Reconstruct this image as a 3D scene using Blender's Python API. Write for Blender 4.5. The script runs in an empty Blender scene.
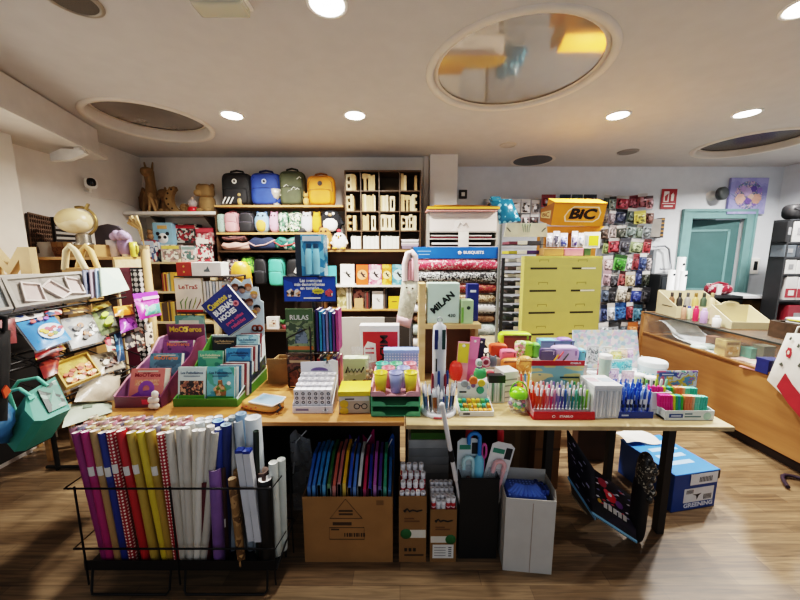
import bpy,bmesh,math,random
from mathutils import Vector,Matrix,Euler
rnd=random.Random(11)
sc=bpy.context.scene
COL=sc.collection
pi=math.pi
FPX,CH,PIT=325.0,1.57,math.radians(8)
_c,_s=math.cos(PIT),math.sin(PIT)
def _ray(px,py):
 u=(px-400)/FPX;v=(300-py)/FPX
 return(u,_c+v*_s,-_s+v*_c)
def atY(px,py,Y):
 d=_ray(px,py);t=Y/d[1]
 return Vector((d[0]*t,Y,CH+d[2]*t))
def atZ(px,py,z):
 d=_ray(px,py);t=(z-CH)/d[2]
 return Vector((d[0]*t,d[1]*t,z))
def atX(px,py,X):
 d=_ray(px,py);t=X/d[0]
 return Vector((X,d[1]*t,CH+d[2]*t))
def fit(x0,x1,yt,yb,Y):
 """real rectangle standing at depth Y: centre x, base z, width, height"""
 xm=(x0+x1)/2
 b=atY(xm,yb,Y);t=atY(xm,yt,Y);m=(yt+yb)/2
 return b.x,b.z,atY(x1,m,Y).x-atY(x0,m,Y).x,t.z-b.z
def fitz(x0,x1,yt,yb,z):
 """the same, standing on a level of height z: centre x, depth, width, height"""
 b=atZ((x0+x1)/2,yb,z)
 r=fit(x0,x1,yt,yb,b.y)
 return b.x,b.y,r[2],r[3]
def lin(h):
 h=h.lstrip('#')
 o=[]
 for i in(0,2,4):
  c=int(h[i:i+2],16)/255
  o.append(c/12.92 if c<=.04045 else((c+.055)/1.055)**2.4)
 return(o[0],o[1],o[2],1)
_M={}
def _new(key):
 m=bpy.data.materials.new(key[:50]);m.use_nodes=True
 nt=m.node_tree
 return m,nt,nt.nodes['Principled BSDF']
def C(h,rough=.55,metal=0,emit=0,alpha=1,var=.10,bump=0,bs=60,trans=0,coat=0):
 k=('C',h,rough,metal,emit,alpha,var,bump,bs,trans,coat)
 if k in _M:return _M[k]
 m,nt,b=_new('plain_'+h.strip('#'))
 L=nt.links;N=nt.nodes
 b.inputs['Roughness'].default_value=rough
 b.inputs['Metallic'].default_value=metal
 b.inputs['Alpha'].default_value=alpha
 b.inputs['Transmission Weight'].default_value=trans
 b.inputs['Coat Weight'].default_value=coat
 col=lin(h)
 tc=N.new('ShaderNodeTexCoord')
 if var:
  nz=N.new('ShaderNodeTexNoise');nz.inputs['Scale'].default_value=9;nz.inputs['Detail'].default_value=3
  L.new(tc.outputs['Object'],nz.inputs['Vector'])
  cr=N.new('ShaderNodeValToRGB')
  cr.color_ramp.elements[0].position=.3;cr.color_ramp.elements[1].position=.7
  cr.color_ramp.elements[0].color=[c*(1-var)for c in col[:3]]+[1]
  cr.color_ramp.elements[1].color=[min(1,c*(1+var))for c in col[:3]]+[1]
  L.new(nz.outputs['Fac'],cr.inputs['Fac']);L.new(cr.outputs['Color'],b.inputs['Base Color'])
 else:
  b.inputs['Base Color'].default_value=col
 if emit:
  b.inputs['Emission Color'].default_value=col;b.inputs['Emission Strength'].default_value=emit
 if bump:
  n2=N.new('ShaderNodeTexNoise');n2.inputs['Scale'].default_value=bs;n2.inputs['Detail'].default_value=3
  L.new(tc.outputs['Object'],n2.inputs['Vector'])
  bp=N.new('ShaderNodeBump');bp.inputs['Strength'].default_value=bump;bp.inputs['Distance'].default_value=.01
  L.new(n2.outputs['Fac'],bp.inputs['Height']);L.new(bp.outputs['Normal'],b.inputs['Normal'])
 _M[k]=m
 return m
def P(cols,scale=30,kind='cells',rough=.5,alpha=1,rand=1.0,stretch=(1,1,1),coat=0,thr=.32):
 """printed pattern made of a list of colours; kind = cells | noise | stripes | dots"""
 if isinstance(cols,str):cols=cols.split()
 k=('P',tuple(cols),scale,kind,rough,alpha,rand,stretch,coat,thr)
 if k in _M:return _M[k]
 m,nt,b=_new('print_'+kind+'_'+cols[0].strip('#'))
 L=nt.links;N=nt.nodes
 b.inputs['Roughness'].default_value=rough;b.inputs['Alpha'].default_value=alpha
 b.inputs['Coat Weight'].default_value=coat
 tc=N.new('ShaderNodeTexCoord');mp=N.new('ShaderNodeMapping')
 mp.inputs['Scale'].default_value=stretch
 L.new(tc.outputs['Object'],mp.inputs['Vector'])
 oi=N.new('ShaderNodeObjectInfo');mul=N.new('ShaderNodeMath');mul.operation='MULTIPLY'
 mul.inputs[1].default_value=0 if kind in('dots','stripes')else 7
 L.new(oi.outputs['Random'],mul.inputs[0])
 add=N.new('ShaderNodeVectorMath');add.operation='ADD'
 L.new(mp.outputs['Vector'],add.inputs[0]);L.new(mul.outputs[0],add.inputs[1])
 cr=N.new('ShaderNodeValToRGB');cr.color_ramp.interpolation='CONSTANT'
 if kind=='dots':cols=cols[:2]
 n=len(cols)
 if kind=='cells':
  t=N.new('ShaderNodeTexVoronoi');t.inputs['Scale'].default_value=scale
  sp=N.new('ShaderNodeSeparateColor');L.new(t.outputs['Color'],sp.inputs[0]);fac=sp.outputs[0]
  pos=[i/n for i in range(n)]
 elif kind=='noise':
  t=N.new('ShaderNodeTexNoise');t.inputs['Scale'].default_value=scale;t.inputs['Detail'].default_value=2.5
  fac=t.outputs['Fac']
  pos=[0]+[.33+.34*i/max(1,n-1)for i in range(1,n)]
 elif kind=='stripes':
  t=N.new('ShaderNodeTexWave');t.inputs['Scale'].default_value=scale;fac=t.outputs['Fac']
  t.bands_direction='Z'
  pos=[i/n for i in range(n)]
 else:
  t=N.new('ShaderNodeTexVoronoi');t.inputs['Scale'].default_value=scale
  t.inputs['Randomness'].default_value=0 if rand==1.0 else rand
  fac=t.outputs['Distance'];pos=[0,thr]
 L.new(add.outputs[0],t.inputs['Vector'])
 el=cr.color_ramp.elements
 while len(el)<n:el.new(.5)
 for i in range(n):
  el[i].position=pos[i];el[i].color=lin(cols[i])
 L.new(fac,cr.inputs['Fac']);L.new(cr.outputs['Color'],b.inputs['Base Color'])
 _M[k]=m
 return m
def wood(a,b2,scale=6,axis='X',rough=.45,grain=14):
 k=('W',a,b2,scale,axis,rough,grain)
 if k in _M:return _M[k]
 m,nt,b=_new('wood_'+a.strip('#'));L=nt.links;N=nt.nodes
 tc=N.new('ShaderNodeTexCoord');mp=N.new('ShaderNodeMapping')
 st={'X':(.12,1,1),'Y':(1,.12,1),'Z':(1,1,.12)}[axis]
 mp.inputs['Scale'].default_value=st
 L.new(tc.outputs['Object'],mp.inputs['Vector'])
 nz=N.new('ShaderNodeTexNoise');nz.inputs['Scale'].default_value=grain;nz.inputs['Detail'].default_value=6
 nz.inputs['Distortion'].default_value=.6
 L.new(mp.outputs['Vector'],nz.inputs['Vector'])
 cr=N.new('ShaderNodeValToRGB');cr.color_ramp.elements[0].position=.32;cr.color_ramp.elements[1].position=.68
 cr.color_ramp.elements[0].color=lin(b2);cr.color_ramp.elements[1].color=lin(a)
 L.new(nz.outputs['Fac'],cr.inputs['Fac']);L.new(cr.outputs['Color'],b.inputs['Base Color'])
 b.inputs['Roughness'].default_value=rough
 _M[k]=m
 return m
def floor_mat():
 m,nt,b=_new('floor_planks');L=nt.links;N=nt.nodes
 tc=N.new('ShaderNodeTexCoord')
 mp=N.new('ShaderNodeMapping');L.new(tc.outputs['Object'],mp.inputs['Vector'])
 br=N.new('ShaderNodeTexBrick');br.offset=.37;br.inputs['Scale'].default_value=1
 br.inputs['Brick Width'].default_value=.62;br.inputs['Row Height'].default_value=.075
 br.inputs['Mortar Size'].default_value=.0012;br.inputs['Bias'].default_value=0
 br.inputs['Color1'].default_value=lin('#9e8465');br.inputs['Color2'].default_value=lin('#7a6248');br.inputs['Mortar'].default_value=lin('#655240')
 L.new(mp.outputs['Vector'],br.inputs['Vector'])
 m2=N.new('ShaderNodeMapping');m2.inputs['Scale'].default_value=(.9,14,1);L.new(tc.outputs['Object'],m2.inputs['Vector'])
 nz=N.new('ShaderNodeTexNoise');nz.inputs['Scale'].default_value=3.2;nz.inputs['Detail'].default_value=7;nz.inputs['Distortion'].default_value=1.1
 L.new(m2.outputs['Vector'],nz.inputs['Vector'])
 cr=N.new('ShaderNodeValToRGB');cr.color_ramp.elements[0].position=.3;cr.color_ramp.elements[1].position=.72
 cr.color_ramp.elements[0].color=lin('#8d8d8d');cr.color_ramp.elements[1].color=lin('#ffffff')
 L.new(nz.outputs['Fac'],cr.inputs['Fac'])
 mx=N.new('ShaderNodeMix');mx.data_type='RGBA';mx.blend_type='MULTIPLY';mx.inputs[0].default_value=.85
 L.new(br.outputs['Color'],mx.inputs[6]);L.new(cr.outputs['Color'],mx.inputs[7])
 L.new(mx.outputs[2],b.inputs['Base Color'])
 b.inputs['Roughness'].default_value=.38
 return m
def clear(h='#e8eef0',alpha=.22,rough=.12):
 return C(h,rough=rough,alpha=alpha,var=0,coat=.6)
class MB:
 def __init__(s):
  s.v=[];s.f=[];s.m=[];s.sm=[];s.T=Matrix.Identity(4)
 def at(s,loc=(0,0,0),rot=(0,0,0)):
  s.T=Matrix.Translation(Vector(loc))@Euler(rot).to_matrix().to_4x4();return s
 def add(s,vs,fs,m=0,smooth=False):
  o=len(s.v)
  s.v+=[s.T@Vector(p)for p in vs]
  for f in fs:
   s.f.append([i+o for i in f]);s.m.append(m);s.sm.append(smooth)
  return s
 def box(s,x0,x1,y0,y1,z0,z1,m=0):
  vs=[(x,y,z)for z in(z0,z1)for y in(y0,y1)for x in(x0,x1)]
  return s.add(vs,[(0,2,3,1),(4,5,7,6),(0,1,5,4),(2,6,7,3),(0,4,6,2),(1,3,7,5)],m)
 def cbox(s,w,d,h,m=0,x=0,y=0,z=0):
  return s.box(x-w/2,x+w/2,y-d/2,y+d/2,z,z+h,m)
 def bbox(s,x0,x1,y0,y1,z0,z1,b=.004,m=0):
  """box with bevelled edges"""
  bm=bmesh.new()
  r=bmesh.ops.create_cube(bm,size=1)
  for v in bm.verts:
   v.co=Vector(((x0+x1)/2+v.co.x*(x1-x0),(y0+y1)/2+v.co.y*(y1-y0),(z0+z1)/2+v.co.z*(z1-z0)))
  bmesh.ops.bevel(bm,geom=bm.edges[:],offset=b,segments=2,affect='EDGES',profile=.5)
  bm.verts.index_update()
  s.add([v.co.copy()for v in bm.verts],[[v.index for v in f.verts]for f in bm.faces],m)
  bm.free();return s
 def quad(s,a,b,c,d,m=0):return s.add([a,b,c,d],[(0,1,2,3)],m)
 def prism(s,pts,a,b,axis='y',m=0,smooth=False):
  """polygon pts extruded from a to b; axis y: pts are (x,z); z: (x,y); x: (y,z)"""
  g={'y':lambda p,t:(p[0],t,p[1]),'z':lambda p,t:(p[0],p[1],t),'x':lambda p,t:(t,p[0],p[1])}[axis]
  n=len(pts)
  vs=[g(p,a)for p in pts]+[g(p,b)for p in pts]
  s.add(vs,[tuple(range(n)),tuple(range(2*n-1,n-1,-1))],m)
  return s.add(vs,[(i,(i+1)%n,n+(i+1)%n,n+i)for i in range(n)],m,smooth)
 def lathe(s,prof,n=20,m=0,smooth=True,caps=True):
  """profile list of (r,z), turned about z"""
  vs=[];fs=[]
  for r,z in prof:
   for i in range(n):
    a=2*pi*i/n;vs.append((r*math.cos(a),r*math.sin(a),z))
  k=len(prof)
  for j in range(k-1):
   for i in range(n):
    i2=(i+1)%n;fs.append((j*n+i,j*n+i2,(j+1)*n+i2,(j+1)*n+i))
  s.add(vs,fs,m,smooth)
  if caps:
   if prof[0][0]>1e-6:s.add(vs[:n],[tuple(range(n-1,-1,-1))],m)
   if prof[-1][0]>1e-6:s.add(vs[-n:],[tuple(range(n))],m)
  return s
 def tube(s,pts,r,n=6,m=0,closed=False):
  pts=[Vector(p)for p in pts];k=len(pts);vs=[];fs=[]
  up=None
  for i,p in enumerate(pts):
   if closed:t=(pts[(i+1)%k]-pts[i-1])
   else:t=pts[min(i+1,k-1)]-pts[max(i-1,0)]
   t.normalize()
   if up is None:up=t.orthogonal().normalized()
   up=(up-t*up.dot(t))
   up=up.normalized()if up.length>1e-6 else t.orthogonal().normalized()
   w=t.cross(up)
   rr=r[i]if isinstance(r,(list,tuple))else r
   for j in range(n):
    a=2*pi*j/n;vs.append(p+(up*math.cos(a)+w*math.sin(a))*rr)
  for i in range(k if closed else k-1):
   i2=(i+1)%k
   for j in range(n):
    j2=(j+1)%n;fs.append((i*n+j,i*n+j2,i2*n+j2,i2*n+j))
  s.add(vs,fs,m,True)
  if not closed:
   s.add(vs[:n],[tuple(range(n-1,-1,-1))],m);s.add(vs[-n:],[tuple(range(n))],m)
  return s
 def sq(s,c,r,e1=1,e2=1,nu=14,nv=9,m=0):
  """superellipsoid: c centre, r radii, e small = boxy"""
  f=lambda x,e:math.copysign(abs(x)**e,x)
  vs=[];fs=[]
  for j in range(nv+1):
   b=-pi/2+pi*j/nv
   for i in range(nu):
    a=2*pi*i/nu
    vs.append((c[0]+r[0]*f(math.cos(b),e1)*f(math.cos(a),e2),c[1]+r[1]*f(math.cos(b),e1)*f(math.sin(a),e2),c[2]+r[2]*f(math.sin(b),e1)))
  for j in range(nv):
   for i in range(nu):
    i2=(i+1)%nu;fs.append((j*nu+i,j*nu+i2,(j+1)*nu+i2,(j+1)*nu+i))
  return s.add(vs,fs,m,True)
 def pillow(s,w,h,t,nx=8,nz=8,m=0,wob=.0,seed=0,p=.45):
  """stuffed flat pouch facing -y, base centre at origin"""
  rr=random.Random(seed);vs=[];fs=[]
  for side in(-1,1):
   for j in range(nz+1):
    for i in range(nx+1):
     u=2*i/nx-1;v=2*j/nz-1
     b=max(0,(1-u*u)*(1-v*v))**p
     vs.append((u*w/2*(1-.06*(1-abs(v))*wob*9),side*t/2*b+rr.uniform(-1,1)*wob*t*b,(v+1)/2*h))
  n1=(nx+1)*(nz+1)
  for side in(0,1):
   for j in range(nz):
    for i in range(nx):
     a=side*n1+j*(nx+1)+i
     q=(a,a+1,a+nx+2,a+nx+1)
     fs.append(q if side==0 else q[::-1])
  return s.add(vs,fs,m,True)
 def sheet(s,fn,nx=10,ny=10,m=0):
  """thin curved sheet fn(u,v)->xyz"""
  vs=[fn(i/nx,j/ny)for j in range(ny+1)for i in range(nx+1)]
  fs=[(j*(nx+1)+i,j*(nx+1)+i+1,(j+1)*(nx+1)+i+1,(j+1)*(nx+1)+i)for j in range(ny)for i in range(nx)]
  return s.add(vs,fs,m,True)
 def mesh(s,name,mats):
  me=bpy.data.meshes.new(name)
  me.from_pydata([tuple(v)for v in s.v],[],s.f)
  bm=bmesh.new();bm.from_mesh(me)
  bmesh.ops.remove_doubles(bm,verts=bm.verts[:],dist=1e-6)if False else None
  bmesh.ops.recalc_face_normals(bm,faces=bm.faces[:]);bm.to_mesh(me);bm.free()
  if not isinstance(mats,(list,tuple)):mats=[mats]
  for m in mats:me.materials.append(m)
  for p,mi,sm in zip(me.polygons,s.m,s.sm):
   p.material_index=min(mi,len(mats)-1);p.use_smooth=sm
  return me
def link(name,me,parent=None,loc=(0,0,0),rot=(0,0,0)):
 o=bpy.data.objects.new(name,me);COL.objects.link(o)
 o.location=loc;o.rotation_euler=rot
 if parent is not None:o.parent=parent
 return o
def tag(o,label,cat,group=None):
 o['label']=label;o['category']=cat
 if group:o['group']=group
 return o
def thing(name,label,cat,loc=(0,0,0),rz=0,group=None,rot=None):
 o=bpy.data.objects.new(name,None);COL.objects.link(o)
 o.empty_display_size=.05
 o.location=loc;o.rotation_euler=rot if rot else(0,0,rz)
 return tag(o,label,cat,group)
def part(name,mb,mats,parent,label=None,loc=(0,0,0),rot=(0,0,0)):
 o=link(name,mb.mesh(name,mats),parent,loc,rot)
 if label:o['label']=label
 return o
def solo(name,mb,mats,label,cat,loc=(0,0,0),rz=0,group=None,rot=None):
 o=link(name,mb.mesh(name,mats),None,loc,rot if rot else(0,0,rz))
 return tag(o,label,cat,group)
def struct(name,mb,mats,parent=None,loc=(0,0,0),rot=(0,0,0)):
 o=link(name,mb.mesh(name,mats),parent,loc,rot)
 if parent is None:o['kind']='structure'
 return o
def clone(t,loc,rz=0,label=None,group=None,rot=None,scale=None,mats=None):
 """copy of a thing with its parts and sub-parts"""
 def cp(o,par):
  c=o.copy();COL.objects.link(c)
  if par is not None:c.parent=par
  for ch in list(o.children):cp(ch,c)
  return c
 r=cp(t,None)
 r.location=loc;r.rotation_euler=rot if rot else(0,0,rz)
 if label:r['label']=label
 if group:r['group']=group
 if scale:r.scale=scale
 return r
def text_mesh(s,size,bold=0,shear=0,extrude=.0004,align='CENTER',sx=1):
 cu=bpy.data.curves.new('lettering','FONT');cu.body=s;cu.size=size
 cu.align_x=align;cu.align_y='CENTER';cu.offset=bold;cu.shear=shear;cu.extrude=extrude;cu.resolution_u=3
 ob=bpy.data.objects.new('lettering',cu)
 me=bpy.data.meshes.new_from_object(ob)
 bpy.data.objects.remove(ob);bpy.data.curves.remove(cu)
 if sx!=1:
  for v in me.vertices:v.co.x*=sx
 return me
FRONT=(pi/2,0,0)
def text(s,size,mat,parent,loc,rot=FRONT,bold=0,shear=0,sx=1,name='lettering',align='CENTER',width=None,height=None):
 me=text_mesh(s,size,bold*size,shear,.0004,align)
 xs=[v.co.x for v in me.vertices];ys=[v.co.y for v in me.vertices]
 if width and xs:
  k=width/(max(xs)-min(xs))
  for v in me.vertices:v.co.x*=k
 elif sx!=1:
  for v in me.vertices:v.co.x*=sx
 if height and ys:
  k=height/(max(ys)-min(ys))
  for v in me.vertices:v.co.y*=k
 me.materials.append(mat)
 return link(name,me,parent,loc,rot)
ORD='first second third fourth fifth sixth seventh eighth ninth tenth eleventh twelfth thirteenth fourteenth fifteenth sixteenth seventeenth eighteenth nineteenth twentieth twenty-first twenty-second twenty-third twenty-fourth twenty-fifth twenty-sixth twenty-seventh twenty-eighth twenty-ninth thirtieth'.split()
def nth(i,n,a='left',b='right'):
 """place in a row of n, said from the nearer end"""
 if n==1:return 'only one'
 if i==0:return a+'most'
 if i==n-1:return b+'most'
 return ORD[i]+' from '+a if i<=(n-1)/2 else ORD[n-1-i]+' from '+b
def lerp(a,b,t):return a+(b-a)*t
def vl(a,b,t):return tuple(x+(y-x)*t for x,y in zip(a,b))
WHITE='#ecebe6'
def open_carton(name,label,cat,loc,w,d,h,mats,rz=0,t=.004,flaps=0,rot=None):
 """open-topped box: body with real walls"""
 o=thing(name,label,cat,loc,rz,rot=rot)
 b=MB()
 b.box(-w/2,w/2,-d/2,d/2,0,t)
 b.box(-w/2,w/2,-d/2,-d/2+t,t,h);b.box(-w/2,w/2,d/2-t,d/2,t,h)
 b.box(-w/2,-w/2+t,-d/2+t,d/2-t,t,h);b.box(w/2-t,w/2,-d/2+t,d/2-t,t,h)
 part('box_body',b,mats,o)
 return o
def book_mb(w,h,t,b=None,rounded=False):
 """book facing -y, base centre at origin: cover slot 0, pages slot 1"""
 b=b or MB()
 c=.0018
 b.box(-w/2,w/2,-t/2,-t/2+c,0,h,0);b.box(-w/2,w/2,t/2-c,t/2,0,h,0)
 b.box(-w/2,-w/2+c,-t/2+c,t/2-c,0,h,0)
 b.box(-w/2+c,w/2-.004,-t/2+c,t/2-c,.003,h-.003,1)
 return b
PAGES=C('#e9e2cf',.8)
def book_spine(w,d,h,loc,mat,label,group,name='book',rz=0,rot=None):
 """book standing spine out; w thickness, d depth"""
 b=MB();c=.0015
 b.box(-w/2,-w/2+c,-d/2,d/2,0,h);b.box(w/2-c,w/2,-d/2,d/2,0,h);b.box(-w/2,w/2,-d/2,-d/2+c,0,h)
 b.box(-w/2+c,w/2-c,-d/2+c,d/2-.004,.002,h-.003,1)
 return solo(name,b,[mat,PAGES],label,'book',(loc[0],loc[1],loc[2]+.001),rz,group,rot)
def book_front(name,label,cat,loc,w,h,t,cover,rz=0,tilt=0,group=None,titles=(),pages=True):
 """book seen from its front cover; titles = list of (text, size, colour, z-fraction, width-fraction)"""
 o=thing(name,label,cat,loc,group=group,rot=(tilt,0,rz))
 b=MB();c=.0018
 b.box(-w/2,w/2,-t/2,-t/2+c,0,h);b.box(-w/2,w/2,t/2-c,t/2,0,h);b.box(-w/2,-w/2+c,-t/2,t/2,0,h)
 part('cover',b,cover,o)
 if pages:
  part('pages',MB().box(-w/2+c,w/2-.003,-t/2+c,t/2-c,.003,h-.003),PAGES,o)
 for s,sz,col,zf,wf in titles:
  text(s,sz,C(col,.6,var=0),o,(0,-t/2-.0006,h*zf),width=w*wf if wf else None,bold=.02,name='title')
 return o
XL,XR,YB,YB2,ZC=-3.2,5.22,4.2,4.62,2.75
wallm=C('#e4ddd4',.85,var=.03,bump=.04,bs=120)
wallblue=C('#d9dde2',.85,var=.03,bump=.04,bs=120)
ceilm=C('#c4c1be',.9,var=.03,bump=.12,bs=160)
struct('floor',MB().box(XL-.1,XR+.1,-.6,YB2+.1,-.1,0),floor_mat())
struct('wall_left',MB().box(XL-.1,XL,-.6,YB+.1,0,ZC+.12),wallm)
struct('wall_back_left',MB().box(XL,.38,YB,YB+.1,0,ZC+.12),wallm)
DX0,DX1,DZ=4.02,4.79,2.06
b=MB();b.box(.68,DX0,YB2,YB2+.1,0,ZC+.12);b.box(DX1,XR,YB2,YB2+.1,0,ZC+.12);b.box(DX0,DX1,YB2,YB2+.1,DZ,ZC+.12)
struct('wall_back_right',b,wallblue)
struct('wall_right',MB().box(XR,XR+.1,-.6,YB2+.1,0,ZC+.12),wallblue)
struct('column',MB().box(.36,.69,YB-.12,YB2+.1,0,ZC+.02),C('#dedad4',.8,var=.02))
b=MB();b.box(.29,.35,YB-.05,YB,0,ZC);struct('trim_1',b,C('#d2ccc4',.7,var=.03))
recs=[(.75,2.30,.53),(-2.25,3.15,.45),(3.80,3.72,.45)]
bm=bmesh.new();edges=[]
def loop(pts):
 vs=[bm.verts.new(p)for p in pts]
 for i in range(len(vs)):edges.append(bm.edges.new((vs[i],vs[(i+1)%len(vs)])))
loop([(XL-.1,-.6,ZC),(XR+.1,-.6,ZC),(XR+.1,YB2+.1,ZC),(XL-.1,YB2+.1,ZC)])
for cx,cy,r in recs:loop([(cx+r*math.cos(a*pi/24),cy+r*math.sin(a*pi/24),ZC)for a in range(48)])
bmesh.ops.triangle_fill(bm,use_beauty=True,use_dissolve=False,edges=edges)
me=bpy.data.meshes.new('ceiling');bm.to_mesh(me);bm.free();me.materials.append(ceilm)
o=link('ceiling',me);o['kind']='structure'
struct('ceiling_slab',MB().box(XL-.1,XR+.1,-.6,YB2+.1,ZC+.22,ZC+.3),ceilm)
rim=C('#d8cfc4',.6,var=.03)
mirror=C('#b5ab9e',.07,metal=.55,var=.02);smoke=C('#97928c',.25,metal=.55,var=.05);dark=C('#4a4a4c',.25,metal=.5,var=.05)
for k,((cx,cy,r),gm,gz)in enumerate(zip(recs,(mirror,smoke,dark),(.015,.09,.06))):
 b=MB();b.lathe([(r+.05,0),(r+.045,-.012),(r+.005,-.012),(r,0),(r-.004,.11),(r+.0,.12)],48,caps=False)
 t=struct('trim_%d'%(k+2),b,rim,None,(cx,cy,ZC))
 struct('glass_disc',MB().lathe([(r-.012,gz),(r-.012,gz+.006)],48),gm,t)
 b=MB();b.lathe([(r-.03,gz-.006),(r-.004,gz-.008),(r-.004,gz+.002)],48,caps=False)
 struct('inner_ring',b,rim,t)
b=MB();b.lathe([(.27,-.004),(.25,-.010),(.235,-.004),(.23,-.003)],40,caps=False)
t=struct('trim_5',b,rim,None,(1.68,4.33,ZC))
struct('glass_disc',MB().lathe([(.231,-.005),(.231,-.003)],40),C('#2c2a29',.3,metal=.3),t)  # flat dark disc stands in for the shaded opening of the recess
d=Vector((.287,-.958,0))
A=Vector((-2.86,3.26,0));A2=A+d*2.9
b=MB();b.prism([(XL,3.26),(A.x,A.y),(A2.x,A2.y),(XL,A2.y)],2.5,2.735,'z')
b.prism([(XL,3.30),(A.x+.04,A.y+.04),(A2.x+.05,A2.y),(XL,A2.y)],2.475,2.505,'z')
struct('beam',b,C('#cfc9c2',.75,var=.04))
struct('trim_6',MB().box(XL,-2.98,2.42,2.64,0,2.475),C('#ddd5c9',.75,var=.03))
w1=struct('window_1',MB().box(-3.10,-3.08,1.25,2.415,.9,2.475),C('#fff2dc',.4,emit=1.3,var=.02))
b=MB()
for i in range(40):b.box(-3.025,-2.985,1.3,2.41,1.0+i*.036,1.0+i*.036+.004)
struct('blind_slats',b,C('#f3ebde',.6,var=.03),w1)
b=MB()
for y in(1.25,2.35):b.box(-3.10,-3.04,y,y+.06,.85,2.475)
b.box(-3.10,-3.04,1.25,2.41,.85,.91)
struct('window_frame',b,C('#e8e0d4',.5),w1)
struct('wall_left_sill',MB().box(XL,-2.95,1.2,2.415,0,.85),wallm)
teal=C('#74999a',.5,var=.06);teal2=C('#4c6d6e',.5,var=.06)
d1=struct('door_1',MB().box(DX0,DX0+.02,YB2-.02,YB2+.1,0,DZ),teal)
b=MB();f=.11
b.box(DX0-f,DX0+.01,YB2-.035,YB2+.005,0,DZ+f);b.box(DX1-.01,DX1+f,YB2-.035,YB2+.005,0,DZ+f);b.box(DX0-f,DX1+f,YB2-.03,YB2+.005,DZ,DZ+f+.002)
b.box(DX0-f-.012,DX0-f+.02,YB2-.045,YB2,0,DZ+f-.021);b.box(DX1+f-.02,DX1+f+.012,YB2-.045,YB2,0,DZ+f-.021)
b.box(DX0-f-.012,DX1+f+.012,YB2-.045,YB2,DZ+f-.02,DZ+f+.015)
struct('door_frame',b,teal,d1)
leaf=MB();leaf.box(0,.76,0,.04,.01,DZ-.01);
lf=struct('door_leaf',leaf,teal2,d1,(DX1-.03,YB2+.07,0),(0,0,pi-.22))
b=MB()
for z0,z1 in((.15,.9),(1.05,1.92)):
 for x0,x1 in((.1,.66),):
  b.box(x0,x1,.041,.05,z0,z0+.03);b.box(x0,x1,.041,.05,z1-.03,z1);b.box(x0,x0+.03,.041,.05,z0,z1);b.box(x1-.03,x1,.041,.05,z0,z1)
struct('door_panel_moulding',b,teal,lf)
struct('door_handle',MB().tube([(.7,.045,1.0),(.7,.09,1.0),(.6,.09,1.0)],.009,8),C('#b8b8b4',.3,metal=1),lf)
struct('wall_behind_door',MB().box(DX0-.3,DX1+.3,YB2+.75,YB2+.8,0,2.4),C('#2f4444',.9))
struct('baseboard_right',MB().box(XR-.015,XR,.5,YB2,0,.09),C('#c9c6c0',.6))
struct('baseboard_back',MB().box(.7,DX0-.13,YB2-.015,YB2,0,.09),C('#c9c6c0',.6))
spots=[(-.346,1.722,'round lit ceiling spotlight at the top edge, nearest the big round mirror'),(-1.437,2.973,'lit ceiling spotlight beside the round recess on the left'),(-.385,2.973,'lit ceiling spotlight above the brown pigeonhole shelf'),(1.864,2.973,'lit ceiling spotlight above the orange counter-top sign'),(2.926,2.933,'lit ceiling spotlight left of the dark round recess'),(1.95,1.734,'lit ceiling spotlight in the top right corner of the photo'),(4.35,3.52,'lit ceiling spotlight at the right edge near the dark recess')]
glow=C('#fffaf0',.4,emit=26,var=0);whitep=C('#f2efe9',.45,var=.02)
for x,y,lab in spots:
 t=thing('ceiling_spotlight',lab,'light',(x,y,ZC),group='lit ceiling spotlights')
 b=MB();b.lathe([(.098,0),(.098,-.006),(.088,-.010),(.080,-.006),(.080,0)],28,caps=False);part('rim',b,whitep,t)
 part('lamp_lens',MB().lathe([(.080,-.006),(.080,-.003)],28),glow,t)
 ld=bpy.data.lights.new('spotlight_lamp','AREA');ld.shape='DISK';ld.size=.15;ld.energy=70 if y>2 else 24;ld.color=(1,.955,.90);ld.spread=math.radians(150)
 lo=bpy.data.objects.new('spotlight_lamp',ld);COL.objects.link(lo);lo.location=(x,y,ZC-.03)
ld=bpy.data.lights.new('window_daylight','AREA');ld.shape='RECTANGLE';ld.size=1.2;ld.size_y=1.4;ld.energy=9;ld.color=(1,.95,.88)
lo=bpy.data.objects.new('window_daylight',ld);COL.objects.link(lo);lo.location=(-2.93,1.85,1.6);lo.rotation_euler=(0,-pi/2,0)
t=thing('ceiling_speaker','round dark ceiling speaker grille cut by the top edge, left','speaker',(-1.53,1.70,ZC))
b=MB();b.lathe([(.115,0),(.115,-.006),(.095,-.012),(.092,-.004)],32,caps=False);part('rim',b,C('#9c9488',.4,metal=.4),t)
part('grille',MB().lathe([(.094,-.006),(.094,-.003)],32),P(['#37332f','#5d574f'],160,'dots',.6),t)
t=thing('ceiling_emergency_light','rectangular clear emergency light at the top edge of ceiling','light',(-.84,1.70,ZC))
b=MB();b.bbox(-.13,.13,-.06,.06,-.012,0,.004);part('housing',b,whitep,t)
b=MB();b.bbox(-.12,.12,-.052,.052,-.05,-.011,.012);part('diffuser',b,clear('#d9d4b8',.45,.15),t)
b=MB();b.tube([(-.1,0,-.026),(.1,0,-.026)],.012,8);part('lamp_tube',b,C('#f4efdc',.4),t)
b=MB();b.lathe([(.09,0),(.088,-.008),(.072,-.010),(.070,0)],28,caps=False);b.lathe([(.071,-.003),(.071,-.001)],28)
solo('ceiling_ring',b,C('#bdb5ab',.5),'pale round cover plate on the ceiling right of the white column','ceiling plate',(1.177,3.743,ZC))
t=thing('ceiling_grille','small grey round speaker on the ceiling above the pegboard','speaker',(2.643,3.97,ZC))
b=MB();b.lathe([(.11,0),(.105,-.012),(.09,-.016)],28,caps=False);part('rim',b,C('#8d8985',.5),t)
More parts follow.
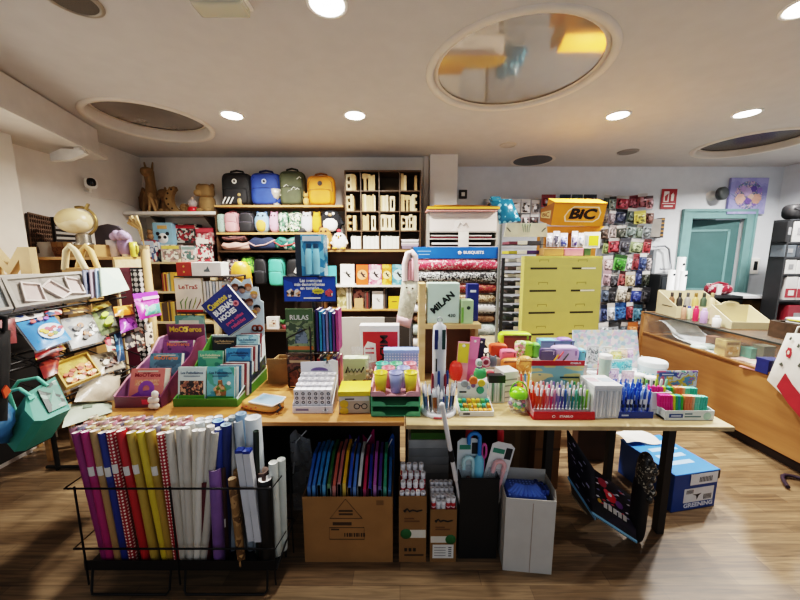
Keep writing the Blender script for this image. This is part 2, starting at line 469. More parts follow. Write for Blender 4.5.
part('grille',MB().lathe([(.09,-.016),(.09,-.010)],28),P(['#55524f','#7d7975'],160,'dots',.6),t)
p=atX(85,186,XL)
t=thing('security_camera','small white wall camera with black face on left wall','camera',(XL,p.y,p.z))
part('bracket',MB().tube([(0,0,-.05),(.05,0,-.06),(.07,-.02,-.02)],.012,8),whitep,t)
b=MB();b.sq((.09,-.03,.02),(.05,.045,.055),.7,.7,16,10);part('camera_body',b,whitep,t)
b=MB();b.sq((.115,-.05,.025),(.034,.034,.042),.8,.8,14,8);part('camera_face',b,C('#141414',.2),t)
p2=[atX(91,196,XL+.012),atX(100,198,XL+.012),atX(118,200,XL+.012),atX(133,206,XL+.012),atX(142,211,XL+.012)]
tag(link('cable',MB().tube(p2,.005,6).mesh('cable',C('#e4dfd8',.6))),'thin white cable running from wall camera to corner shelf','cable')
p=atX(52,160,-2.9)
b=MB();b.prism([(0,0),(.16,.01),(.30,.06),(.28,.09),(.1,.10),(0,.06)],-.04,.0,'y')
b.cbox(.05,.05,.06,0,.22,0,.06)
solo('wall_bracket_lamp',b,C('#e9e5de',.5),'white folded paper-like bracket hanging under the soffit','bracket',(-2.98,2.95,2.36),.0)
p=atY(463,194,YB2-.02)
t=thing('wall_box','small black square box with white button by the column','wall box',(p.x,YB2-.03,p.z-.06))
part('box_body',MB().bbox(-.055,.055,0,.03,0,.115,.006),C('#2a2421',.4),t)
part('button',MB().cbox(.045,.012,.05,0,0,-.005,.03),C('#e6e2da',.4),t)
x,z,w,h=fit(660,675,189,209,YB2-.01)
t=thing('fire_sign','red fire extinguisher sign with white pictograms on back wall','sign',(x,YB2-.012,z))
part('sign_plate',MB().cbox(w,.008,h),C('#a0242c',.5),t)
wm=C('#f0e6e2',.6,var=0)
b=MB();b.box(-w*.36,-w*.02,-.0055,-.0045,h*.35,h*.88);b.box(-w*.42,w*.42,-.0055,-.0045,h*.26,h*.29)
b.box(-w*.3,w*.3,-.0055,-.0045,h*.1,h*.17)
b.prism([(w*.14,h*.4),(w*.3,h*.4),(w*.32,h*.7),(w*.24,h*.82),(w*.12,h*.7)],-.0055,-.0045)
part('pictogram',b,wm,t)
b=MB();b.prism([(-w*.28,h*.4),(-w*.1,h*.4),(-w*.1,h*.6),(-w*.06,h*.78),(-w*.2,h*.7),(-w*.3,h*.62)],-.0062,-.0056);part('flame_mark',b,C('#a0242c',.5),t)
p=atY(711,196,YB2)
t=thing('wall_sensor','round dark grey sensor on white arm above the teal door','sensor',(p.x,YB2,p.z))
b=MB().at((0,0,0),(pi/2,0,0));b.lathe([(.07,0),(.065,.02),(.03,.03),(.03,.08)],24);part('mount',b,C('#d9d9d6',.5),t)
b=MB().at((.03,-.08,.012),(pi/2,0,.25));b.lathe([(.055,0),(.085,.01),(.085,.06),(.07,.07),(.0,.072)],24);part('sensor_head',b,C('#44494a',.35),t)
x,z,w,h=fit(726,763,178,214,YB2-.03)
t=thing('picture','lilac canvas painting of a flower bouquet above the teal door','picture',(x,YB2-.028,z))
part('canvas',MB().cbox(w,.03,h),P(['#8f8fc4','#9a9acd','#a7a5d4','#8887bd'],5,'noise',.8),t)
rr=random.Random(3)
b=MB()
for i in range(26):
 a=rr.uniform(.15,pi-.15);L=rr.uniform(.1,.27);x0=rr.uniform(-.06,.06)
 b.tube([(x0*.3,-.017,h*.25),(x0+math.cos(a)*L*.6,-.018,h*.28+math.sin(a)*L*.7),(x0+math.cos(a)*L,-.017,h*.3+math.sin(a)*L)],[.0015,.004,.001],5)
part('bouquet_print',MB().at((0,-.016,h*.52),(pi/2,0,0)).lathe([(h*.40,0),(h*.36,.002),(0,.0025)],20,caps=False),P(['#6f7fa8','#a99acb','#5d7488','#c3a6bd','#7f6cb2','#8fa0b8','#d0b4b4'],60,'cells',.8),t)
part('painted_leaves',b,C('#6d7f98',.8,var=.3),t)
fl=['#d9b0a4','#7b66b0','#d4a596','#c0a9d2','#6a5aa4','#b79ac9','#8f7cc0','#e0c0b0']
for i,(fx,fz,fr)in enumerate([(-.11,.20,.068),(0,.17,.045),(.11,.20,.066),(-.02,.29,.058),(.06,.33,.042),(-.08,.33,.04),(.14,.31,.04),(.03,.23,.04)]):
 b=MB()
 for k in range(6):
  a=k*pi/3;b.at((fx+math.cos(a)*fr*.55,-.022,fz+math.sin(a)*fr*.55),(pi/2,0,0));b.lathe([(fr*.5,0),(fr*.4,.003),(0,.004)],10,caps=False)
 b.at((fx,-.026,fz),(pi/2,0,0));b.lathe([(fr*.4,0),(0,.004)],10,caps=False)
 part('painted_flower',b,C(fl[i],.8,var=.15),t)
x,z,w,h=fit(748,757,258,274,YB2-.01)
t=thing('thermostat','white thermostat with dark screen right of teal door','thermostat',(x,YB2-.014,z))
part('wall_mount',MB().bbox(-w/2,w/2,-.01,.013,0,h,.006),whitep,t);part('screen',MB().cbox(w*.4,.004,h*.55,0,.01,-.011,h*.25),C('#1b1f22',.2),t)
x,z,w,h=fit(648,662,219,237,YB2-.08)
t=thing('display_bracket_box','grey box with orange side mounted on back wall under red sign','box',(x,YB2-.05,z))
part('box_body',MB().bbox(-w/2,w*.28,-.05,.05,0,h,.004),C('#8f8b86',.5),t);part('side_panel',MB().box(w*.28,w*.5,-.05,.05,-.01,h+.015),P(['#3d3633','#c98c3c','#3d3633'],3,'stripes'),t)
pts=[atY(653,247,YB2-.06),atY(665,246,YB2-.06),atY(669,249,YB2-.06),atY(671,269,YB2-.06),atY(660,269,YB2-.06)]
tag(link('wall_rail',MB().tube(pts,.012,8).mesh('wall_rail',C('#8c9198',.35,metal=.7))),'bent grey metal rail on back wall left of the teal door','rail')
x,z,w,h=fit(650,671,274,310,YB2-.25)
b=MB();b.bbox(-w/2,w/2,-.1,.1,0,h+z-.0,.008)
t=thing('dark_cabinet','dark cabinet standing behind counter left of the teal door','cabinet',(x,YB2-.25,0))
part('cabinet_body',MB().bbox(-w/2,w/2,-.12,.12,0,z+h,.008),C('#1f2327',.5),t);part('door',MB().bbox(-w/2+.015,w/2-.015,-.132,-.121,.05,z+h-.04,.003),C('#272c31',.4),t)
kraft=C('#97794f',.8,var=.15,bump=.1);kraft2=C('#8e6f47',.8,var=.2)
oak=wood('#c9a06a','#a87f4c',axis='X');oakd=wood('#6b4a2c','#4a3019',axis='X');brownb=wood('#5a4330','#3a2a1c',axis='X')
pale=wood('#d9c7a2','#c4ab80',axis='X');whiteboard=C('#e6e1d8',.5,var=.02)
def shelf_depth(x0,x1,py,Y,dep,th,mat,name,label,under=None):
 p=atY((x0+x1)/2,py,Y);a=atY(x0,py,Y);b_=atY(x1,py,Y)
 return a.x,b_.x,p.z
a=atY(127,212,3.9);b2=atY(218,212,3.9);SZ=a.z
t=thing('wall_shelf','white wall shelf in the back left corner carrying brown cardboard animals','shelf',((a.x+b2.x)/2,YB,SZ-.035))
W2=(b2.x-a.x)/2
part('board',MB().bbox(-W2,W2,-.36,0,0,.035,.004),whiteboard,t)
for x in(-W2*.6,W2*.6):part('bracket',MB().prism([(-.002,0),(-.22,0),(-.002,-.16)],x-.012,x+.012,'x'),C('#6d6358',.6),t)
def sp(px,Y=4.0):return atY(px,212,Y).x,Y
x,Y=sp(148)
t=thing('cardboard_giraffe','tall brown cardboard giraffe figure at left end of the wall shelf','figure',(x+.05,4.02,SZ))
b=MB();b.sq((0,0,.16),(.09,.07,.09),.8,.8);b.tube([(0,0,.2),(.0,0,.34),(-.01,0,.46)],[.065,.05,.055],10);b.sq((-.01,-.02,.47),(.06,.07,.055),.8,.8)
part('body',b,kraft,t)
for sx in(-1,1):
 for sy in(-1,1):part('leg',MB().tube([(sx*.055,sy*.04,.15),(sx*.07,sy*.05,0)],[.028,.022],8),kraft,t)
 part('ear',MB().tube([(sx*.035,0,.5),(sx*.05,0,.585)],[.014,.008],6),kraft,t)
x,Y=sp(139)
t=thing('cardboard_star','brown cardboard starfish shape leaning behind the giraffe on wall shelf','figure',(x-.02,4.13,SZ))
b=MB();pts=[]
for i in range(10):
 a_=pi/2+i*pi/5;r_=.17 if i%2==0 else .075;pts.append((r_*math.cos(a_),.15+r_*math.sin(a_)))
b.prism(pts,-.02,.02);part('star_body',b,kraft2,t)
x,Y=sp(158)
t=thing('cardboard_dancer','slim pale brown cardboard animal standing right of the giraffe','figure',(x-.0,3.90,SZ))
b=MB();b.tube([(-.03,0,0),(-.01,0,.1),(0,0,.16)],[.012,.016,.022],8);b.tube([(.05,0,0),(.02,0,.1),(0,0,.17)],[.012,.016,.022],8);b.sq((0,0,.19),(.03,.03,.035),1,1)
part('body',b,C('#b08f62',.8,var=.12),t)
part('tail',MB().tube([(.0,.01,.17),(.05,.02,.13),(.06,.02,.05)],[.01,.012,.006],6),kraft,t)
x,Y=sp(167)
t=thing('cardboard_hound','brown cardboard hound bowing its head on the wall shelf','figure',(x-.01,4.03,SZ));t.scale=(.78,.78,.9)
b=MB();b.sq((0,0,.09),(.085,.075,.1),.8,.8);b.tube([(-.01,0,.15),(.02,0,.26)],[.07,.06],10);b.sq((-.02,-.03,.255),(.085,.06,.055),.9,.9);b.sq((-.085,-.03,.22),(.04,.04,.05),.9,.9)
part('body',b,kraft2,t)
for sx in(-1,1):part('ear',MB().sq((.04+sx*.035,-.02,.30),(.022,.014,.04),1,1,8,6),kraft,t);part('paw',MB().sq((sx*.06,-.06,.03),(.04,.045,.03),.9,.9,10,6),kraft,t)
x,Y=sp(178)
t=thing('cardboard_moon','brown cardboard crescent moon with round dark holes on the wall shelf','figure',(x+.05,3.96,SZ))
b=MB();pts=[]
for i in range(13):
 a_=lerp(1.75,4.9,i/12);pts.append((.15*math.cos(a_),.15+.15*math.sin(a_)))
for i in range(1,12):
 a_=lerp(4.75,1.95,i/12);pts.append((.055+.125*math.cos(a_),.15+.135*math.sin(a_)))
b.prism(pts,-.03,.03);part('crescent',b,kraft,t)
for i,a_ in enumerate((2.1,2.6,3.1,3.6,4.1)):part('hole',MB().at((.128*math.cos(a_)+.006,-.031,.15+.128*math.sin(a_)),(pi/2,0,0)).lathe([(.011,0),(.011,.002)],10),C('#2a1c10',.8),t)
x,Y=sp(188)
t=thing('cardboard_heart','small rounded brown cardboard heart box between the moon and red jar','figure',(x,3.98,SZ))
b=MB();b.sq((-.03,0,.055),(.045,.04,.055),.9,.9,10,8);b.sq((.03,0,.05),(.045,.04,.05),.9,.9,10,8);part('body',b,kraft2,t)
part('lid_line',MB().tube([(-.07,-.03,.06),(0,-.045,.062),(.07,-.03,.06)],.004,5),kraft,t)
x,Y=sp(197)
t=thing('snow_globe','clear globe on a bright red base on the wall shelf','ornament',(x,3.93,SZ))
part('base',MB().lathe([(.05,0),(.055,.01),(.05,.055),(.04,.06)],18),C('#c0202a',.35),t);part('globe',MB().sq((0,0,.1),(.05,.05,.05),1,1,16,10),clear('#e8d9d6',.4),t)
part('finial',MB().sq((0,0,.155),(.015,.015,.02),1,1,8,6),C('#d8b9a0',.4),t)
x,Y=sp(208)
t=thing('cardboard_bulldog','big square-headed brown cardboard dog at right end of the wall shelf','figure',(x,4.0,SZ))
b=MB();b.sq((0,0,.1),(.085,.08,.11),.7,.7);b.sq((0,-.02,.25),(.09,.08,.075),.5,.6);b.sq((-.05,-.07,.22),(.05,.05,.04),.8,.8)
part('body',b,kraft,t)
for sx in(-1,1):part('ear',MB().sq((sx*.075,0,.31),(.025,.02,.03),.8,.8,8,6),kraft2,t);part('paw',MB().sq((sx*.05,-.08,.025),(.035,.04,.025),.8,.8,10,6),kraft2,t)
BY=3.80
bx0,bx1=atY(141,300,BY).x,atY(214,300,BY).x-.03
tz=atY(178,262,BY).z;z2=atY(178,291.5,BY).z;z3=atY(178,322,BY).z
t=thing('low_bookcase','pale wooden bookcase with toy boxes on top, below the wall shelf','bookcase',((bx0+bx1)/2,4.0,0))
hw=(bx1-bx0)/2
part('side_panel',MB().box(-hw-.02,-hw,-.19,.18,0,tz),pale,t);part('side_panel',MB().box(hw,hw+.02,-.19,.18,0,tz),pale,t)
part('back_panel',MB().box(-hw,hw,.16,.18,0,tz),brownb,t)
for z in(tz,z2,z3,.55,.08):part('shelf',MB().box(-hw+.0,hw-.0,-.2,.158,z-.022,z),pale,t)
cx0,bk=(bx0+bx1)/2,3.9
def toy(px0,px1,yt,yb,Y,mat,label,d=.07,extra=None,name='toy_box',cat='box',base=tz,rz=0):
 x,z,w,h=fit(px0,px1,yt,yb,Y)
 t=thing(name,label,cat,(x,Y+d/2,(base if base is not None else z)+.0015),rz)
 part('box_body',MB().bbox(-w/2,w/2,-d/2,d/2,0,h,.003),mat,t)
 if extra:extra(t,w,h,d)
 return t
def window_face(c1,c2):
 def f(t,w,h,d):
  part('front_print',MB().cbox(w*.8,.003,h*.55,0,0,-d/2-.001,h*.12),P(c1,40),t)
  part('title_band',MB().cbox(w*.9,.003,h*.18,0,0,-d/2-.001,h*.76),C(c2,.5),t)
 return f
def panda(t,w,h,d):
 b=MB().at((0,-d/2-.001,h*.60),(pi/2,0,0));b.lathe([(w*.27,0),(w*.22,.006),(0,.012)],18,caps=False);part('panda_head',b,C('#f0f0ec',.6),t)
 for sx in(-1,1):
  part('panda_eye',MB().at((sx*w*.14,-d/2-.012,h*.63),(pi/2,0,0)).lathe([(w*.09,0),(0,.004)],10,caps=False),C('#1c1c20',.6),t)
  part('panda_ear',MB().at((sx*w*.25,-d/2-.003,h*.72),(pi/2,0,0)).lathe([(w*.1,0),(0,.004)],10,caps=False),C('#1c1c20',.6),t)
 part('title_band',MB().cbox(w*.5,.003,h*.09,0,0,-d/2-.001,h*.84),C('#c9a060',.5),t)
tdz=lambda py,Y:atY(178,py,Y).z
toy(143,156,240,262,3.84,P(['#c9d3dc','#40506a','#8a3038','#d7d0c4'],25),'toy box with white and dark print at left end of the bookcase top',.1,window_face(['#dfe4e8','#7a2a34','#53688c'],'#b8c6d4'))
toy(156,175,223,262,3.93,C('#8fb9cc',.4),'light blue toy box with a panda face on the bookcase top',.12,panda)
toy(176,197,224,243,4.0,P(['#23262a','#7d2730','#c9c4b8','#3d4a46'],22),'wide black and red toy box stacked behind on the bookcase top',.14,window_face(['#c8c2b6','#8e2531','#2d3a38'],'#b02b38'),base=tdz(243,4.0))
toy(196,215,228,245,4.0,P(['#a33a44','#c9767a','#e0c4bc','#8a2a34'],25),'red toy box at the right end of the bookcase top, stacked behind',.14,window_face(['#d48a8a','#eadad2','#9a2a36'],'#c94a55'),base=tdz(245,4.0))
toy(176,197,243,262,4.0,C('#4a3c34',.6),'dark brown box under the wide black and red toy box',.13,window_face(['#5a4a40','#6e5c4c'],'#3a2e28'))
toy(196.5,214,245,262,4.0,C('#5d2f33',.6),'maroon box under the red toy box on the bookcase',.13,window_face(['#6e3a3c','#7c4a4a'],'#4e2428'))
toy(162,181,246,263,3.83,P(['#e6dfb8','#d9d3c0','#c5a9a0','#8f7e70'],22),'cream and yellow toy box in front of the panda box',.07,window_face(['#e9e4d4','#b08a84','#7e7468'],'#e4cf6a'))
toy(182,197,247,263,3.83,P(['#dfe6e4','#6f8b88','#e3c9c0','#f0efe8'],22),'white and sage toy box between cream box and tall flowered box',.07,window_face(['#eceae2','#5d7a74','#d9b0a8'],'#8fa8a0'))
toy(197.5,211,239,263,3.83,P(['#efe7dc','#efe7dc','#b4454e','#3d3a38'],30),'tall white box with red flowers at right front of bookcase top',.07,window_face(['#f2ece2','#c24a54','#4a4644'],'#efe6da'))
x,z,w,h=fit(146,153,231,240,3.86)
t=thing('plush_toy','tiny brown plush toy sitting on the leftmost toy box','toy',(x,3.88,tz+atY(149,240,3.84).z-atY(149,262,3.84).z+.004))
b=MB();b.sq((0,0,.035),(.035,.03,.038),1,1,10,7);b.sq((0,-.005,.085),(.03,.028,.028),1,1,10,7);part('body',b,C('#8a6a4a',.9,var=.2),t)
for sx in(-1,1):part('ear',MB().sq((sx*.02,0,.11),(.012,.008,.012),1,1,8,5),C('#6e5238',.9),t)
def shelf_books(px0,px1,yt,yb,Y,mats,base,group,where,jit=.12,dep=.15,wmin=.012,wmax=.03,seed=1):
 rr=random.Random(seed)
 x0,x1=atY(px0,(yt+yb)/2,Y).x,atY(px1,(yt+yb)/2,Y).x
 H=atY((px0+px1)/2,yt,Y).z-atY((px0+px1)/2,yb,Y).z
 xs=[];x=x0
 while True:
  w=rr.uniform(wmin,wmax)
  if x+w>x1:break
  xs.append((x,w));x+=w+.0012
 n=len(xs)
 for i,(x,w)in enumerate(xs):
  m,cn=mats[rr.randrange(len(mats))]
  book_spine(w,dep,H*(1-rr.random()*jit),(x+w/2,Y+dep/2,base),m,'%s spine, %s %s'%(cn,nth(i,n),where),group)
BC=lambda*a:[(C(h,.5),n)for h,n in a]
mixed=BC(('#d8d2c4','cream'),('#8a3a34','dark red'),('#d9a84a','ochre'),('#5c6a74','slate'),('#c9bda4','beige'),('#3c3a38','black'),('#7d8f74','sage'))
shelf_books(162,176,272,291,3.83,mixed,z2,'books on the low bookcase','of the books on the low bookcase middle shelf',seed=4)
shelf_books(160,200,300,321,3.83,BC(('#c9a13c','mustard'),('#d0b060','yellow'),('#5a4636','brown'),('#b8863a','ochre'),('#8d8468','khaki')),z3,'yellow books on the low bookcase','of the books on the low bookcase lower shelf',seed=6)
SY=3.82
z_a,z_b,z_c,z_d=[atY(270,y,SY).z for y in(205,232.5,250.5,330)]
sx0,sx1=atY(216,230,SY).x,atY(320,230,SY).x;sx2=atY(345,230,SY).x-.02
t=thing('bag_shelf_unit','wooden wall shelves holding school backpacks and plush bags','shelf unit',((sx0+sx1)/2,YB,0))
hw=(sx1-sx0)/2
for z,m_,L in((z_a,oak,sx2-sx1),(z_b,oak,0),(z_c,brownb,.0),(z_d,brownb,0),(.1,brownb,0)):part('shelf',MB().box(-hw,hw+L,-(YB-SY),-.012,z-.022,z),m_,t)
part('side_panel',MB().box(-hw-.02,-hw,-(YB-SY)+.03,-.012,0,z_a),brownb,t);part('side_panel',MB().box(hw-.02,hw,-(YB-SY)+.03,-.012,0,z_c-.022),brownb,t)
part('back_panel',MB().box(-hw,hw,-.012,-.002,0,z_c+.02),C('#33261c',.8),t)
bxs=lambda px,Y=SY:atY(px,215,Y).x
G2='plush and small bags on the second shelf'
def backpack(label,px0,px1,yt,yb,base,mat,Y=SY,d=.17,zipc='#202020',badge='#d8d4cc',pocket=True,group='school backpacks on the shelves',deco=None,name='backpack',handle=True,rz=0):
 if group==G2:yt=max(yt,208.8)
 x,z,w,h=fit(px0,px1,yt,yb,Y)
 if handle:h*=.93
 t=thing(name,label,'backpack',(x,Y+d/2+.02,base+.0015),rz,group)
 b=MB();b.sq((0,0,h/2),(w/2,d/2,h/2),.35,.55,20,12);part('bag_body',b,mat,t)
 if pocket:
  b=MB();b.sq((0,-d*.42,h*.28),(w*.40,d*.16,h*.25),.4,.5,16,8);part('front_pocket',b,mat,t)
  b=MB();b.tube([(-w*.38,-d*.50,h*.50),(0,-d*.53,h*.53),(w*.38,-d*.50,h*.50)],.005,6)
  b.tube([(-w*.44,-d*.40,h*.45),(-w*.42,-d*.42,h*.75),(-w*.25,-d*.42,h*.93),(0,-d*.42,h*.965),(w*.25,-d*.42,h*.93),(w*.42,-d*.42,h*.75),(w*.44,-d*.40,h*.45)],.005,6)
  part('zip',b,C(zipc,.5),t)
 if handle:part('top_handle',MB().tube([(-w*.25,0,h*.95),(-w*.2,-.01,h*1.05),(0,-.015,h*1.08),(w*.2,-.01,h*1.05),(w*.25,0,h*.95)],.011,8),C(zipc,.6),t)
 if badge:
  b=MB().at((0,-d*.5-.002,h*.72),(pi/2,0,0));b.lathe([(.028,0),(.026,.004)],18);part('badge',b,C(badge,.4),t)
  b=MB().at((0,-d*.5-.006,h*.72),(pi/2,0,0));b.lathe([(.014,0),(.013,.002)],14);part('badge_mark',b,C('#26221e',.4),t)
 if deco:deco(t,w,h,d)
 return t
def whitemarks(seed):
 def f(t,w,h,d):
  rr=random.Random(seed);b=MB()
  for i in range(6):
   xx,zz=rr.uniform(-.3,.3)*w,rr.uniform(.3,.85)*h
   b.tube([(xx,-d*.55,zz),(xx+.03,-d*.56,zz+.025),(xx+.05,-d*.54,zz+.01)],.004,5)
  part('white_marks',b,C('#d9d8cc',.6),t)
 return f
def darkflap(t,w,h,d):
 b=MB()
 for k in range(3):b.prism([(-w*.45+k*w*.13,h*.04),(-w*.40+k*w*.13,h*.04),(-w*.28+k*w*.13,h*.24),(-w*.33+k*w*.13,h*.24)],-d*.6,-d*.585)
 part('white_stripes',b,C('#dcdad2',.6),t)
backpack('black school backpack with white stripes, leftmost on the top shelf',220,250,168,204,z_a,C('#1e1d1e',.7),badge='#e2dfd6',deco=darkflap)
backpack('royal blue school backpack, second on the top shelf',249,280,168,204,z_a,C('#2a4590',.7,var=.15),badge='#b4bfd8',zipc='#1c2a5c')
backpack('olive school backpack with white scribbles, third on the top shelf',278,304,166,204,z_a,C('#4b4f36',.7,var=.2),badge=None,zipc='#23241a',deco=whitemarks(4))
backpack('bright orange school backpack, rightmost on the top shelf',306,334,170,203,z_a,C('#d98a24',.65,var=.12),badge='#3a2a18',zipc='#8e5a14')
def catfig(px,h,mat,label):
 t=thing('cat_figurine',label,'figurine',(bxs(px),SY+.035,z_a))
 b=MB();b.sq((0,0,h*.28),(h*.22,h*.2,h*.3),.9,.9,12,8);b.sq((0,-h*.03,h*.68),(h*.19,h*.17,h*.17),1,1,12,8);part('body',b,mat,t)
 for sx in(-1,1):part('ear',MB().tube([(sx*h*.11,0,h*.78),(sx*h*.14,0,h*.98)],[h*.07,.002],6),mat,t)
 part('tail',MB().tube([(h*.15,.02,h*.08),(h*.3,.01,h*.15),(h*.3,0,h*.4)],h*.045,6),mat,t)
catfig(240,.17,C('#b79a62',.5,var=.2),'golden cat figurine in front of the black backpack')
catfig(306,.16,C('#c79a58',.6,var=.2),'tan cat figurine beside the orange backpack')
t=thing('trophy_cup','pale silver trophy cup between the blue and olive backpacks','trophy',(bxs(276),SY+.04,z_a))
part('base',MB().lathe([(.035,0),(.035,.02),(.012,.03),(.01,.06)],16),C('#8d8578',.4),t)
part('cup',MB().lathe([(.012,.06),(.035,.085),(.05,.13),(.056,.18),(.05,.178)],18,caps=False),C('#d6cfc0',.3,metal=.3),t)
for sx in(-1,1):part('handle',MB().tube([(sx*.045,0,.11),(sx*.075,0,.13),(sx*.075,0,.165),(sx*.052,0,.17)],.006,6),C('#d6cfc0',.3,metal=.3),t)
G2='plush and small bags on the second shelf'
def plushbag(label,px0,px1,yt,yb,mat,base,ears=None,face=None,belly=None,d=.12,Y=SY,name='plush_bag',cat='bag',group=G2,arms=None,beak=None,legs=None):
 if name=='plush_bag':yt=max(yt,208.8)
 x,z,w,h=fit(px0,px1,yt,yb,Y)
 if ears:h*=.94
 t=thing(name,label,cat,(x,Y+d/2+.01,base+.0015),group=group)
 b=MB();b.sq((0,0,h*.45),(w/2,d/2,h*.45),.7,.8,16,10);b.sq((0,-.005,h*.78),(w*.38,d*.42,h*.22),.9,.9,14,8);part('body',b,mat,t)
 if ears:
  for sx in(-1,1):part('ear',MB().sq((sx*w*.27,0,h*.97),(w*.1,.015,h*.09),1,1,8,6),C(ears,.9),t)
 if belly:part('belly',MB().sq((0,-d*.3,h*.36),(w*.36,d*.28,h*.32),.9,.9,14,8),C(belly,.9),t)
 if face:
  for sx in(-1,1):part('eye',MB().sq((sx*w*.15,-d*.42,h*.82),(w*.07,.01,w*.07),1,1,8,5),C(face,.4),t)
 if arms:
  for sx in(-1,1):part('arm',MB().tube([(sx*w*.4,-.01,h*.6),(sx*w*.55,-.03,h*.35)],[w*.11,w*.08],8),C(arms,.9),t)
 if beak:part('beak',MB().tube([(0,-d*.42,h*.76),(0,-d*.42-.03,h*.73)],[w*.09,.003],8),C(beak,.7),t)
 if legs:
  for sx in(-1,1):part('foot',MB().sq((sx*w*.28,-d*.45,h*.085),(w*.17,d*.25,h*.08),.9,.9,10,6),C(legs,.9),t)
 return t
backpack('green and white narrow pouch at left end of the second shelf',216,223,212,231,z_b,P(['#8fb0a0','#dfe6da','#6e9486'],40,'stripes'),group=G2,badge=None,d=.1,handle=False,pocket=False,name='pouch',deco=lambda t,w,h,d:part('zip',MB().tube([(-w*.4,-d*.45,h*.7),(w*.4,-d*.45,h*.7)],.004,5),C('#48705f',.5),t))
backpack('pale pink small backpack on the second shelf',223,237,208,231,z_b,C('#d59a9c',.7,var=.15),group=G2,badge=None,zipc='#a06870')
backpack('black small backpack on the second shelf',237,253,209,231,z_b,C('#232225',.7),group=G2,badge=None,zipc='#55505a')
plushbag('plush bag with blue head and yellow belly on the second shelf',253,268,207,231,C('#8fb4cf',.9),z_b,'#5d7ca0','#2a2a2a','#e0b052')
plushbag('pink plush animal bag on the second shelf',268,278,208,231,C('#d3a3b8',.9),z_b,'#b87a98','#2a2a2a',None)
backpack('bag with green leaves on white print on the second shelf, left of two',277,288,208,231,z_b,P(['#e6e6da','#3f6a50','#c8d4c0','#232d28','#89a890'],45),group=G2,badge=None,zipc='#3c5a48')
backpack('bag with green stripes on white print on the second shelf, right of two',287.5,301,207,231,z_b,P(['#eceada','#5a8a60','#2a3a30','#dcd8b0','#9cb89a'],60),group=G2,badge=None,zipc='#3c5a48')
plushbag('white plush cat bag on the second shelf',300,312,208,231,C('#cfd2d6',.9),z_b,'#b9bcc4','#3a3a3a',None)
plushbag('yellow plush bag with black shoulder on the second shelf',311,321,206,231,C('#d8a032',.9),z_b,'#c08820',None,None)
plushbag('large black and white plush penguin at right end of second shelf',319,341,204,232,C('#17181c',.9),z_b,None,'#f2f2f0','#eceae4',.15,arms='#17181c',beak='#c7a070')
def soft(label,px0,px1,yt,yb,mat,base,name='folded_bag',cat='bag',Y=SY,d=.22,seed=0,group='folded bags on the third shelf',trim=None):
 x,z,w,h=fit(px0,px1,yt,yb,Y)
 t=thing(name,label,cat,(x,Y+d/2+.01,base+.0015),group=group)
 b=MB();rr=random.Random(seed)
 b.sq((0,0,h/2),(w/2,d/2,h/2),.6,.5,20,10)
 for i,v in enumerate(b.v):v.z*=1+.12*math.sin(v.x*40+seed)
 part('bag_body',b,mat,t)
 if trim:part('trim',MB().tube([(-w*.45,-d*.42,h*.6),(-w*.2,-d*.5,h*.3),(w*.15,-d*.5,h*.42),(w*.45,-d*.42,h*.75)],.008,6),C(trim,.6),t)
 return t
soft('pinkish beige cushion lying at left of the third shelf',219,250,241.5,250,C('#d0a89a',.9),z_c,'cushion','cushion',seed=2,trim='#b58a80')
soft('dark brown patterned bag lying on the cushion',220,246,236,242,P(['#2c2224','#6a4a4c','#3d2c30','#96786e'],40),atY(230,242,SY).z+.012,seed=3,trim='#8a5a58',d=.18)
soft('navy folded bag in the middle of the third shelf',246,276,236,250,C('#25304c',.8),z_c,seed=4,trim='#c9a3a0')
soft('teal folded bag with red trim on the third shelf',272,302,236,250,P(['#1f5a52','#c0ccc4','#27403e','#2d7a68'],18),z_c,seed=5,trim='#a83c3c')
soft('black round ball bag at right end of third shelf',296,306,229,236,C('#1c1b1c',.6),atY(300,236,SY).z+.012,'ball_bag','bag',d=.1,seed=6)
hz=lambda py:atY(270,py,SY).z
G4='backpacks hanging under the third shelf'
def hang(label,px0,px1,yt,yb,mat,badge=None,zipc='#222',deco=None):
 t=backpack(label,px0,px1,yt,yb,atY((px0+px1)/2,yb,SY).z,mat,SY+.03,group=G4,badge=badge,zipc='#2a2a2a' if zipc=='#222' else zipc,deco=deco)
 return t
def hanghook(t,w,h,d):pass
hang('black backpack with white sketch print, leftmost under the third shelf',222,240,256.0,292,P(['#1f1d20','#1f1d20','#6a4a50','#b9b2aa'],60),deco=hanghook)
hang('lime green leaf print pouch hanging under the third shelf',240,253,255.5,274,P(['#5fb030','#8fd050','#3f8428','#a8dc70'],50),deco=hanghook)
hang('plain black backpack hanging between the lime pouch and mint backpack',253,266,256.0,286,C('#1b1b1e',.6),deco=hanghook,zipc='#4a4a50')
hang('mint green backpack with dark zips hanging under the third shelf',267,284,255.5,287,C('#4fae96',.65),deco=hanghook,zipc='#1e3a36')
def tagd(t,w,h,d):
 hanghook(t,w,h,d)
 b=MB().at((.02,-d*.62,h*.55),(0,.5,0));b.box(-.022,.022,-.002,.002,0,.1);part('price_tag',b,C('#d9d8d4',.5),t)
hang('black backpack with white swing tag, rightmost under the third shelf',286,303,255.5,292,C('#17171a',.6),deco=tagd)
ledY=3.78
LY=3.78
lz=atY(380,250,LY).z
lx0,lx1=atY(321,255,LY).x+.02,atY(427,255,LY).x
zL=[atY(380,y,LY).z for y in(285.5,309.5)]
t=thing('book_ledge_unit','brown wooden wall unit with cover-out book ledges under the pigeonhole shelf','bookcase',((lx0+lx1)/2,YB,0))
hw=(lx1-lx0)/2
part('top_board',MB().box(-hw,hw,-(YB-LY),-.012,lz-.02,lz),oak,t)
part('back_panel',MB().box(-hw,hw,-.14,-.004,0,lz-.02),wood('#5e4022','#482f18',axis='X'),t)
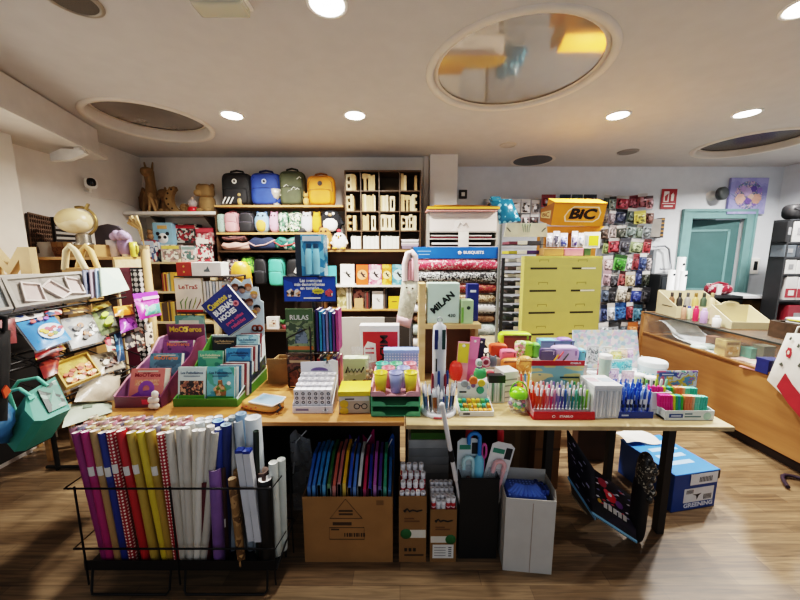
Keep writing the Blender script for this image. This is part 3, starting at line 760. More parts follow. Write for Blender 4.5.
for z,m_ in((zL[0],whiteboard),(zL[1],oak)):part('ledge',MB().box(-hw,hw,-(YB-LY)-.0,-.14,z-.018,z),m_,t)
for sx in(-1,1):part('side_panel',MB().box(sx*hw-.012,sx*hw+.012,-(YB-LY)+.03,-.004,0,lz-.02),oakd,t)
Y0=3.84
x0,x1=atY(345,210,Y0).x,atY(421,210,Y0).x
zt=atY(383,170,Y0).z;zb=lz
PW,PHt=x1-x0,zt-zb
t=thing('pigeonhole_shelf','dark brown pigeonhole shelf of sixteen compartments filled with wooden blocks','shelf',((x0+x1)/2,YB,zb+.001))
pm=C('#54402c',.5,var=.1)
part('back_panel',MB().box(-PW/2,PW/2,-.03,-.004,0,PHt),C('#7a6244',.7,var=.12),t)
colx=[-PW/2+PW*f for f in(.0,.21,.45,.72,1.0)]
rowz=[PHt*f for f in(.0,.245,.49,.745,1.0)]
dp=YB-Y0
b=MB();b.bbox(-PW/2,PW/2,-dp,-.004,PHt-.018,PHt,.006);part('top_panel',b,pm,t)
part('base_panel',MB().box(-PW/2,PW/2,-dp,-.004,0,.014),pm,t)
for sx in(-1,1):part('side_panel',MB().box(sx*(PW/2-.007)-.007,sx*(PW/2-.007)+.007,-dp,-.004,.014,PHt-.018),pm,t)
for z in rowz[1:4]:part('shelf',MB().box(-PW/2+.014,PW/2-.014,-dp+.005,-.03,z-.006,z+.006),pm,t)
for x in colx[1:4]:part('divider',MB().box(x-.006,x+.006,-dp+.006,-.03,.014,PHt-.018),pm,t)
PX,PZ=(x0+x1)/2,zb+.0015
bmats=[(C('#d3bd92',.7),'pale'),(C('#c4a775',.7),'tan'),(C('#dccaa6',.7),'cream'),(C('#b89868',.7),'light brown')]
rr=random.Random(5)
def blockmb(w,d,h,kind):
 b=MB()
 if kind==0:b.box(-w/2,w/2,-d/2,d/2,0,h)
 elif kind==1:
  b.box(-w/2,w/2,-d/2,d/2,0,h*.18);b.box(-w/2,w/2,-d/2,d/2,h*.82,h);b.box(-w*.25,w*.25,-d/2,d/2,h*.18,h*.82)
 elif kind==2:
  b.box(-w/2,-w*.12,-d/2,d/2,0,h)
  for f in(0,.42,.84):b.box(-w*.12,w/2,-d/2,d/2,h*f,h*(f+.16))
 elif kind==3:
  b.box(-w/2,-w*.2,-d/2,d/2,0,h);b.box(w*.2,w/2,-d/2,d/2,0,h);b.box(-w*.2,w*.2,-d/2,d/2,0,h*.2);b.box(-w*.2,w*.2,-d/2,d/2,h*.8,h)
 elif kind==4:
  b.box(-w/2,w/2,-d/2,d/2,h*.72,h);b.box(-w*.22,w*.22,-d/2,d/2,0,h*.72)
 return b
rows={3:[[(2,.3),(0,.12),(0,.12),(0,.12),(0,.1)],[(4,.4),(0,.15),(0,.14),(0,.14)],[],[(0,.15),(0,.15),(None,.42),(0,.14)]],2:[[(2,.3),(0,.16),(0,.12)],[(0,.13)]*5+[(0,.1)]*2,[(0,.11)]*4+[(None,.08),(3,.3)],[(0,.1),(0,.1),(4,.28),(0,.12),(0,.1),(2,.16)]],1:[[(2,.35),(None,.12),(0,.13),(0,.12)],[(0,.14)]*3+[(None,.14),(3,.3)],[(3,.26),(0,.1),(1,.3),(0,.14)],[(2,.2),(1,.24),(2,.18),(0,.08),(0,.14)]]}
rown={3:'top',2:'second',1:'third'}
kn={0:'straight block',1:'letter I block',2:'letter E block',3:'letter O block',4:'letter T block'}
colname=['first','second','third','last']
for r,cells in rows.items():
 for ci,items in enumerate(cells):
  xa,xb=colx[ci]+.009,colx[ci+1]-.009
  h0=(rowz[r+1]-rowz[r])*.86
  x=xa+.004
  real=[q for q in items if q[0]is not None];n=0
  for kind,f in items:
   w=(xb-xa-.012)*f
   if kind is not None:
    h=h0*rr.uniform(.84,.97);m_,cn=bmats[rr.randrange(4)]
    solo('wooden_block',blockmb(w*.95,.13,h,kind),m_,'%s wooden %s, %s in %s compartment of the %s row'%(cn,kn[kind],nth(n,len(real)),colname[ci],rown[r]),'wooden block',(PX+x+w/2,Y0+.09,PZ+rowz[r]+.0065),group='wooden blocks in the pigeonhole shelf')
    n+=1
   x+=w
for ci,cnt in((0,8),(1,10),(2,12)):
 xa,xb=colx[ci]+.01,colx[ci+1]-.01
 off=.05 if ci==0 else .01
 w=(xb-xa-off)/cnt
 for i in range(cnt):
  b=MB();b.box(-w*.44,w*.44,-.09,.09,0,(rowz[1])*.66*rr.uniform(.96,1.03))
  solo('booklet',b,C(['#e3e2d6','#d5d8cc','#e8e6dc'][i%3],.7),'white booklet, %s in %s compartment of the bottom row'%(nth(i,cnt),colname[ci]),'booklet',(PX+xa+off+w*(i+.5),Y0+.1,PZ+.0145),group='white booklets in the pigeonhole shelf')
xa,xb=colx[3]+.012,colx[4]-.016
zz=PZ+.0145
for i,(h,c_,nm)in enumerate(((.035,'#7c7080','mauve'),(.022,'#a59aa4','lilac grey'),(.012,'#d8d6d2','white'),(.012,'#4c4a4c','charcoal'),(.014,'#e2e0dc','bright white'),(.012,'#c2c0c0','light grey'))):
 b=MB();w=(xb-xa)*rr.uniform(.86,.98);b.box(-w/2,w/2,-.1,.1,0,h)
 solo('paper_stack',b,C(c_,.7),'%s paper pad in the last bottom compartment, %s'%(nm,'lowest' if i==0 else 'topmost' if i==5 else ORD[i]+' from bottom'),'paper',(PX+(xa+xb)/2,Y0+.115,zz),group='paper pads in the pigeonhole shelf',rz=rr.uniform(-.01,.01));zz+=h+.0005
t=plushbag('brown plush dog sitting on the ledge left of pigeonhole shelf',316,331,225,249.5,C('#a8743e',.9,var=.2),lz+.0,'#7a4e26','#1a1410','#e0c8a4',.14,LY-.02,'plush_dog','plush toy','plush toys on the ledge','#a8743e',None,'#c09058')
t=plushbag('white plush hen with red comb beside the pigeonhole shelf',331,346,232,249.5,C('#e6e2da',.9),lz,None,'#1a1a1a',None,.13,LY-.02,'plush_hen','plush toy','plush toys on the ledge','#dcd6cc','#d09a40','#d09a40')
part('comb',MB().sq((0,-.01,.218),(.026,.01,.02),1,1,10,6),C('#b8323a',.8),t)
part('wattle',MB().sq((0,-.06,.135),(.008,.008,.014),1,1,8,5),C('#b8323a',.8),t)
t=plushbag('small pink plush lying between the brown dog and the water bottle display',306,316,228,240,C('#c79aa0',.9),atY(311,240,LY).z,'#a87a84','#1a1a1a',None,.1,LY-.02,'plush_pig','plush toy','plush toys on the ledge')
t.location.z=lz+.0;
G='cover-out books on the white ledge'
def bird(t,w,h,d,c='#1a1716',s=1):
 b=MB();z=h*.5;k=w*.38*s
 b.prism([(-k,z+k*.5),(-k*.3,z+k*.2),(k*.2,z-k*.5),(k*.9,z-k*.7),(k*.4,z-k*.1),(k*.9,z+k*.2),(k*.2,z+k*.15),(-k*.1,z+k*.8),(-k*.35,z+k*.35)],-d/2-.0015,-d/2-.0005)
 part('bird_print',b,C(c,.6),t)
def cover(px0,px1,yt,yb,mat,label,base,Y,halo=None,birdc=None,d=.02,group=G,s=1,title=None):
 x,z,w,h=fit(px0,px1,yt,yb,Y)
 t=book_front('book',label,'book',(x,Y+d/2+.03,base+.002),w,h,d,mat,group=group,tilt=-.06)
 if halo:
  b=MB().at((0,-d/2-.0002,h*.5),(pi/2,0,0));b.lathe([(w*.42,0),(w*.42,.0004)],24);part('halo_print',b,C(halo,.6),t)
 if birdc:bird(t,w,h,d,birdc,s)
 return t
cover(325,336,266,285,C('#4fa0a8',.5),'plain teal book, leftmost on the white ledge',zL[0],LY+.05)
cover(340,354,264,285,C('#ece8e0',.5),'white book with black ink drawing on the white ledge',zL[0],LY+.02,None,'#26221f',s=.9)
cover(356,368,264,284.5,C('#d35a24',.5),'orange book with black bird on the white ledge',zL[0],LY+.02,'#e8a070','#1f1a18')
cover(368.5,381.5,264,284.5,P(['#b0506e','#d9a0b0','#c67890','#e6c4c8'],30),'pink book with black bird on the white ledge',zL[0],LY+.02,'#ecd6d8','#1f1a18')
cover(382,391.5,264,284.5,P(['#d0902c','#e2b44c','#c07a1c'],30),'golden yellow book with black bird on the white ledge',zL[0],LY+.02,'#f0d490','#1f1a18')
cover(392,405,264,284.5,P(['#5d97a4','#86b6bc','#4a8090'],30),'blue-green book with black bird on the white ledge, rightmost',zL[0],LY+.02,'#b8d6d6','#1f1a18')
G='books on the lower ledge'
cover(337,346,288,309,P(['#b9a878','#cfc49a','#8f8558'],20),'olive cover book, leftmost on the lower ledge',zL[1],LY+.03,group=G)
shelf_books(346.5,352,287,309,LY+.04,BC(('#d9d2c0','ivory'),('#9a948a','grey')),zL[1],G,'of the pale spines on the lower ledge',seed=9)
cover(353,364,289,301,P(['#7a3a38','#4c2a2e','#b07a70','#2e2022'],30),'dark red cover book behind the brown box on lower ledge',zL[1]+.075,LY+.08,group=G)
cover(354,363,299,309.5,C('#b58d62',.7),'small light brown book on the lower ledge',zL[1],LY+.01,group=G)
shelf_books(364.5,371,290,309,LY+.04,BC(('#3a302c','black'),('#5c4a42','brown'),('#8a3a34','red')),zL[1],G,'of the dark spines on the lower ledge',seed=10)
cover(372,383,292,309.5,C('#e4e0da',.6),'white book with grey drawing on the lower ledge',zL[1],LY+.01,None,'#8a8680',group=G,s=.8)
shelf_books(383.5,389,289,309,LY+.05,BC(('#2e2a2a','black'),('#6b5b50','taupe')),zL[1],G,'of the spines right of the white book',seed=11)
t=cover(388.5,400,297,309.5,C('#d9b02e',.5),'bright yellow book on the lower ledge',zL[1],LY+.01,group=G)
part('title_band',MB().cbox(.06,.001,.012,0,0,-.011,.08),C('#6e5a14',.6),t)
shelf_books(390,404,288,296.5,LY+.1,BC(('#3a3230','black'),('#5a4a44','brown'),('#7a6a60','grey')),zL[1],G,'of the spines behind the yellow book',seed=12)
for i,(a0,a1,yt,yb,Y,c_,lab)in enumerate(((340,385,317,365,3.3,'#bdb9b0','large blank grey canvas leaning behind the pink notebook stand'),(384,412,317,340,3.45,'#39322c','dark brown panel leaning right of the grey canvas'))):
 x,z,w,h=fit(a0,a1,yt,yb,Y)
 t=thing('canvas',lab,'canvas',(x,Y,0));part('canvas_cloth',MB().bbox(-w/2,w/2,-.012,.0,.0,z+h,.003),C(c_,.8,var=.04),t)
 part('stretcher',MB().box(-w/2+.01,w/2-.01,.0,.015,.0,z+h-.01),oak,t)
class Q:
 """a leaning rectangle through four real corner points BL, BR, TR, TL"""
 def __init__(s,bl,br,tr,tl):
  s.c=[Vector(p)for p in(bl,br,tr,tl)]
  s.o=(s.c[0]+s.c[1])/2
  n=(s.c[1]-s.c[0]).cross(s.c[3]-s.c[0]).normalized()
  if n.dot(Vector((0,0,CH))-s.o)<0:n=-n
  s.n=n
  s.w=(s.c[1]-s.c[0]).length;s.h=(s.c[3]-s.c[0]).length
 def p(s,u,v,o=0):
  a=s.c[0]*(1-u)*(1-v)+s.c[1]*u*(1-v)+s.c[2]*u*v+s.c[3]*(1-u)*v
  return a+s.n*o-s.o
 def prism(s,b,uv,a,c,m=0):
  n=len(uv);vs=[s.p(u,v,a)for u,v in uv]+[s.p(u,v,c)for u,v in uv]
  b.add(vs,[tuple(range(n)),tuple(range(2*n-1,n-1,-1))]+[(i,(i+1)%n,n+(i+1)%n,n+i)for i in range(n)],m);return b
 def rect(s,b,u0,u1,v0,v1,a,c,m=0):return s.prism(b,[(u0,v0),(u1,v0),(u1,v1),(u0,v1)],a,c,m)
 def disc(s,b,u,v,r,a,c,n=14,m=0,ry=None):
  k=s.w/s.h
  return s.prism(b,[(u+r*math.cos(i*2*pi/n),v+(ry or r*k)*math.sin(i*2*pi/n))for i in range(n)],a,c,m)
 def pouch(s,b,t,u0=0,u1=1,v0=0,v1=1,m=0,seed=0,nx=8,nz=8,wob=.12,o=0):
  rr=random.Random(seed);vs=[];fs=[]
  for side in(1,-1):
   for j in range(nz+1):
    for i in range(nx+1):
     u=i/nx;v=j/nz
     k=max(0,(1-(2*u-1)**2)*(1-(2*v-1)**2))**.5
     vs.append(s.p(lerp(u0,u1,u),lerp(v0,v1,v),o+side*t/2*k+rr.uniform(-1,1)*wob*t*k))
  n1=(nx+1)*(nz+1)
  for sd in(0,1):
   for j in range(nz):
    for i in range(nx):
     a=sd*n1+j*(nx+1)+i;q=(a,a+1,a+nx+2,a+nx+1);fs.append(q if sd==0 else q[::-1])
  return b.add(vs,fs,m,True)
 def text(s,t,size,mat,parent,u=.5,v=.5,o=.001,width=None,height=None,bold=.02,rot=0,name='title',align='CENTER'):
  me=text_mesh(t,size,bold*size,0,.0002,align)
  xs=[q.co.x for q in me.vertices];ys=[q.co.y for q in me.vertices]
  if width and xs:
   k=width*s.w/(max(xs)-min(xs));ky=k if not height else height*s.h/(max(ys)-min(ys))
   for q in me.vertices:q.co.x*=k;q.co.y*=ky
  cr,sr=math.cos(rot),math.sin(rot)
  for q in me.vertices:
   x,y=q.co.x*cr-q.co.y*sr,q.co.x*sr+q.co.y*cr
   q.co=s.p(u+x/s.w,v+y/s.h,o+q.co.z)
  me.materials.append(mat)
  return link(name,me,parent)
def QX(px,xb,xt):
 """corners BL, BR, TR, TL in the photo; bottom edge on plane X=xb, top edge on X=xt"""
 return Q(atX(*px[0],xb),atX(*px[1],xb),atX(*px[2],xt),atX(*px[3],xt))
def QY(px,yb,yt):
 return Q(atY(*px[0],yb),atY(*px[1],yb),atY(*px[2],yt),atY(*px[3],yt))
def pouch_thing(name,label,cat,q,t,mat,header=None,film=None,seed=0,group=None,deco=None,hv=.8):
 o=thing(name,label,cat,q.o,group=group)
 if header:
  part('print_sheet',q.pouch(MB(),t,v1=hv,seed=seed),mat,o)
  part('header_card',q.rect(MB(),0,1,hv,1,-.001,.001),header,o)
 else:part('print_sheet',q.pouch(MB(),t,seed=seed),mat,o)
 if film:part('clear_film',q.pouch(MB(),t*1.25,-.06,1.06,-.06,1.0,seed=seed+1,wob=.16),film,o)
 if deco:deco(o,q)
 return o
film=clear('#dfe6ea',.07,.08)
t=thing('display_rack','dark wire display rack with sloping tiers along the left side','rack',(-2.0,1.7,0))
bk=C('#1d1b1a',.5,metal=.3)
for y in(-.85,-.2,.5):part('post',MB().tube([(-.52,y,0),(-.52,y,1.36)],.014,8),bk,t)
part('back_panel',MB().box(-.55,-.53,-.86,.52,.25,1.2),C('#17130f',.8),t)  # near-black sheet added as the shade behind the packs
for y in(-.85,.5):part('foot',MB().tube([(-.6,y,.02),(-.15,y,.02)],.012,8),bk,t)
def tier(xf,zf,xr,zr):
 b=MB()
 b.tube([(xf,-.9,zf),(xf,.58,zf)],.007,6);b.tube([(xf,-.9,zf+.03),(xf,.58,zf+.03)],.005,6);b.tube([(xr,-.9,zr),(xr,.58,zr)],.007,6)
 for i in range(10):b.tube([(xf,-.9+i*.15,zf+.03),(xf,-.9+i*.15,zf),(xr,-.9+i*.15,zr)],.004,5)
 part('wire_tier',b,bk,t)
tier(.34,.84,-.12,1.02);tier(.20,1.035,-.2,1.22);tier(.06,1.27,-.5,1.36);
frame_m=P(['#847f78','#979189','#8c867e'],12,'noise',.6);pf=C('#cbbfb8',.6)
q=QX([(15,309.5),(93,297),(82,272.5),(0,278.5)],-1.93,-2.12)
t=thing('photo_frame','grey wooden picture frame with three tilted openings on the left rack','frame',q.o)
part('frame_board',q.rect(MB(),0,1,0,1,-.02,.0),frame_m,t)
b=MB()
for u0,u1,v0,v1 in((0,1,0,.07),(0,1,.9,1),(0,.045,.07,.9),(.955,1,.07,.9)):q.rect(b,u0,u1,v0,v1,.0,.012)
part('frame_moulding',b,C('#a09b93',.6),t)
for pts in([(.12,.14),(.36,.03),(.37,.66),(.16,.78)],[(.36,.55),(.5,.78),(.72,.22),(.56,.04)],[(.69,.2),(.9,.12),(.9,.68),(.7,.85)]):
 b=MB();cx_,cy_=sum(p[0]for p in pts)/4,sum(p[1]for p in pts)/4
 q.prism(b,pts,.001,.004);part('photo_insert',b,C('#b7a6a0',.5),t)
 for i in range(4):
  p1,p2=pts[i],pts[(i+1)%4];i1=vl(p1,(cx_,cy_),.16);i2=vl(p2,(cx_,cy_),.16)
  part('opening_edge',q.prism(MB(),[p1,p2,i2,i1],.001,.016),pf,t)
q=QX([(-28,316),(12.5,310.5),(-1,279),(-45,283)],-1.93,-2.12)
t=thing('photo_frame','grey picture frame cut by the left edge of the photo','frame',q.o)
part('frame_board',q.rect(MB(),0,1,0,1,-.02,0),C('#8b8f8f',.6),t)
b=MB()
for u0,u1,v0,v1 in((0,1,0,.07),(0,1,.9,1),(.92,1,.07,.9)):q.rect(b,u0,u1,v0,v1,0,.012)
part('frame_moulding',b,frame_m,t)
p1,p2=atX(-30,281,-2.13),atX(82,272,-2.13)
z0=(p1.z+p2.z)/2
t=thing('display_box','long pale grey box lying behind the picture frames on the rack','box',(-2.3,(p1.y+p2.y)/2,z0-.06))
L=(p2.y-p1.y)
part('box_body',MB().bbox(-.22,.16,-L/2,L/2,0,.055,.004),C('#a9a7a0',.6),t);part('edge_strip',MB().box(.1,.165,-L/2,L/2,.055,.06),C('#b4b3ac',.6),t)
GB='books leaning at the end of the left rack'
def lean_book(label,px,mat,th,xb=-1.86,xt=-1.97,deco=None):
 q=QX(px,xb,xt);t=thing('book',label,'book',q.o,group=GB)
 part('cover',q.rect(MB(),0,1,0,1,-.002,.0),mat,t)
 part('pages',q.rect(MB(),.03,1,.01,.99,-th,-.002),PAGES,t)
 part('spine',q.rect(MB(),-.02,.03,0,1,-th-.002,-.002),mat,t)
 if deco:deco(t,q)
 return t
def hummingbird(t,q):
 b=MB();q.prism(b,[(.3,.62),(.42,.5),(.5,.36),(.62,.22),(.66,.26),(.6,.4),(.52,.55),(.4,.66)],.0005,.001);part('bird_print',b,C('#3e5a58',.6),t)
 b=MB();q.prism(b,[(.5,.5),(.78,.72),(.7,.5),(.56,.42)],.0005,.001);part('wing_print',b,C('#5f8a86',.6),t)
 b=MB();q.prism(b,[(.3,.62),(.12,.7),(.3,.66)],.0005,.001);part('beak_print',b,C('#2c3432',.6),t)
lean_book('pale green book with hummingbird cover, front of the leaning books',[(103,296),(129.5,289.5),(119,268),(100.5,268)],P(['#b9d2bd','#c9dcc4','#a9c9bb'],8,'noise'),.012,deco=hummingbird)
lean_book('light blue book just left of the hummingbird book',[(98,297.5),(122,291),(116,268.5),(96,268.5)],C('#9db9d6',.5),.010,-1.885,-1.995)
lean_book('greyish purple book between blue and navy leaning books',[(92.5,298),(118,292),(112,269),(90,269.5)],C('#8c7a88',.5),.010,-1.91,-2.02)
lean_book('navy blue book, leftmost of the leaning books',[(87.5,298.5),(112,292),(106,269.5),(83,270)],C('#2d3b5e',.5),.010,-1.935,-2.045)
GP='craft packs hanging on the left rack'
white_c=C('#e7e5e0',.5)
def ovald(t,q):
 b=MB();q.disc(b,.58,.42,.34,.016,.019,20);part('oval_print',b,C('#cfe0ec',.5),t)
 for i,(u,v,c_)in enumerate(((.42,.4,'#e0b838'),(.56,.46,'#b83a40'),(.68,.5,'#c94848'),(.62,.3,'#7a9a4a'),(.48,.28,'#d9892c'),(.74,.36,'#4a62a8'),(.3,.84,'#c8504a'),(.5,.88,'#d8a0a8'),(.66,.86,'#8a5ab0'),(.36,.48,'#e8c040'),(.5,.5,'#b84a6a'),(.68,.4,'#e0d8e8'),(.84,.44,'#b83040'))):
  b=MB();q.disc(b,u,v,.075,.018,.024,9);part('toy_print',b,C(c_,.5),t)
pouch_thing('craft_pack','bright blue toy pack with oval picture on the left rack','pack',QX([(37,351),(72,339.5),(54,315.5),(16,323)],-1.76,-1.92),.03,P(['#2f7fc6','#3b8bd0','#2a74bb'],6,'noise',.3),film=film,group=GP,deco=ovald)
def animals(t,q):
 for i,(u,v,c_)in enumerate(((.22,.55,'#3b5a9a'),(.7,.6,'#6e6a74'),(.45,.35,'#49423e'))):part('picture_print',q.disc(MB(),u,v,.1,.001,.002,10),C(c_,.5),t)
q=QX([(16,322),(53,314),(44,307),(4,313.5)],-1.93,-1.98)
t=thing('header_card','white picture header card above the bright blue toy pack','card',q.o,group=GP);part('card_sheet',q.rect(MB(),0,1,0,1,-.001,.001),white_c,t);animals(t,q)
def scene_print(seed,cols,n=18):
 def f(t,q):
  rr=random.Random(seed)
  for i in range(n):part('toy_print',q.disc(MB(),rr.uniform(.2,.8),rr.uniform(.12,.62),rr.uniform(.05,.1),.012,.022,8),C(cols[i%len(cols)],.5),t)
 return f
pouch_thing('craft_pack','grey pack with small animal pictures beside the blue toy pack','pack',QX([(72,349),(107,340),(90,314),(60,319)],-1.765,-1.93),.03,P(['#9a9d99','#aeb0ac','#80848a'],9,'noise',.35),film=film,group=GP,seed=3,deco=scene_print(2,['#4a4440','#6a625a','#e9e9e6','#4c4a4a','#b0784a']))
def limeball(t,q):
 for u,v,r in((.45,.62,.2),(.5,.3,.26),(.62,.42,.18)):part('lime_toy',q.disc(MB(),u,v,r,.012,.03,12),C('#c3d83c',.5),t)
pouch_thing('craft_pack','pack with lime green toy in a green edged frame on left rack','pack',QX([(102,336),(118.5,330),(110,305.5),(91,312)],-1.78,-1.95),.02,P(['#7c8a58','#4c4f44','#97a668','#5c6048'],14),group=GP,film=film,deco=limeball)
for lab,px,cols in(('small pack with blue and red print on the left rack behind blue pack',[(47,316),(62,314),(61,305),(41,306.5)],['#3a5680','#b04448','#d9d4cc','#6f8aa8']),('small tan and black pack above the grey animal pack',[(64,315),(90,311),(87,304),(62,307)],['#b98a4a','#3c3026','#d9b878','#6a4e30']),('thin gold pack beside the hummingbird book',[(93,312),(112,305),(108,300.5),(92,303)],['#c9a63c','#8a6a24','#e2cf84'])):
 pouch_thing('craft_pack',lab,'pack',QX(px,-1.9,-2.0),.012,P(cols,35),group=GP,seed=len(lab))
for lab,px,cols,x_ in(('orange pack hanging above the purple pouch',[(115,316.5),(134,314),(132,304.5),(113,307)],['#c9702c','#e0a050','#8a4a24'],-1.72),('shiny purple pouch hanging under the orange pack',[(121,333.5),(138,327),(135,315.5),(119,318)],['#8a3a9a','#b05ac0','#6a2a7a'],-1.70)):
 pouch_thing('craft_pack',lab,'pack',QX(px,x_,x_-.06),.03,P(cols,14,'noise',.25),group=GP,seed=len(lab))
def doy(t,q):
 part('lower_print',q.pouch(MB(),.03,.2,.92,.08,.5,seed=4,o=.012),P(['#5fa79a','#8fc0b0','#4f8f8a'],18,'noise',.3),t)
 part('title_band',q.rect(MB(),.2,.9,.66,.78,.021,.024),C('#e7b9d8',.4),t)
pouch_thing('doy_pack','magenta and teal stand-up pouch at the far end of left rack','pack',QX([(140,320),(161.5,315),(157,291),(132.5,294)],-1.66,-1.74),.04,P(['#b33aa0','#c85ab4','#9a2c8c'],10,'noise',.25),C('#9a3fb0',.3),group=GP,seed=8,deco=doy)
def candy(t,q):
 rr=random.Random(4)
 for i in range(26):part('figure_print',q.disc(MB(),rr.uniform(.12,.86),rr.uniform(.08,.62),rr.uniform(.05,.10),.012,.022,8),C(['#c2532a','#d9803c','#e0c0a0','#a33f24'][i%4],.5),t)
 for i in range(4):part('border_edge',q.rect(MB(),*((0,1,0,.05),(0,1,.95,1),(0,.05,.05,.95),(.95,1,.05,.95))[i],.001,.02),C('#b58f3c',.5),t)
pouch_thing('craft_pack','golden orange craft pack on the lower tier of left rack','pack',QX([(65,391),(100.5,376),(86,354.5),(50,367)],-1.64,-1.80),.03,P(['#b0923a','#c9ac50','#8f7a2c'],12,'noise',.3),film=film,group=GP,deco=candy,seed=6)
pouch_thing('craft_pack','beige pack with little figures right of the golden pack','pack',QX([(101,374.5),(125,367),(118,349),(88,356)],-1.65,-1.79),.03,P(['#9a8a72','#b5a88e','#6a5c4a'],16,'noise',.35),film=film,group=GP,deco=scene_print(7,['#6a4a3a','#d9d2c4','#8a5a44','#3c3430']),seed=7)
pouch_thing('craft_pack','dark red pack half hidden left of the golden pack','pack',QX([(44,379),(58,373),(60,351),(36,358)],-1.70,-1.84),.02,P(['#7a2c2a','#9a4030','#54201e','#b06a3c'],20,'noise',.35),group=GP,seed=9)
pouch_thing('craft_pack','yellow and red pack under the bright blue pack','pack',QX([(36,360),(66,349),(62,343),(34,352)],-1.755,-1.80),.02,P(['#c9a23a','#a8302c','#5a2424','#d9b860'],20,'noise',.35),group=GP,seed=19)
pouch_thing('craft_pack','narrow blue pack standing on edge by the far end of the rack','pack',QX([(118,362),(125.5,360),(121,331),(114,334)],-1.66,-1.76),.02,P(['#3c6f9a','#28405c','#7aa0b8'],12,'noise',.3),group=GP,seed=10)
for i,(px,c_)in enumerate((([(108,352),(116,349),(113,336),(104,338)],'#b03a44'),([(126,350),(136,346),(134,332),(124,335)],'#3a3440'),([(138,352),(146,348),(142,326),(134,328)],'#7a4a3a'),([(146,346),(154,343),(152,322),(144,324)],'#c9bfa8'))):
 pouch_thing('craft_pack',['red slim pack between the beige pack and blue edge','dark slim pack under the purple pouch','brown slim pack under the magenta pouch, left','cream slim pack under the magenta pouch, right'][i],'pack',QX(px,-1.70,-1.76),.014,P([c_,'#2c2828','#cdbfae'],45),group=GP,seed=20+i)
def blacktext(t,q):
 b=MB()
 for i,(u0,u1,v0,v1)in enumerate(((.62,.68,.55,.9),(.70,.76,.52,.88),(.78,.9,.55,.66),(.78,.9,.76,.86))):part('black_mark',q.rect(MB(),u0,u1,v0,v1,.026,.03),C('#26221f',.5),t)
pouch_thing('plastic_bag','creased white plastic bag with black marks under the lower tier','bag',QX([(74,402),(118,400),(122,370),(80,384)],-1.58,-1.72),.10,C('#b4a896',.3,var=.25,bump=.9,bs=14),seed=12,deco=blacktext)
q=QX([(62,428),(112,412),(112,402),(68,404)],-1.5,-1.62)
pouch_thing('plastic_bag','pale mint folded plastic bag on the lowest tier beside wrapping rolls','bag',q,.03,C('#a5ae9c',.5,var=.12),seed=13,deco=lambda t,q:part('dark_print',q.rect(MB(),.3,.5,.55,.7,.016,.019),C('#5a6a5a',.6),t))
tealm=C('#3f8c7a',.55,var=.1);tealn=C('#3c8575',.55,var=.1)
q=QX([(43,429),(71.5,415.5),(56,383),(28,400)],-1.40,-1.52)
t=thing('tote_bag','teal green tote bag with clear picture window hanging at lower left','bag',q.o+Vector((0,0,.03)))
b=MB();q.prism(b,[(-.18,.12),(.1,0),(1,0),(1,1),(.0,1),(-.28,.55)],-.16,0);part('bag_body',b,tealm,t)
part('window_print',q.rect(MB(),.3,.94,.14,.9,.001,.004),P(['#7f9a8e','#3c4a44','#c9d0c4','#5a8a7a','#2c3a36'],30),t)
for u in(.02,.62):
 part('strap',MB().tube([q.p(u,.85,.004),q.p(u-.15,1.25,.0),q.p(u-.4,1.62,-.05),q.p(u-.55,1.6,-.1),q.p(u-.35,1.2,-.15),q.p(u-.1,.95,-.16)],.007,6),C('#6fbfa8',.5),t)
part('strap_patch',q.rect(MB(),-.06,.12,.72,.86,.001,.008),C('#6fbfa8',.5),t)
q=QX([(14,432),(42,430),(36,388),(8,392)],-1.42,-1.48)
t=thing('tote_bag','translucent blue tote bag behind the teal one at lower left','bag',q.o)
part('bag_body',q.pouch(MB(),.12,seed=3,o=-.12),C('#3f6f96',.3,alpha=.9),t);part('strap',MB().tube([q.p(.1,.95,-.1),q.p(.1,1.3,-.1),q.p(.5,1.45,-.1),q.p(.7,1.2,-.1),q.p(.75,.95,-.1)],.009,6),C('#5f8fb4',.4),t)
q=QX([(-14,424),(16,420),(19,330),(-12,322)],-1.40,-1.42)
t=thing('cloth_bag','tall black cloth bag with orange diamond at the left edge of the photo','bag',q.o)
part('bag_body',q.pouch(MB(),.05,seed=5,o=-.03),C('#131212',.8),t)
part('orange_diamond',q.prism(MB(),[(.48,.32),(.60,.38),(.76,.32),(.58,.24)],-.003,.004),C('#d2562c',.5),t)
part('strap',MB().tube([q.p(.3,.97,-.02),q.p(.32,1.12,-.02),q.p(.7,1.12,-.02),q.p(.72,.97,-.02)],.008,6),C('#1c1b1b',.8),t)
q=QX([(-12,346),(17,343),(15,318),(-14,322)],-1.80,-1.84)
pouch_thing('craft_pack','dark maroon pack at the left edge under the cut-off frame','pack',q,.03,P(['#6a2f30','#8a4442','#4c2424'],10,'noise'),group=GP,seed=15)
CY=2.78
p=atY(90,257,CY);ctz=p.z
cxa,cxb=atY(34,257,CY).x,atY(122,262,CY).x
cxa=max(cxa,XL+.02)
t=thing('corner_shelf','wooden corner shelf unit carrying the globe and cups on the left','shelf unit',((cxa+cxb)/2,CY+.12,0))
hw=(cxb-cxa)/2
part('top_board',MB().box(-hw,hw,-.2,.14,ctz-.022,ctz),oak,t)
part('shelf',MB().box(-hw+.02,hw-.02,-.19,.11,ctz-.32,ctz-.3),oak,t);part('back_panel',MB().box(-hw+.02,hw-.02,.11,.14,0,ctz-.022),brownb,t)
for sx in(-1,1):part('side_panel',MB().box(sx*(hw-.01)-.01,sx*(hw-.01)+.01,-.19,.11,0,ctz-.022),pale,t)
cx=lambda px,Y=CY+.1:atY(px,250,Y).x
x,z,w,h=fit(78,103,245,257,CY+.02)
t=thing('cardboard_box','brown cardboard box under the globe on the corner shelf','box',(x,CY+.06,ctz+.001))
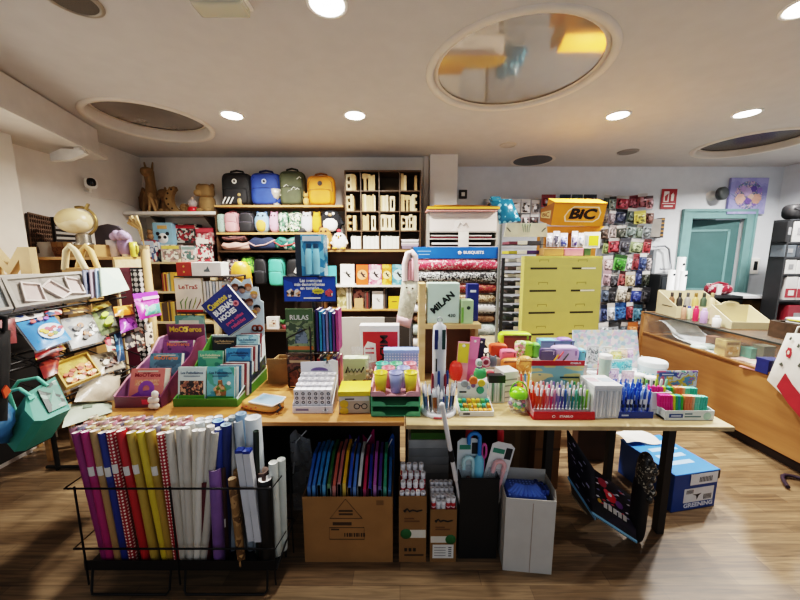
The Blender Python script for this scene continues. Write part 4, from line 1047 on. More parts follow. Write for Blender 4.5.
part('box_body',MB().bbox(-w/2,w/2,-.11,.11,0,h,.003),kraft,t);part('tape',MB().box(-w/2-.001,w/2+.001,-.02,.02,h-.001,h+.0015),C('#b99a6c',.4),t)
gx,gz=atY(86,240,CY+.1).x,ctz+h+.003
t=thing('globe','cream globe on a chrome cylinder stand, tilted, on cardboard box','globe',(gx,CY+.08,gz))
R_=.118
part('stand',MB().lathe([(.065,0),(.065,.012),(.052,.02),(.05,.085),(.03,.1)],24),C('#a39c90',.25,metal=.8),t)
part('globe_ball',MB().sq((-.035,-.02,.20),(R_*1.1,R_,R_*.9),1,1,28,18),P(['#e2cfa6','#e8d8b4','#dcc596','#ead9b8'],5,'noise',.35),t)
part('meridian_arc',MB().tube([(-.035+R_*1.16*math.sin(a),.03,.20+R_*1.04*math.cos(a))for a in[lerp(-.2,2.9,i/14)for i in range(15)]],.012,8),C('#a08a5a',.3,metal=.6),t)
part('axis_knob',MB().tube([(.05,.0,.30),(.08,.0,.345)],.012,8),C('#a08a5a',.3,metal=.6),t)
def mug(px0,px1,yt,yb,mat,label,Y=CY+.08,name='cup',handle=True,prof=None,base=None):
 x,z,w,h=fit(px0,px1,yt,yb,Y);r=w/2
 t=thing(name,label,'cup',(x,Y+.06,(base if base is not None else ctz)+.001),group='cups on the corner shelf')
 prof=prof or[(.85,0),(.95,.5),(1,1),(.9,1),(.82,.1),(0,.08)]
 part('cup_body',MB().lathe([(a*r,b_*h)for a,b_ in prof],20,caps=False),mat,t)
 if handle:part('handle',MB().tube([(r*.9,0,h*.25),(r*1.35,0,h*.35),(r*1.35,0,h*.7),(r*.95,0,h*.8)],.008,6),mat,t)
 return t
mug(103,114,240,257,C('#ddd5d2',.4),'tall white cup with pinkish tint beside the cardboard box')
mug(116,125,240,257,C('#e0d8cc',.4),'white egg cup shaped vase between white and yellow cups',prof=[(.7,0),(.75,.1),(.5,.3),(.9,.6),(1,.8),(.85,1),(.75,1),(.7,.5),(0,.4)],handle=False,name='vase')
mug(125.5,132,242,257,C('#cdbf52',.4),'yellow cup at right end of the corner shelf')
mug(31,46,241,256,C('#dad2c8',.4),'wide white cup at left end of the corner shelf')
x,z,w,h=fit(44,62,240,257,CY+.04)
t=thing('wicker_basket','brown wicker basket with small pots on the corner shelf','basket',(x,CY+.14,ctz+.001))
b=MB();b.lathe([(w*.40,0),(w*.48,h*.6),(w*.44,h*.6),(w*.36,.01)],20,caps=True);part('basket_body',b,P(['#6a4426','#8a6038','#4e3018'],60,'noise',.7),t)
for k in range(5):part('pot',MB().lathe([(.022,h*.3),(.026,h*.9),(.02,h*.9)],12).at(),C(['#a87c4c','#5c3a20','#b58a5c','#7a5430','#caa878'][k],.5),t,loc=((k-2)*w*.17,(k%2)*.04-.02,0))
x,z,w,h=fit(113,127,227,241,CY+.1)
t=thing('plush_toy','lilac plush bundle lying on top of the cups on corner shelf','toy',(x,CY+.15,ctz+.001))
b=MB();hh=h+.10;b.sq((0,0,hh*.5),(w*.45,.05,hh*.5),.8,.8,14,8);part('body',b,C('#a08cae',.9,var=.2),t)
for k in range(5):part('ruffle',MB().sq(((k-2)*w*.2,-.05,hh*.8+.02*(k%2)),(.035,.03,.035),1,1,8,6),C('#b3a0bd',.9,var=.2),t)
x,z,w,h=fit(96,124,224,257,CY+.21)
t=thing('slate_board','dark slate grey rounded board standing behind the cups','board',(x,CY+.235,ctz+.001))
pts=[(-w/2,0),(w/2,0),(w/2,h*.75)]+[(w/2*math.cos(a),h*.75+h*.25*math.sin(a))for a in(.4,.9,1.57,2.2,2.7)]+[(-w/2,h*.75)]
part('board_sheet',MB().prism(pts,-.012,.012),C('#55505a',.6),t);part('chalk_rim',MB().box(-w/2,w/2,-.02,-.012,0,.02),C('#6e6872',.6),t)
q=QX([(31,253),(53,251.5),(49,218),(27,213)],-3.15,-3.17)
t=thing('wicker_crate','dark brown woven crate standing against left wall beside the window pier','crate',q.o)
part('crate_body',q.rect(MB(),0,1,0,1,-.02,0),C('#3a2c24',.8),t)
b=MB()
for i in range(9):q.rect(b,0,1,i/8-.02,i/8+.025,.0,.010)
for i in range(11):q.rect(b,i/10-.016,i/10+.016,0,1,.004,.013)
part('woven_slats',b,C('#6e5848',.8),t)
q=QX([(54,251.5),(79,250),(77,222),(50,217)],-3.14,-3.16)
t=thing('file_rack','black letter rack with pale paper slots behind the globe','rack',q.o)
part('rack_back',q.rect(MB(),0,1,0,1,-.02,0),C('#201b1a',.6),t)
for i in range(6):part('paper_slot',q.rect(MB(),.04,.96,.05+i*.155,.05+i*.155+.075,.001,.012),C('#a9a29a',.6),t)
for u in(0,.96):part('rack_side',q.rect(MB(),u,u+.04,0,1,.0,.03),C('#201b1a',.6),t)
x,z,w,h=fit(61,88,243,266,2.42)
t=thing('paper_bag','kraft bag with pale rope handles standing below the globe','bag',(x,2.47,0))
hb=atY(75,268,2.42).z
part('bag_body',MB().bbox(-w*.45,w*.45,-.06,.06,0,hb,.004),C('#b08a58',.7),t)
for sx,c_ in((-1,'#e2cfa8'),(1,'#d3b078')):part('handle',MB().tube([(-w*.38,sx*.05,hb-.01),(-w*.18,sx*.06,hb+h*.75),(-w*.02,sx*.06,hb+h*.97),(w*.16,sx*.06,hb+h*.75),(w*.4,sx*.05,hb-.01)],.02,8),C(c_,.6),t)
x,z,w,h=fit(-16,32,247,275,2.35)
for k,xo in enumerate((-.5,.5)):pass
t=thing('wooden_letter','pale wooden letter M standing at the left edge by the window','letter',(x,2.38,z-.0))
pts=[(-w/2,0),(-w/2,h),(-w*.27,h),(0,h*.35),(w*.27,h),(w/2,h),(w/2,0),(w*.26,0),(w*.26,h*.55),(0,-h*.02),(-w*.26,h*.55),(-w*.26,0)]
part('letter_body',MB().prism(pts,-.025,.025),C('#c6ab82',.6),t)
t=thing('window_table','small wooden side stand carrying the letter by the window','table',(x,2.40,0))
part('top',MB().box(-w*.6,w*.5,-.12,.12,z-.03,z-.001),oak,t)
for sx in(-1,1):
 for sy in(-1,1):part('leg',MB().box(sx*w*.42-.015,sx*w*.42+.015,sy*.09-.015,sy*.09+.015,0,z-.03),oak,t)
x,z,w,h=fit(119,131,268,292,2.40)
t=thing('gift_box','dark rose gift box below the corner shelf','box',(x,2.46,0));part('box_body',MB().bbox(-w/2,w/2,-.05,.05,0,z+h,.003),C('#7e3448',.5),t);part('lid',MB().bbox(-w/2-.004,w/2+.004,-.054,.054,z+h-.03,z+h+.002,.003),C('#8a3c50',.5),t)
x,z,w,h=fit(131.5,140.5,268,292,2.40)
t=thing('gift_box','black box with white dots right of the dark rose box','box',(x,2.46,0));part('box_body',MB().bbox(-w/2,w/2,-.05,.05,0,z+h,.003),P(['#ece8e4','#17141a'],26,'dots',.5,thr=.5),t);part('lid',MB().bbox(-w/2-.004,w/2+.004,-.054,.054,z+h-.012,z+h+.002,.003),C('#17141a',.5),t)
x,z,w,h=fit(140.5,149,246,292,2.44)
t=thing('kraft_tube','tall kraft cardboard tube beside the black dotted box','tube',(x+.01,2.47,0));part('tube_body',MB().lathe([(w*.45,0),(w*.45,z+h),(w*.4,z+h)],18),C('#a98a5e',.7),t);part('end_cap',MB().lathe([(w*.47,z+h-.02),(w*.47,z+h+.004)],18),C('#b9a078',.6),t)
t=thing('dried_flowers','bunch of dried beige flowers rising from the kraft tube','flowers',(x+.01,2.47,z+h+.0065))
for k in range(7):part('stem',MB().tube([(0,0,0),(.012*(k-3)-.02,-.01*k+.03,.12),(.02*(k-3)-.06,-.012*k+.03,.17+.02*(k%3))],[.003,.003,.016],6),C(['#b8955e','#9c7a48','#cbb083'][k%3],.8),t)
blk=C('#1b1a1a',.5);greyp=C('#77787a',.4,metal=.3)
BT=.75
t=thing('back_table','plain wooden table behind the front table carrying the yellow cardboard drawers','table',(1.33,2.93,0))
part('tabletop',MB().box(-.52,.52,-.33,.30,BT-.03,BT),pale,t)
for sx in(-1,1):
 for sy in(-.28,.25):part('leg',MB().box(sx*.48-.025,sx*.48+.025,sy-.025,sy+.025,0,BT-.03),blk,t)
WY=3.38
x,z,w,h=fit(413,497,247,258.5,WY)
t=thing('wrapping_paper_stand','metal stand of printed paper rolls under a blue header board','display stand',(x,WY,0))
b=MB();part('header_board',MB().bbox(-w/2,w/2,-.02,.0,z,z+h,.002),C('#1d5fae',.4),t)
text('BUSQUETS',.05,C('#f2f4f8',.5,var=0),t,(w*.215,-.021,z+h*.52),bold=.03,width=w*.24,height=h*.30)
b=MB().at((w*.05,-.021,z+h*.5),(pi/2,0,0));b.lathe([(.018,0),(.018,.002),(.011,.002)],14,caps=False);part('header_emblem',b,C('#f2f4f8',.5,var=0),t)
part('header_emblem_arrow',MB().prism([(w*.05-.006,z+h*.5-.008),(w*.05+.03,z+h*.5),(w*.05-.006,z+h*.5+.008)],-.0225,-.021),C('#f2f4f8',.5,var=0),t)
for i,ww in enumerate((.16,.13)):part('small_print',MB().cbox(w*ww,.002,.008,0,-w*.37,-.021,z+h*(.6-.28*i)),C('#8fb4dd',.5,var=0),t)
for sx in(-1,1):part('post',MB().box(sx*(w/2+.012)-.01,sx*(w/2+.012)+.01,-.03,.03,0,z+h),C('#4c4e50',.4,metal=.4),t)
part('foot',MB().box(-w/2-.02,w/2+.02,-.16,.16,0,.03),C('#4c4e50',.4,metal=.4),t)
RW,RX=w,x
pats=[(258.5,270.5,P(['#b02a44','#d5546c','#a8243c','#efd9d6','#8e1c34'],55,'noise',.35),'crimson floral paper roll, topmost under the blue header'),(270.5,283,P(['#15151a','#2a2c30','#cfd2d0','#1a1a1e','#8f9894'],42,'noise',.4),'black and white floral paper roll, second under the header'),(283,293.5,P(['#6e1f24','#b04a4a','#421418','#c98a5c','#8c2c30'],55,'noise',.4),'dark red floral paper roll, third under the header'),(293.5,303,P(['#8a6a48','#d9c9a8','#6e5234','#efe6d2'],45,'noise',.4),'brown and cream leaf paper roll, fourth under the header'),(303,314,P(['#4a4e5c','#e4e2e0'],26,'dots',.4,thr=.22),'white paper roll with small dark dots, fifth under the header'),(314,323,P(['#6e4e38','#8a6a50','#5a3c28'],30,'noise',.5),'plain brown paper roll, sixth under the header'),(323,336,P(['#b4c2ba','#dfe6e0','#92a69c'],20,'noise',.4),'pale green grey paper roll, seventh under the header'),(336,348,C('#e6e4de',.4),'white paper roll, lowest of the stand')]
for ya,yb,m_,lab in pats:
 za,zb_=atY(455,yb,WY).z,atY(455,ya,WY).z;r=(za-zb_)/2*-1*.93
 t2=thing('wrapping_paper_roll',lab,'paper roll',(RX,WY+.02,(za+zb_)/2),group='paper rolls on the stand')
 b=MB().at((-RW/2+.004,0,0),(0,pi/2,0));b.lathe([(.018,0),(r,0),(r,RW-.008),(.018,RW-.008)],22,caps=False);part('paper',b,m_,t2)
 b=MB().at((-RW/2+.003,0,0),(0,pi/2,0));b.lathe([(.018,0),(.018,RW-.006),(.012,RW-.006),(.012,0)],12,caps=False);part('core_tube',b,kraft,t2)
PY=3.55
x,z,w,h=fit(428,497,212,250,PY);zt_=z+h
t=thing('paper_cabinet','open cabinet of coloured card sheets above the blue header','cabinet',(x,PY,0))
for sx in(-1,1):part('side_panel',MB().box(sx*w/2-.012,sx*w/2+.012,0,.20,0,zt_),C('#9a958c',.5),t)
part('back_panel',MB().box(-w/2+.012,w/2-.012,.18,.20,0,zt_),C('#4a423c',.6),t)
lev=[atY(460,y,PY).z for y in(216.5,231.5,238.5,246.5)]
for zz in[zt_]+lev[1:]:part('shelf',MB().box(-w/2+.012,w/2-.012,0,.18,zz-.008,zz),C('#cfcac2',.5),t)
part('front_panel',MB().box(-w/2+.012,w/2-.012,-.004,.002,lev[1]+.002,zt_-.008),P(['#d9cfc6','#d9cfc6','#e2dad2','#c98a80'],3,'noise',.5),t)
part('paper_label',MB().box(-.05,.06,-.012,-.006,lev[3]-.01,lev[1]+.0),C('#e6e0d4',.6),t)
part('wire_scroll',MB().tube([(-.06,-.008,lev[1]+.04),(-.03,-.008,lev[1]+.09),(0,-.008,lev[1]+.06),(.03,-.008,lev[1]+.09),(.06,-.008,lev[1]+.04)],.003,5),C('#8f8880',.4,metal=.5),t)
def sheets(px0,px1,zz,th,hexc,lab,n=1,Y=PY,d=.17,off=0,bend=0):
 a_,b_=atY(px0,230,Y).x,atY(px1,230,Y).x;W_=b_-a_
 b=MB();b.sheet(lambda u,v:((u-.5)*W_,v*d,th+bend*math.sin(u*3.1+v)*(1-v)),8,3);b.box(-W_/2,W_/2,0,d,0,th*.9)
 return solo('card_sheets',b,C(hexc,.6,var=.06),lab,'card sheets',((a_+b_)/2,Y+off,zz+.001),group='card sheets in the paper cabinet')
sheets(426,495,zt_,.02,'#cf9690','pink card sheets overhanging the top of the paper cabinet',off=-.06)
sheets(427,497,zt_+.022,.026,'#d8a236','yellow orange card sheets on top of the pink ones on paper cabinet',off=-.07,bend=.012)
sheets(434,460,zt_+.06,.012,'#c8862c','small pile of ochre card at the top of paper cabinet',off=-.0)
sheets(433,492,lev[1],.0,'#ffffff','x')if False else None
sheets(431,492,lev[2],.022,'#6e2430','dark red card sheets on upper open shelf of the paper cabinet',off=.01)
sheets(431,492,lev[2]+.024,.012,'#d8d2c8','off-white card sheets above the dark red ones in paper cabinet',off=.0)
sheets(431,491,lev[3],.018,'#3c2626','dark brown card sheets on the lower shelf of paper cabinet',off=.01)
sheets(432,491,lev[3]+.02,.022,'#e6e2da','white card sheets on the lower shelf of paper cabinet',off=-.01)
q=QY([(499,224),(521,221),(512,199),(489,199)],3.55,3.6)
t=pouch_thing('gift_bag','teal blue foil gift bag with large dots beside the paper cabinet','bag',q,.09,P(['#7fb8cc','#1f5e78'],17,'dots',.2,thr=.33),seed=3)
part('bag_fold',q.rect(MB(),.1,.5,.9,1.08,-.02,.02),C('#2a708a',.25),t)
b=MB();b.box(-.2,.2,-.2,.2,0,q.o.z-.05)
DY=2.95
x,z,w,h=fit(498,541,222,350,DY);dzt=z+h
t=thing('pen_drawer_tower','tall rack of narrow trays with white labels left of yellow drawers','rack',(x,DY,BT+.001))
o0=BT+.001
for px in(499,540):
 X=atY(px,280,DY).x-x;part('post',MB().box(X-.010,X+.010,0,.03,0,dzt-o0-.02),C('#7c807e',.4,metal=.2),t)
X5=atY(503,280,DY).x-x
part('inner_post',MB().box(X5-.014,X5+.010,-.004,.02,0,atY(520,258,DY).z-o0),C('#22262a',.5),t)
part('header_card',MB().prism([(-w/2,dzt-o0-.13),(w/2,dzt-o0-.13),(w/2-.02,dzt-o0-.01),(-w/2+.02,dzt-o0-.01)],-.008,.008),C('#d4d0b8',.6),t)
b=MB()
for k in range(4):b.tube([(-.02+.015*k,-.01,dzt-o0-.09),(-.03+.02*k,-.011,dzt-o0-.05),(-.035+.024*k,-.01,dzt-o0-.02)],[.002,.003,.008],6)
part('flower_emblem',b,C('#8fa08a',.6),t)
for sx in(-1,1):part('clip_slot',MB().prism([(sx*w*.42,dzt-o0-.05),(sx*w*.42+sx*.012,dzt-o0-.05),(sx*w*.34+sx*.012,dzt-o0-.085),(sx*w*.34,dzt-o0-.085)],-.012,-.0085),C('#4a4e4c',.6),t)
tray=[(241,'#7a3a48','#4a4a50'),(250.5,'#c8b83a','#4a3068'),(258.5,'#b8b4a8','#8a6a5a'),(266.5,'#5a4a44','#7a8a8a'),(274,'#d0cab8','#c8c2a0'),(282,'#3a3434','#b8b090'),(290,'#4a4644','#8a8f94'),(299,'#5a5e5a','#c9b08a'),(308,'#4a524a','#5f8a6a'),(317,'#3a4640','#7a9a88'),(326,'#2e2c30','#7d9c98'),(335,'#3a3a3c','#9aa6a4')]
for i,(y,c1,c2)in enumerate(tray):
 zz=atY(520,y+4,DY).z-o0
 part('tray',MB().box(-w/2+.014,w/2-.014,0,.24,zz,zz+.006),C('#3a3735',.5),t)
 part('tray_label',MB().box(-w*.18,-w*.18+.085,-.014,-.010,zz+.004,zz+.036),C('#e4e0d6',.5),t)
 a_=MB();a_.box(-w*.22,w*.02,-.008,.2,0,.026)
 nm='top' if i==0 else 'bottom' if i==len(tray)-1 else(ORD[i]+' from top' if i<6 else ORD[len(tray)-1-i]+' from bottom')
 if i<11:
  solo('paper_pack',a_,C(c1,.5,var=.15),'left paper pack on the %s tray of the narrow label rack'%nm,'paper pack',(x-w*.12,DY+.03,o0+zz+.0065),group='paper packs in the tray rack')
  a_=MB();a_.box(-w*.2,w*.24,-.004,.2,0,.03)
  solo('paper_pack',a_,C(c2,.5,var=.15),'right paper pack on the %s tray of the narrow label rack'%nm,'paper pack',(x+w*.16,DY+.005,o0+zz+.0065),group='paper packs in the tray rack')
YY=2.78
q=QY([(520.5,346),(597.5,344),(603,256),(524.5,256)],YY,YY)
yc=C('#bdb465',.65,var=.04)
t=thing('drawer_cabinet','large yellow green cardboard cabinet of eight slotted drawers','cabinet',q.o)
part('cabinet_body',q.rect(MB(),0,1,-.02,1,-.07,-.002),yc,t)
for r in range(4):
 for cidx in range(2):
  u0,v0=.02+.49*cidx,.02+.245*r
  d_=part('drawer',q.rect(MB(),u0-.02+.01*cidx,u0+.48,v0-.02,v0+.225,-.002,.006),yc,t)
  part('slot',q.rect(MB(),u0+.06+.04*cidx,u0+.40,v0+.10,v0+.122,.0062,.0075),C('#3a3620',.8),d_)
  if cidx==1 and r in(3,2):part('slot_light',q.rect(MB(),u0+.22,u0+.40,v0+.102,v0+.120,.0076,.0082),C('#ece8cc',.6),d_)
  b=MB();q.rect(b,u0+.17,u0+.29,v0+.20,v0+.206,.0062,.0072);q.rect(b,u0+.17,u0+.177,v0+.18,v0+.2,.0062,.0072);q.rect(b,u0+.283,u0+.29,v0+.18,v0+.2,.0062,.0072)
  part('thumb_cut',b,C('#8a8434',.7),d_)
q=QY([(551,225.5),(602,226.5),(607.5,203),(555,202)],3.22,3.14)
org=C('#e59a2c',.4,var=.05)
zb_=atZ(570,340,.75)
t=thing('pen_display','orange lit-up pen display with black lettering behind yellow cardboard drawers','display',(q.o.x,3.3,BT+.001))
t2=t
def loc(o):o.location=q.o-Vector(t.location);return o
loc(part('sign_box',q.prism(MB(),[(0,0),(1,0),(1,1),(0,1)],-.16,0),org,t))
loc(part('sign_border',q.rect(MB(),0,1,.92,1.0,.0005,.004),C('#c97a1c',.4),t))
b=MB();pts=[(.25,.18),(.80,.18),(.90,.34),(.92,.6),(.86,.84),(.38,.84),(.28,.66),(.22,.4)]
loc(part('lozenge',q.prism(b,pts,.001,.003),C('#f4e6c8',.5),t))
pts2=[(.56+(u-.56)*.93,.51+(v-.51)*.86)for u,v in pts]
lz_=loc(part('lozenge_field',q.prism(MB(),pts2,.0032,.0045),C('#e8a032',.4),t))
me=q.text('BiC',.1,C('#17120c',.4,var=0),t,.57,.51,.006,width=.5,height=.46,bold=.05);loc(me)
for v in me.data.vertices:v.co.x+=(v.co.z-q.p(.5,.5).z)*.22
qa=Q(atY(540,221,3.42),atY(551,225.5,3.22),atY(555,202,3.14),atY(541,209,3.42))
f2=part('side_face',qa.rect(MB(),0,1,0,1,-.004,.002),C('#a8682a',.5),t);f2.location=qa.o-Vector(t.location)
f3=part('side_label',qa.rect(MB(),.12,.85,.3,.68,.003,.005),C('#e3c98c',.5),t);f3.location=qa.o-Vector(t.location)
f4=qa.text('BiC',.05,C('#8a5418',.5,var=0),t,.48,.48,.006,width=.55,height=.26);f4.location=qa.o-Vector(t.location)
x0,z0,w0,h0=fit(545,603,226.5,233,3.25)
part('skirt',MB().prism([(-w0/2-.0,z0-BT),(w0/2-.06,z0-BT),(w0/2,z0+h0-BT),(-w0/2,z0+h0-BT)],-.03,.12),C('#e08a22',.4),t,loc=(x0-t.location.x,-.03,0))
part('display_body',MB().box(-w0*.45,w0*.45,.0,.2,-BT,z0-BT),C('#b4762c',.5),t,loc=(x0-t.location.x,-.0,0))
GYB=YB2-.155
def hangpack(px0,px1,yt,yb,Y,cols,lab,group,scale=40,card=None,hdr=None,bulge=.02,name='blister_pack',cat='pack',kind='cells',hook=True):
 x,z,w,h=fit(px0,px1,yt,yb,Y)
 t=thing(name,lab,cat,(x,Y,z),group=group)
 part('card',MB().box(-w/2,w/2,-.001,.001,0,h),C(card or cols[0],.5,var=.05),t)
 b=MB();b.sq((0,-bulge*.4,h*.40),(w*.40,bulge,h*.33),.4,.5,10,6);part('product',b,P(cols,scale,kind,.3),t)
 if hook:part('hanging_hook',MB().tube([(0,-.004,h*.96),(0,max(.02,(GYB if Y>4 else Y+.1)-Y),h*.965)],.002,4),C('#8c9094',.35,metal=.5,var=0),t)
 if hdr:part('header',MB().box(-w/2,w/2,-.003,-.001,h*.78,h),C(hdr,.5),t)
 return t
GK='pen packs hanging under the orange sign'
for i,(a_,b_,cs,nm)in enumerate(((546,552,['#dfe0e4','#8a8a94','#e8e8ec'],'grey and white'),(552.5,559,['#d9dade','#2c2c34','#5a5a6a'],'black and white'),(559.5,567,['#cfd4e8','#3a4a9a','#8f9cd0'],'blue and white'),(571,577,['#d5d2e2','#4a3c7a','#b0a8d0'],'violet and white'),(577.5,584,['#dfe2e8','#6f7f9a','#f0f0f4'],'pale blue'))):
 hangpack(a_,b_,231 if i%2 else 233,247,3.18,cs,'%s pen pack, %s under the orange pen sign'%(nm,nth(i,5)),GK,60,'#e4e4ea',bulge=.012)
x,z,w,h=fit(583,599.5,232,248,3.10)
t=thing('price_card','white card with yellow panel hanging at right under the orange sign','card',(x,3.10,z))
part('card_sheet',MB().box(-w/2,w/2,-.002,.002,0,h),C('#e9e8dc',.5),t);part('yellow_panel',MB().box(-w*.2,w*.4,-.004,-.002,h*.15,h*.78),C('#d8d02c',.5),t);part('hanging_hook',MB().tube([(0,0,h*.98),(0,.1,h*1.02)],.002,4),C('#8c9094',.35),t);part('grey_print',MB().box(-w*.42,-w*.25,-.004,-.002,h*.2,h*.8),C('#a9aeb0',.5),t)
for a_,b_,c_,lab in((543,563,'#b58a5c','tan cardboard box on top of the yellow drawers'),(564,582.5,'#d98aa8','pink box on top of the yellow drawers'),(583.5,590,'#3f5a3c','dark green box on top of the yellow drawers')):
 x,z,w,h=fit(a_,b_,248.5,256,YY+.08)
 zt2=q.o.z
 t=thing('small_box',lab,'box',(x,YY+.12,atY(560,256,YY).z+.002));part('box_body',MB().bbox(-w/2,w/2,-.05,.05,0,h,.003),C(c_,.5),t);part('lid_edge',MB().box(-w/2-.001,w/2+.001,-.051,.051,h*.8,h*.84),C(c_,.3,var=.25),t)
GY=YB2-.14
xa,xb=atY(484,250,GY).x,atY(653,250,GY).x
zb_,zt2=.35,atY(560,198,GY).z
t=thing('pegboard','white slatted wall panel holding the hanging stationery packs','pegboard',((xa+xb)/2,GY+.1,0))
hw=(xb-xa)/2
part('panel',MB().box(-hw,hw,-.012,.012,zb_,zt2),C('#a2a7ae',.5),t)
for i in range(11):part('slat',MB().box(-hw,hw,-.022,-.012,zb_+i*(zt2-zb_)/10.5,zb_+i*(zt2-zb_)/10.5+.02),C('#a9acb0',.4),t)
X=atY(650,300,GY).x-(xa+xb)/2
part('post',MB().box(X-.02,X+.02,-.10,-.02,0,atY(650,250,GY).z),C('#9aa0a6',.35,metal=.5),t)
part('leg_panel',MB().box(-hw,hw,.0,.012,0,zb_),C('#8d8f92',.6),t)
rows_=[(195,209,[(603,609,'#4a5a50'),(609.5,615.5,'#7d8c84'),(616,627,'#a02c3c'),(627.5,637,'#8a3240'),(637.5,646,'#96505a'),(646.5,652,'#b0707a')]),(209.5,224,[(601,607,'#6a5a50'),(607.5,613,'#8a7a80'),(613.5,624.5,'#2d3350'),(626,634,'#4a5a52'),(634.5,645,'#b8a83a'),(645.5,652,'#7a4a40')]),(225,239,[(600,607.5,'#5a4438'),(608,616,'#b9a8a4'),(616.5,625,'#4a4e44'),(625.5,634,'#5f6f6c'),(634.5,641.5,'#7f9080'),(642,649,'#7d868a')]),(239.5,254,[(602,608,'#7a8a4a'),(608.5,618,'#b83440'),(619,628,'#3a3a44'),(629,641,'#98a878'),(642.5,649,'#b02f36')]),(254.5,271,[(603.5,612,'#c0a4a6'),(612.5,624,'#358a22'),(625,631,'#d4d6d8'),(631.5,638,'#8a2c34'),(638.5,644.5,'#33457a'),(645,649.5,'#a09498')]),(271.5,287,[(602,609,'#9a7a84'),(609.5,617,'#44444c'),(617.5,625,'#8f3436'),(625.5,634,'#b5a07c'),(634.5,641,'#2a3870'),(641.5,648,'#33382f')]),(287.5,303,[(601,608,'#52627a'),(608.5,615,'#26262c'),(615.5,624,'#b9ae9e'),(624.5,630,'#80705c'),(630.5,640,'#26388a'),(640.5,648,'#28282e')]),(303.5,321,[(600,607,'#2a3a6a'),(607.5,614,'#c0c6ce'),(614.5,626,'#255ca8'),(626.5,632,'#86202c'),(632.5,640,'#33647f'),(640.5,647.5,'#2c2c30')]),(321.5,340,[(599.5,608,'#b4b8bc'),(608.5,618,'#838890'),(618.5,626,'#54606a'),(627,636,'#b0561c'),(636.5,642,'#6a3a2a')]),(341,360,[(626,633,'#8f4a20'),(633.5,640,'#4c3a34')])]
names={}
hue=lambda h:(lambda r,g,b:'black' if max(r,g,b)<75 else 'white' if min(r,g,b)>195 else 'grey' if max(r,g,b)-min(r,g,b)<26 else 'orange' if r>140 and g<120 and b<60 and g>60 else 'yellow' if r>160 and g>150 and b<90 else 'red' if r>g+40 and r>b+30 and r>125 else 'brown' if r>g>b and r-b>20 else 'green' if g>=r and g>=b else 'blue' if b>r else 'mauve')(*[int(h[i:i+2],16)for i in(1,3,5)])
prr=random.Random(17)
for ri,(yt,yb,cells)in enumerate(rows_):
 for ci,(a_,b_,c_)in enumerate(cells):
  cn_=hue(c_)
  r_,g_,bl=[int(c_[i:i+2],16)for i in(1,3,5)];gy=(r_+g_+bl)/3
  r_,g_,bl=[int(v*.75+gy*.22)for v in(r_,g_,bl)];c_='#%02x%02x%02x'%(r_,g_,bl)
  lite='#%02x%02x%02x'%tuple(min(255,int(v*1.0+38))for v in(r_,g_,bl));dk='#%02x%02x%02x'%tuple(int(v*.5)for v in(r_,g_,bl))
  rn='top' if ri==0 else 'bottom' if ri==len(rows_)-1 else ORD[ri]
  jt=prr.uniform(-1.6,1.6);hp=hangpack(a_-.4,b_+.6,yt+jt,yb-.8+jt*.6,GY-.02-.035*((ri+ci)%3),[c_,dk,c_,lite],'%s hanging pack, %s in the %s row of the wall panel'%(cn_,nth(ci,len(cells)),rn),'packs on the wall panel',45,card=lite if(ri+ci)%2 else c_,hdr=['#c4c2c0',dk,'#a8a4a0',c_][(ri*3+ci)%4],bulge=.025)
  hp.rotation_euler=(0,prr.uniform(-.13,.13),0)
GY2=GY-.02
for i,(a_,b_,yt,yb,c_)in enumerate(((486,493,199,214,'#b4a8a8'),(500,508,197,208,'#8a3840'),(511,520,199,213,'#c9c6c6'),(521,530,199,213,'#d4d0d0'),(531,539,200,214,'#b9b0b0'),(521,529,214.5,226,'#c9b0b4'),(530,538,214.5,226,'#5a3a40'))):
 hangpack(a_,b_,yt,yb,GY2,[c_,'#4a4648','#e4e0e0','#2c2a2c'],'%s hanging pack, %s of the group left of the orange sign'%(hue(c_),['leftmost','second','third','fourth','rightmost upper','lower left','lower right'][i]),'packs left of the orange sign',30,hdr='#d9d6d6')
for i,(a_,b_,c_)in enumerate(((541,555,'#7a2c34'),(559,570,'#2c3440'),(571,582,'#3c4a4c'),(583,596,'#2a2e38'))):
 hangpack(a_,b_,194.5,207,GY-.08,[c_,'#8a9094','#1c1e22',c_],'%s hanging pack, %s in the row peeking over the orange sign'%(hue(c_),nth(i,4)),'packs above the orange sign',30)
hk=atY(410,252,3.05)
q=QY([(396.5,323),(410,327),(421,282),(402,280)],2.98,3.02)
t=thing('plush_pencil_bag','grey green animal pencil bag with long pinkish handle hanging before the book ledges','bag',q.o)
part('bag_body',q.pouch(MB(),.06,v0=.0,v1=1,seed=2),P(['#a9a898','#b9b8a8','#9c9c8c'],20,'noise',.8),t)
part('pink_base',q.pouch(MB(),.064,-.02,1.02,-.03,.2,seed=2),C('#cfa9ae',.8),t)
for u in(.3,.62):part('eye',q.disc(MB(),u,.84,.06,.028,.036,10),C('#3c2e2c',.5),t)
part('muzzle',q.disc(MB(),.46,.74,.09,.028,.036,10),C('#c9b9ae',.8),t)
up=lambda px,py:atY(px,py,3.03)-q.o
part('handle',MB().tube([up(405,281),up(405,264),up(408,253.5),up(411.5,252),(up(415,256)),up(415.5,268),up(416,281)],.028,8),C('#dccaca',.8),t)
part('handle_lining',MB().tube([up(409.5,280)+Vector((0,-.012,0)),up(410,262)+Vector((0,-.012,0)),up(412,258)+Vector((0,-.012,0)),up(412.5,280)+Vector((0,-.012,0))],.014,8),C('#c98f98',.8),t)
o_=thing('hook_stand','thin grey floor stand with hook from which the pencil bag hangs','stand',(up(411,252).x+q.o.x,3.10,0))
hz_=hk.z-.012
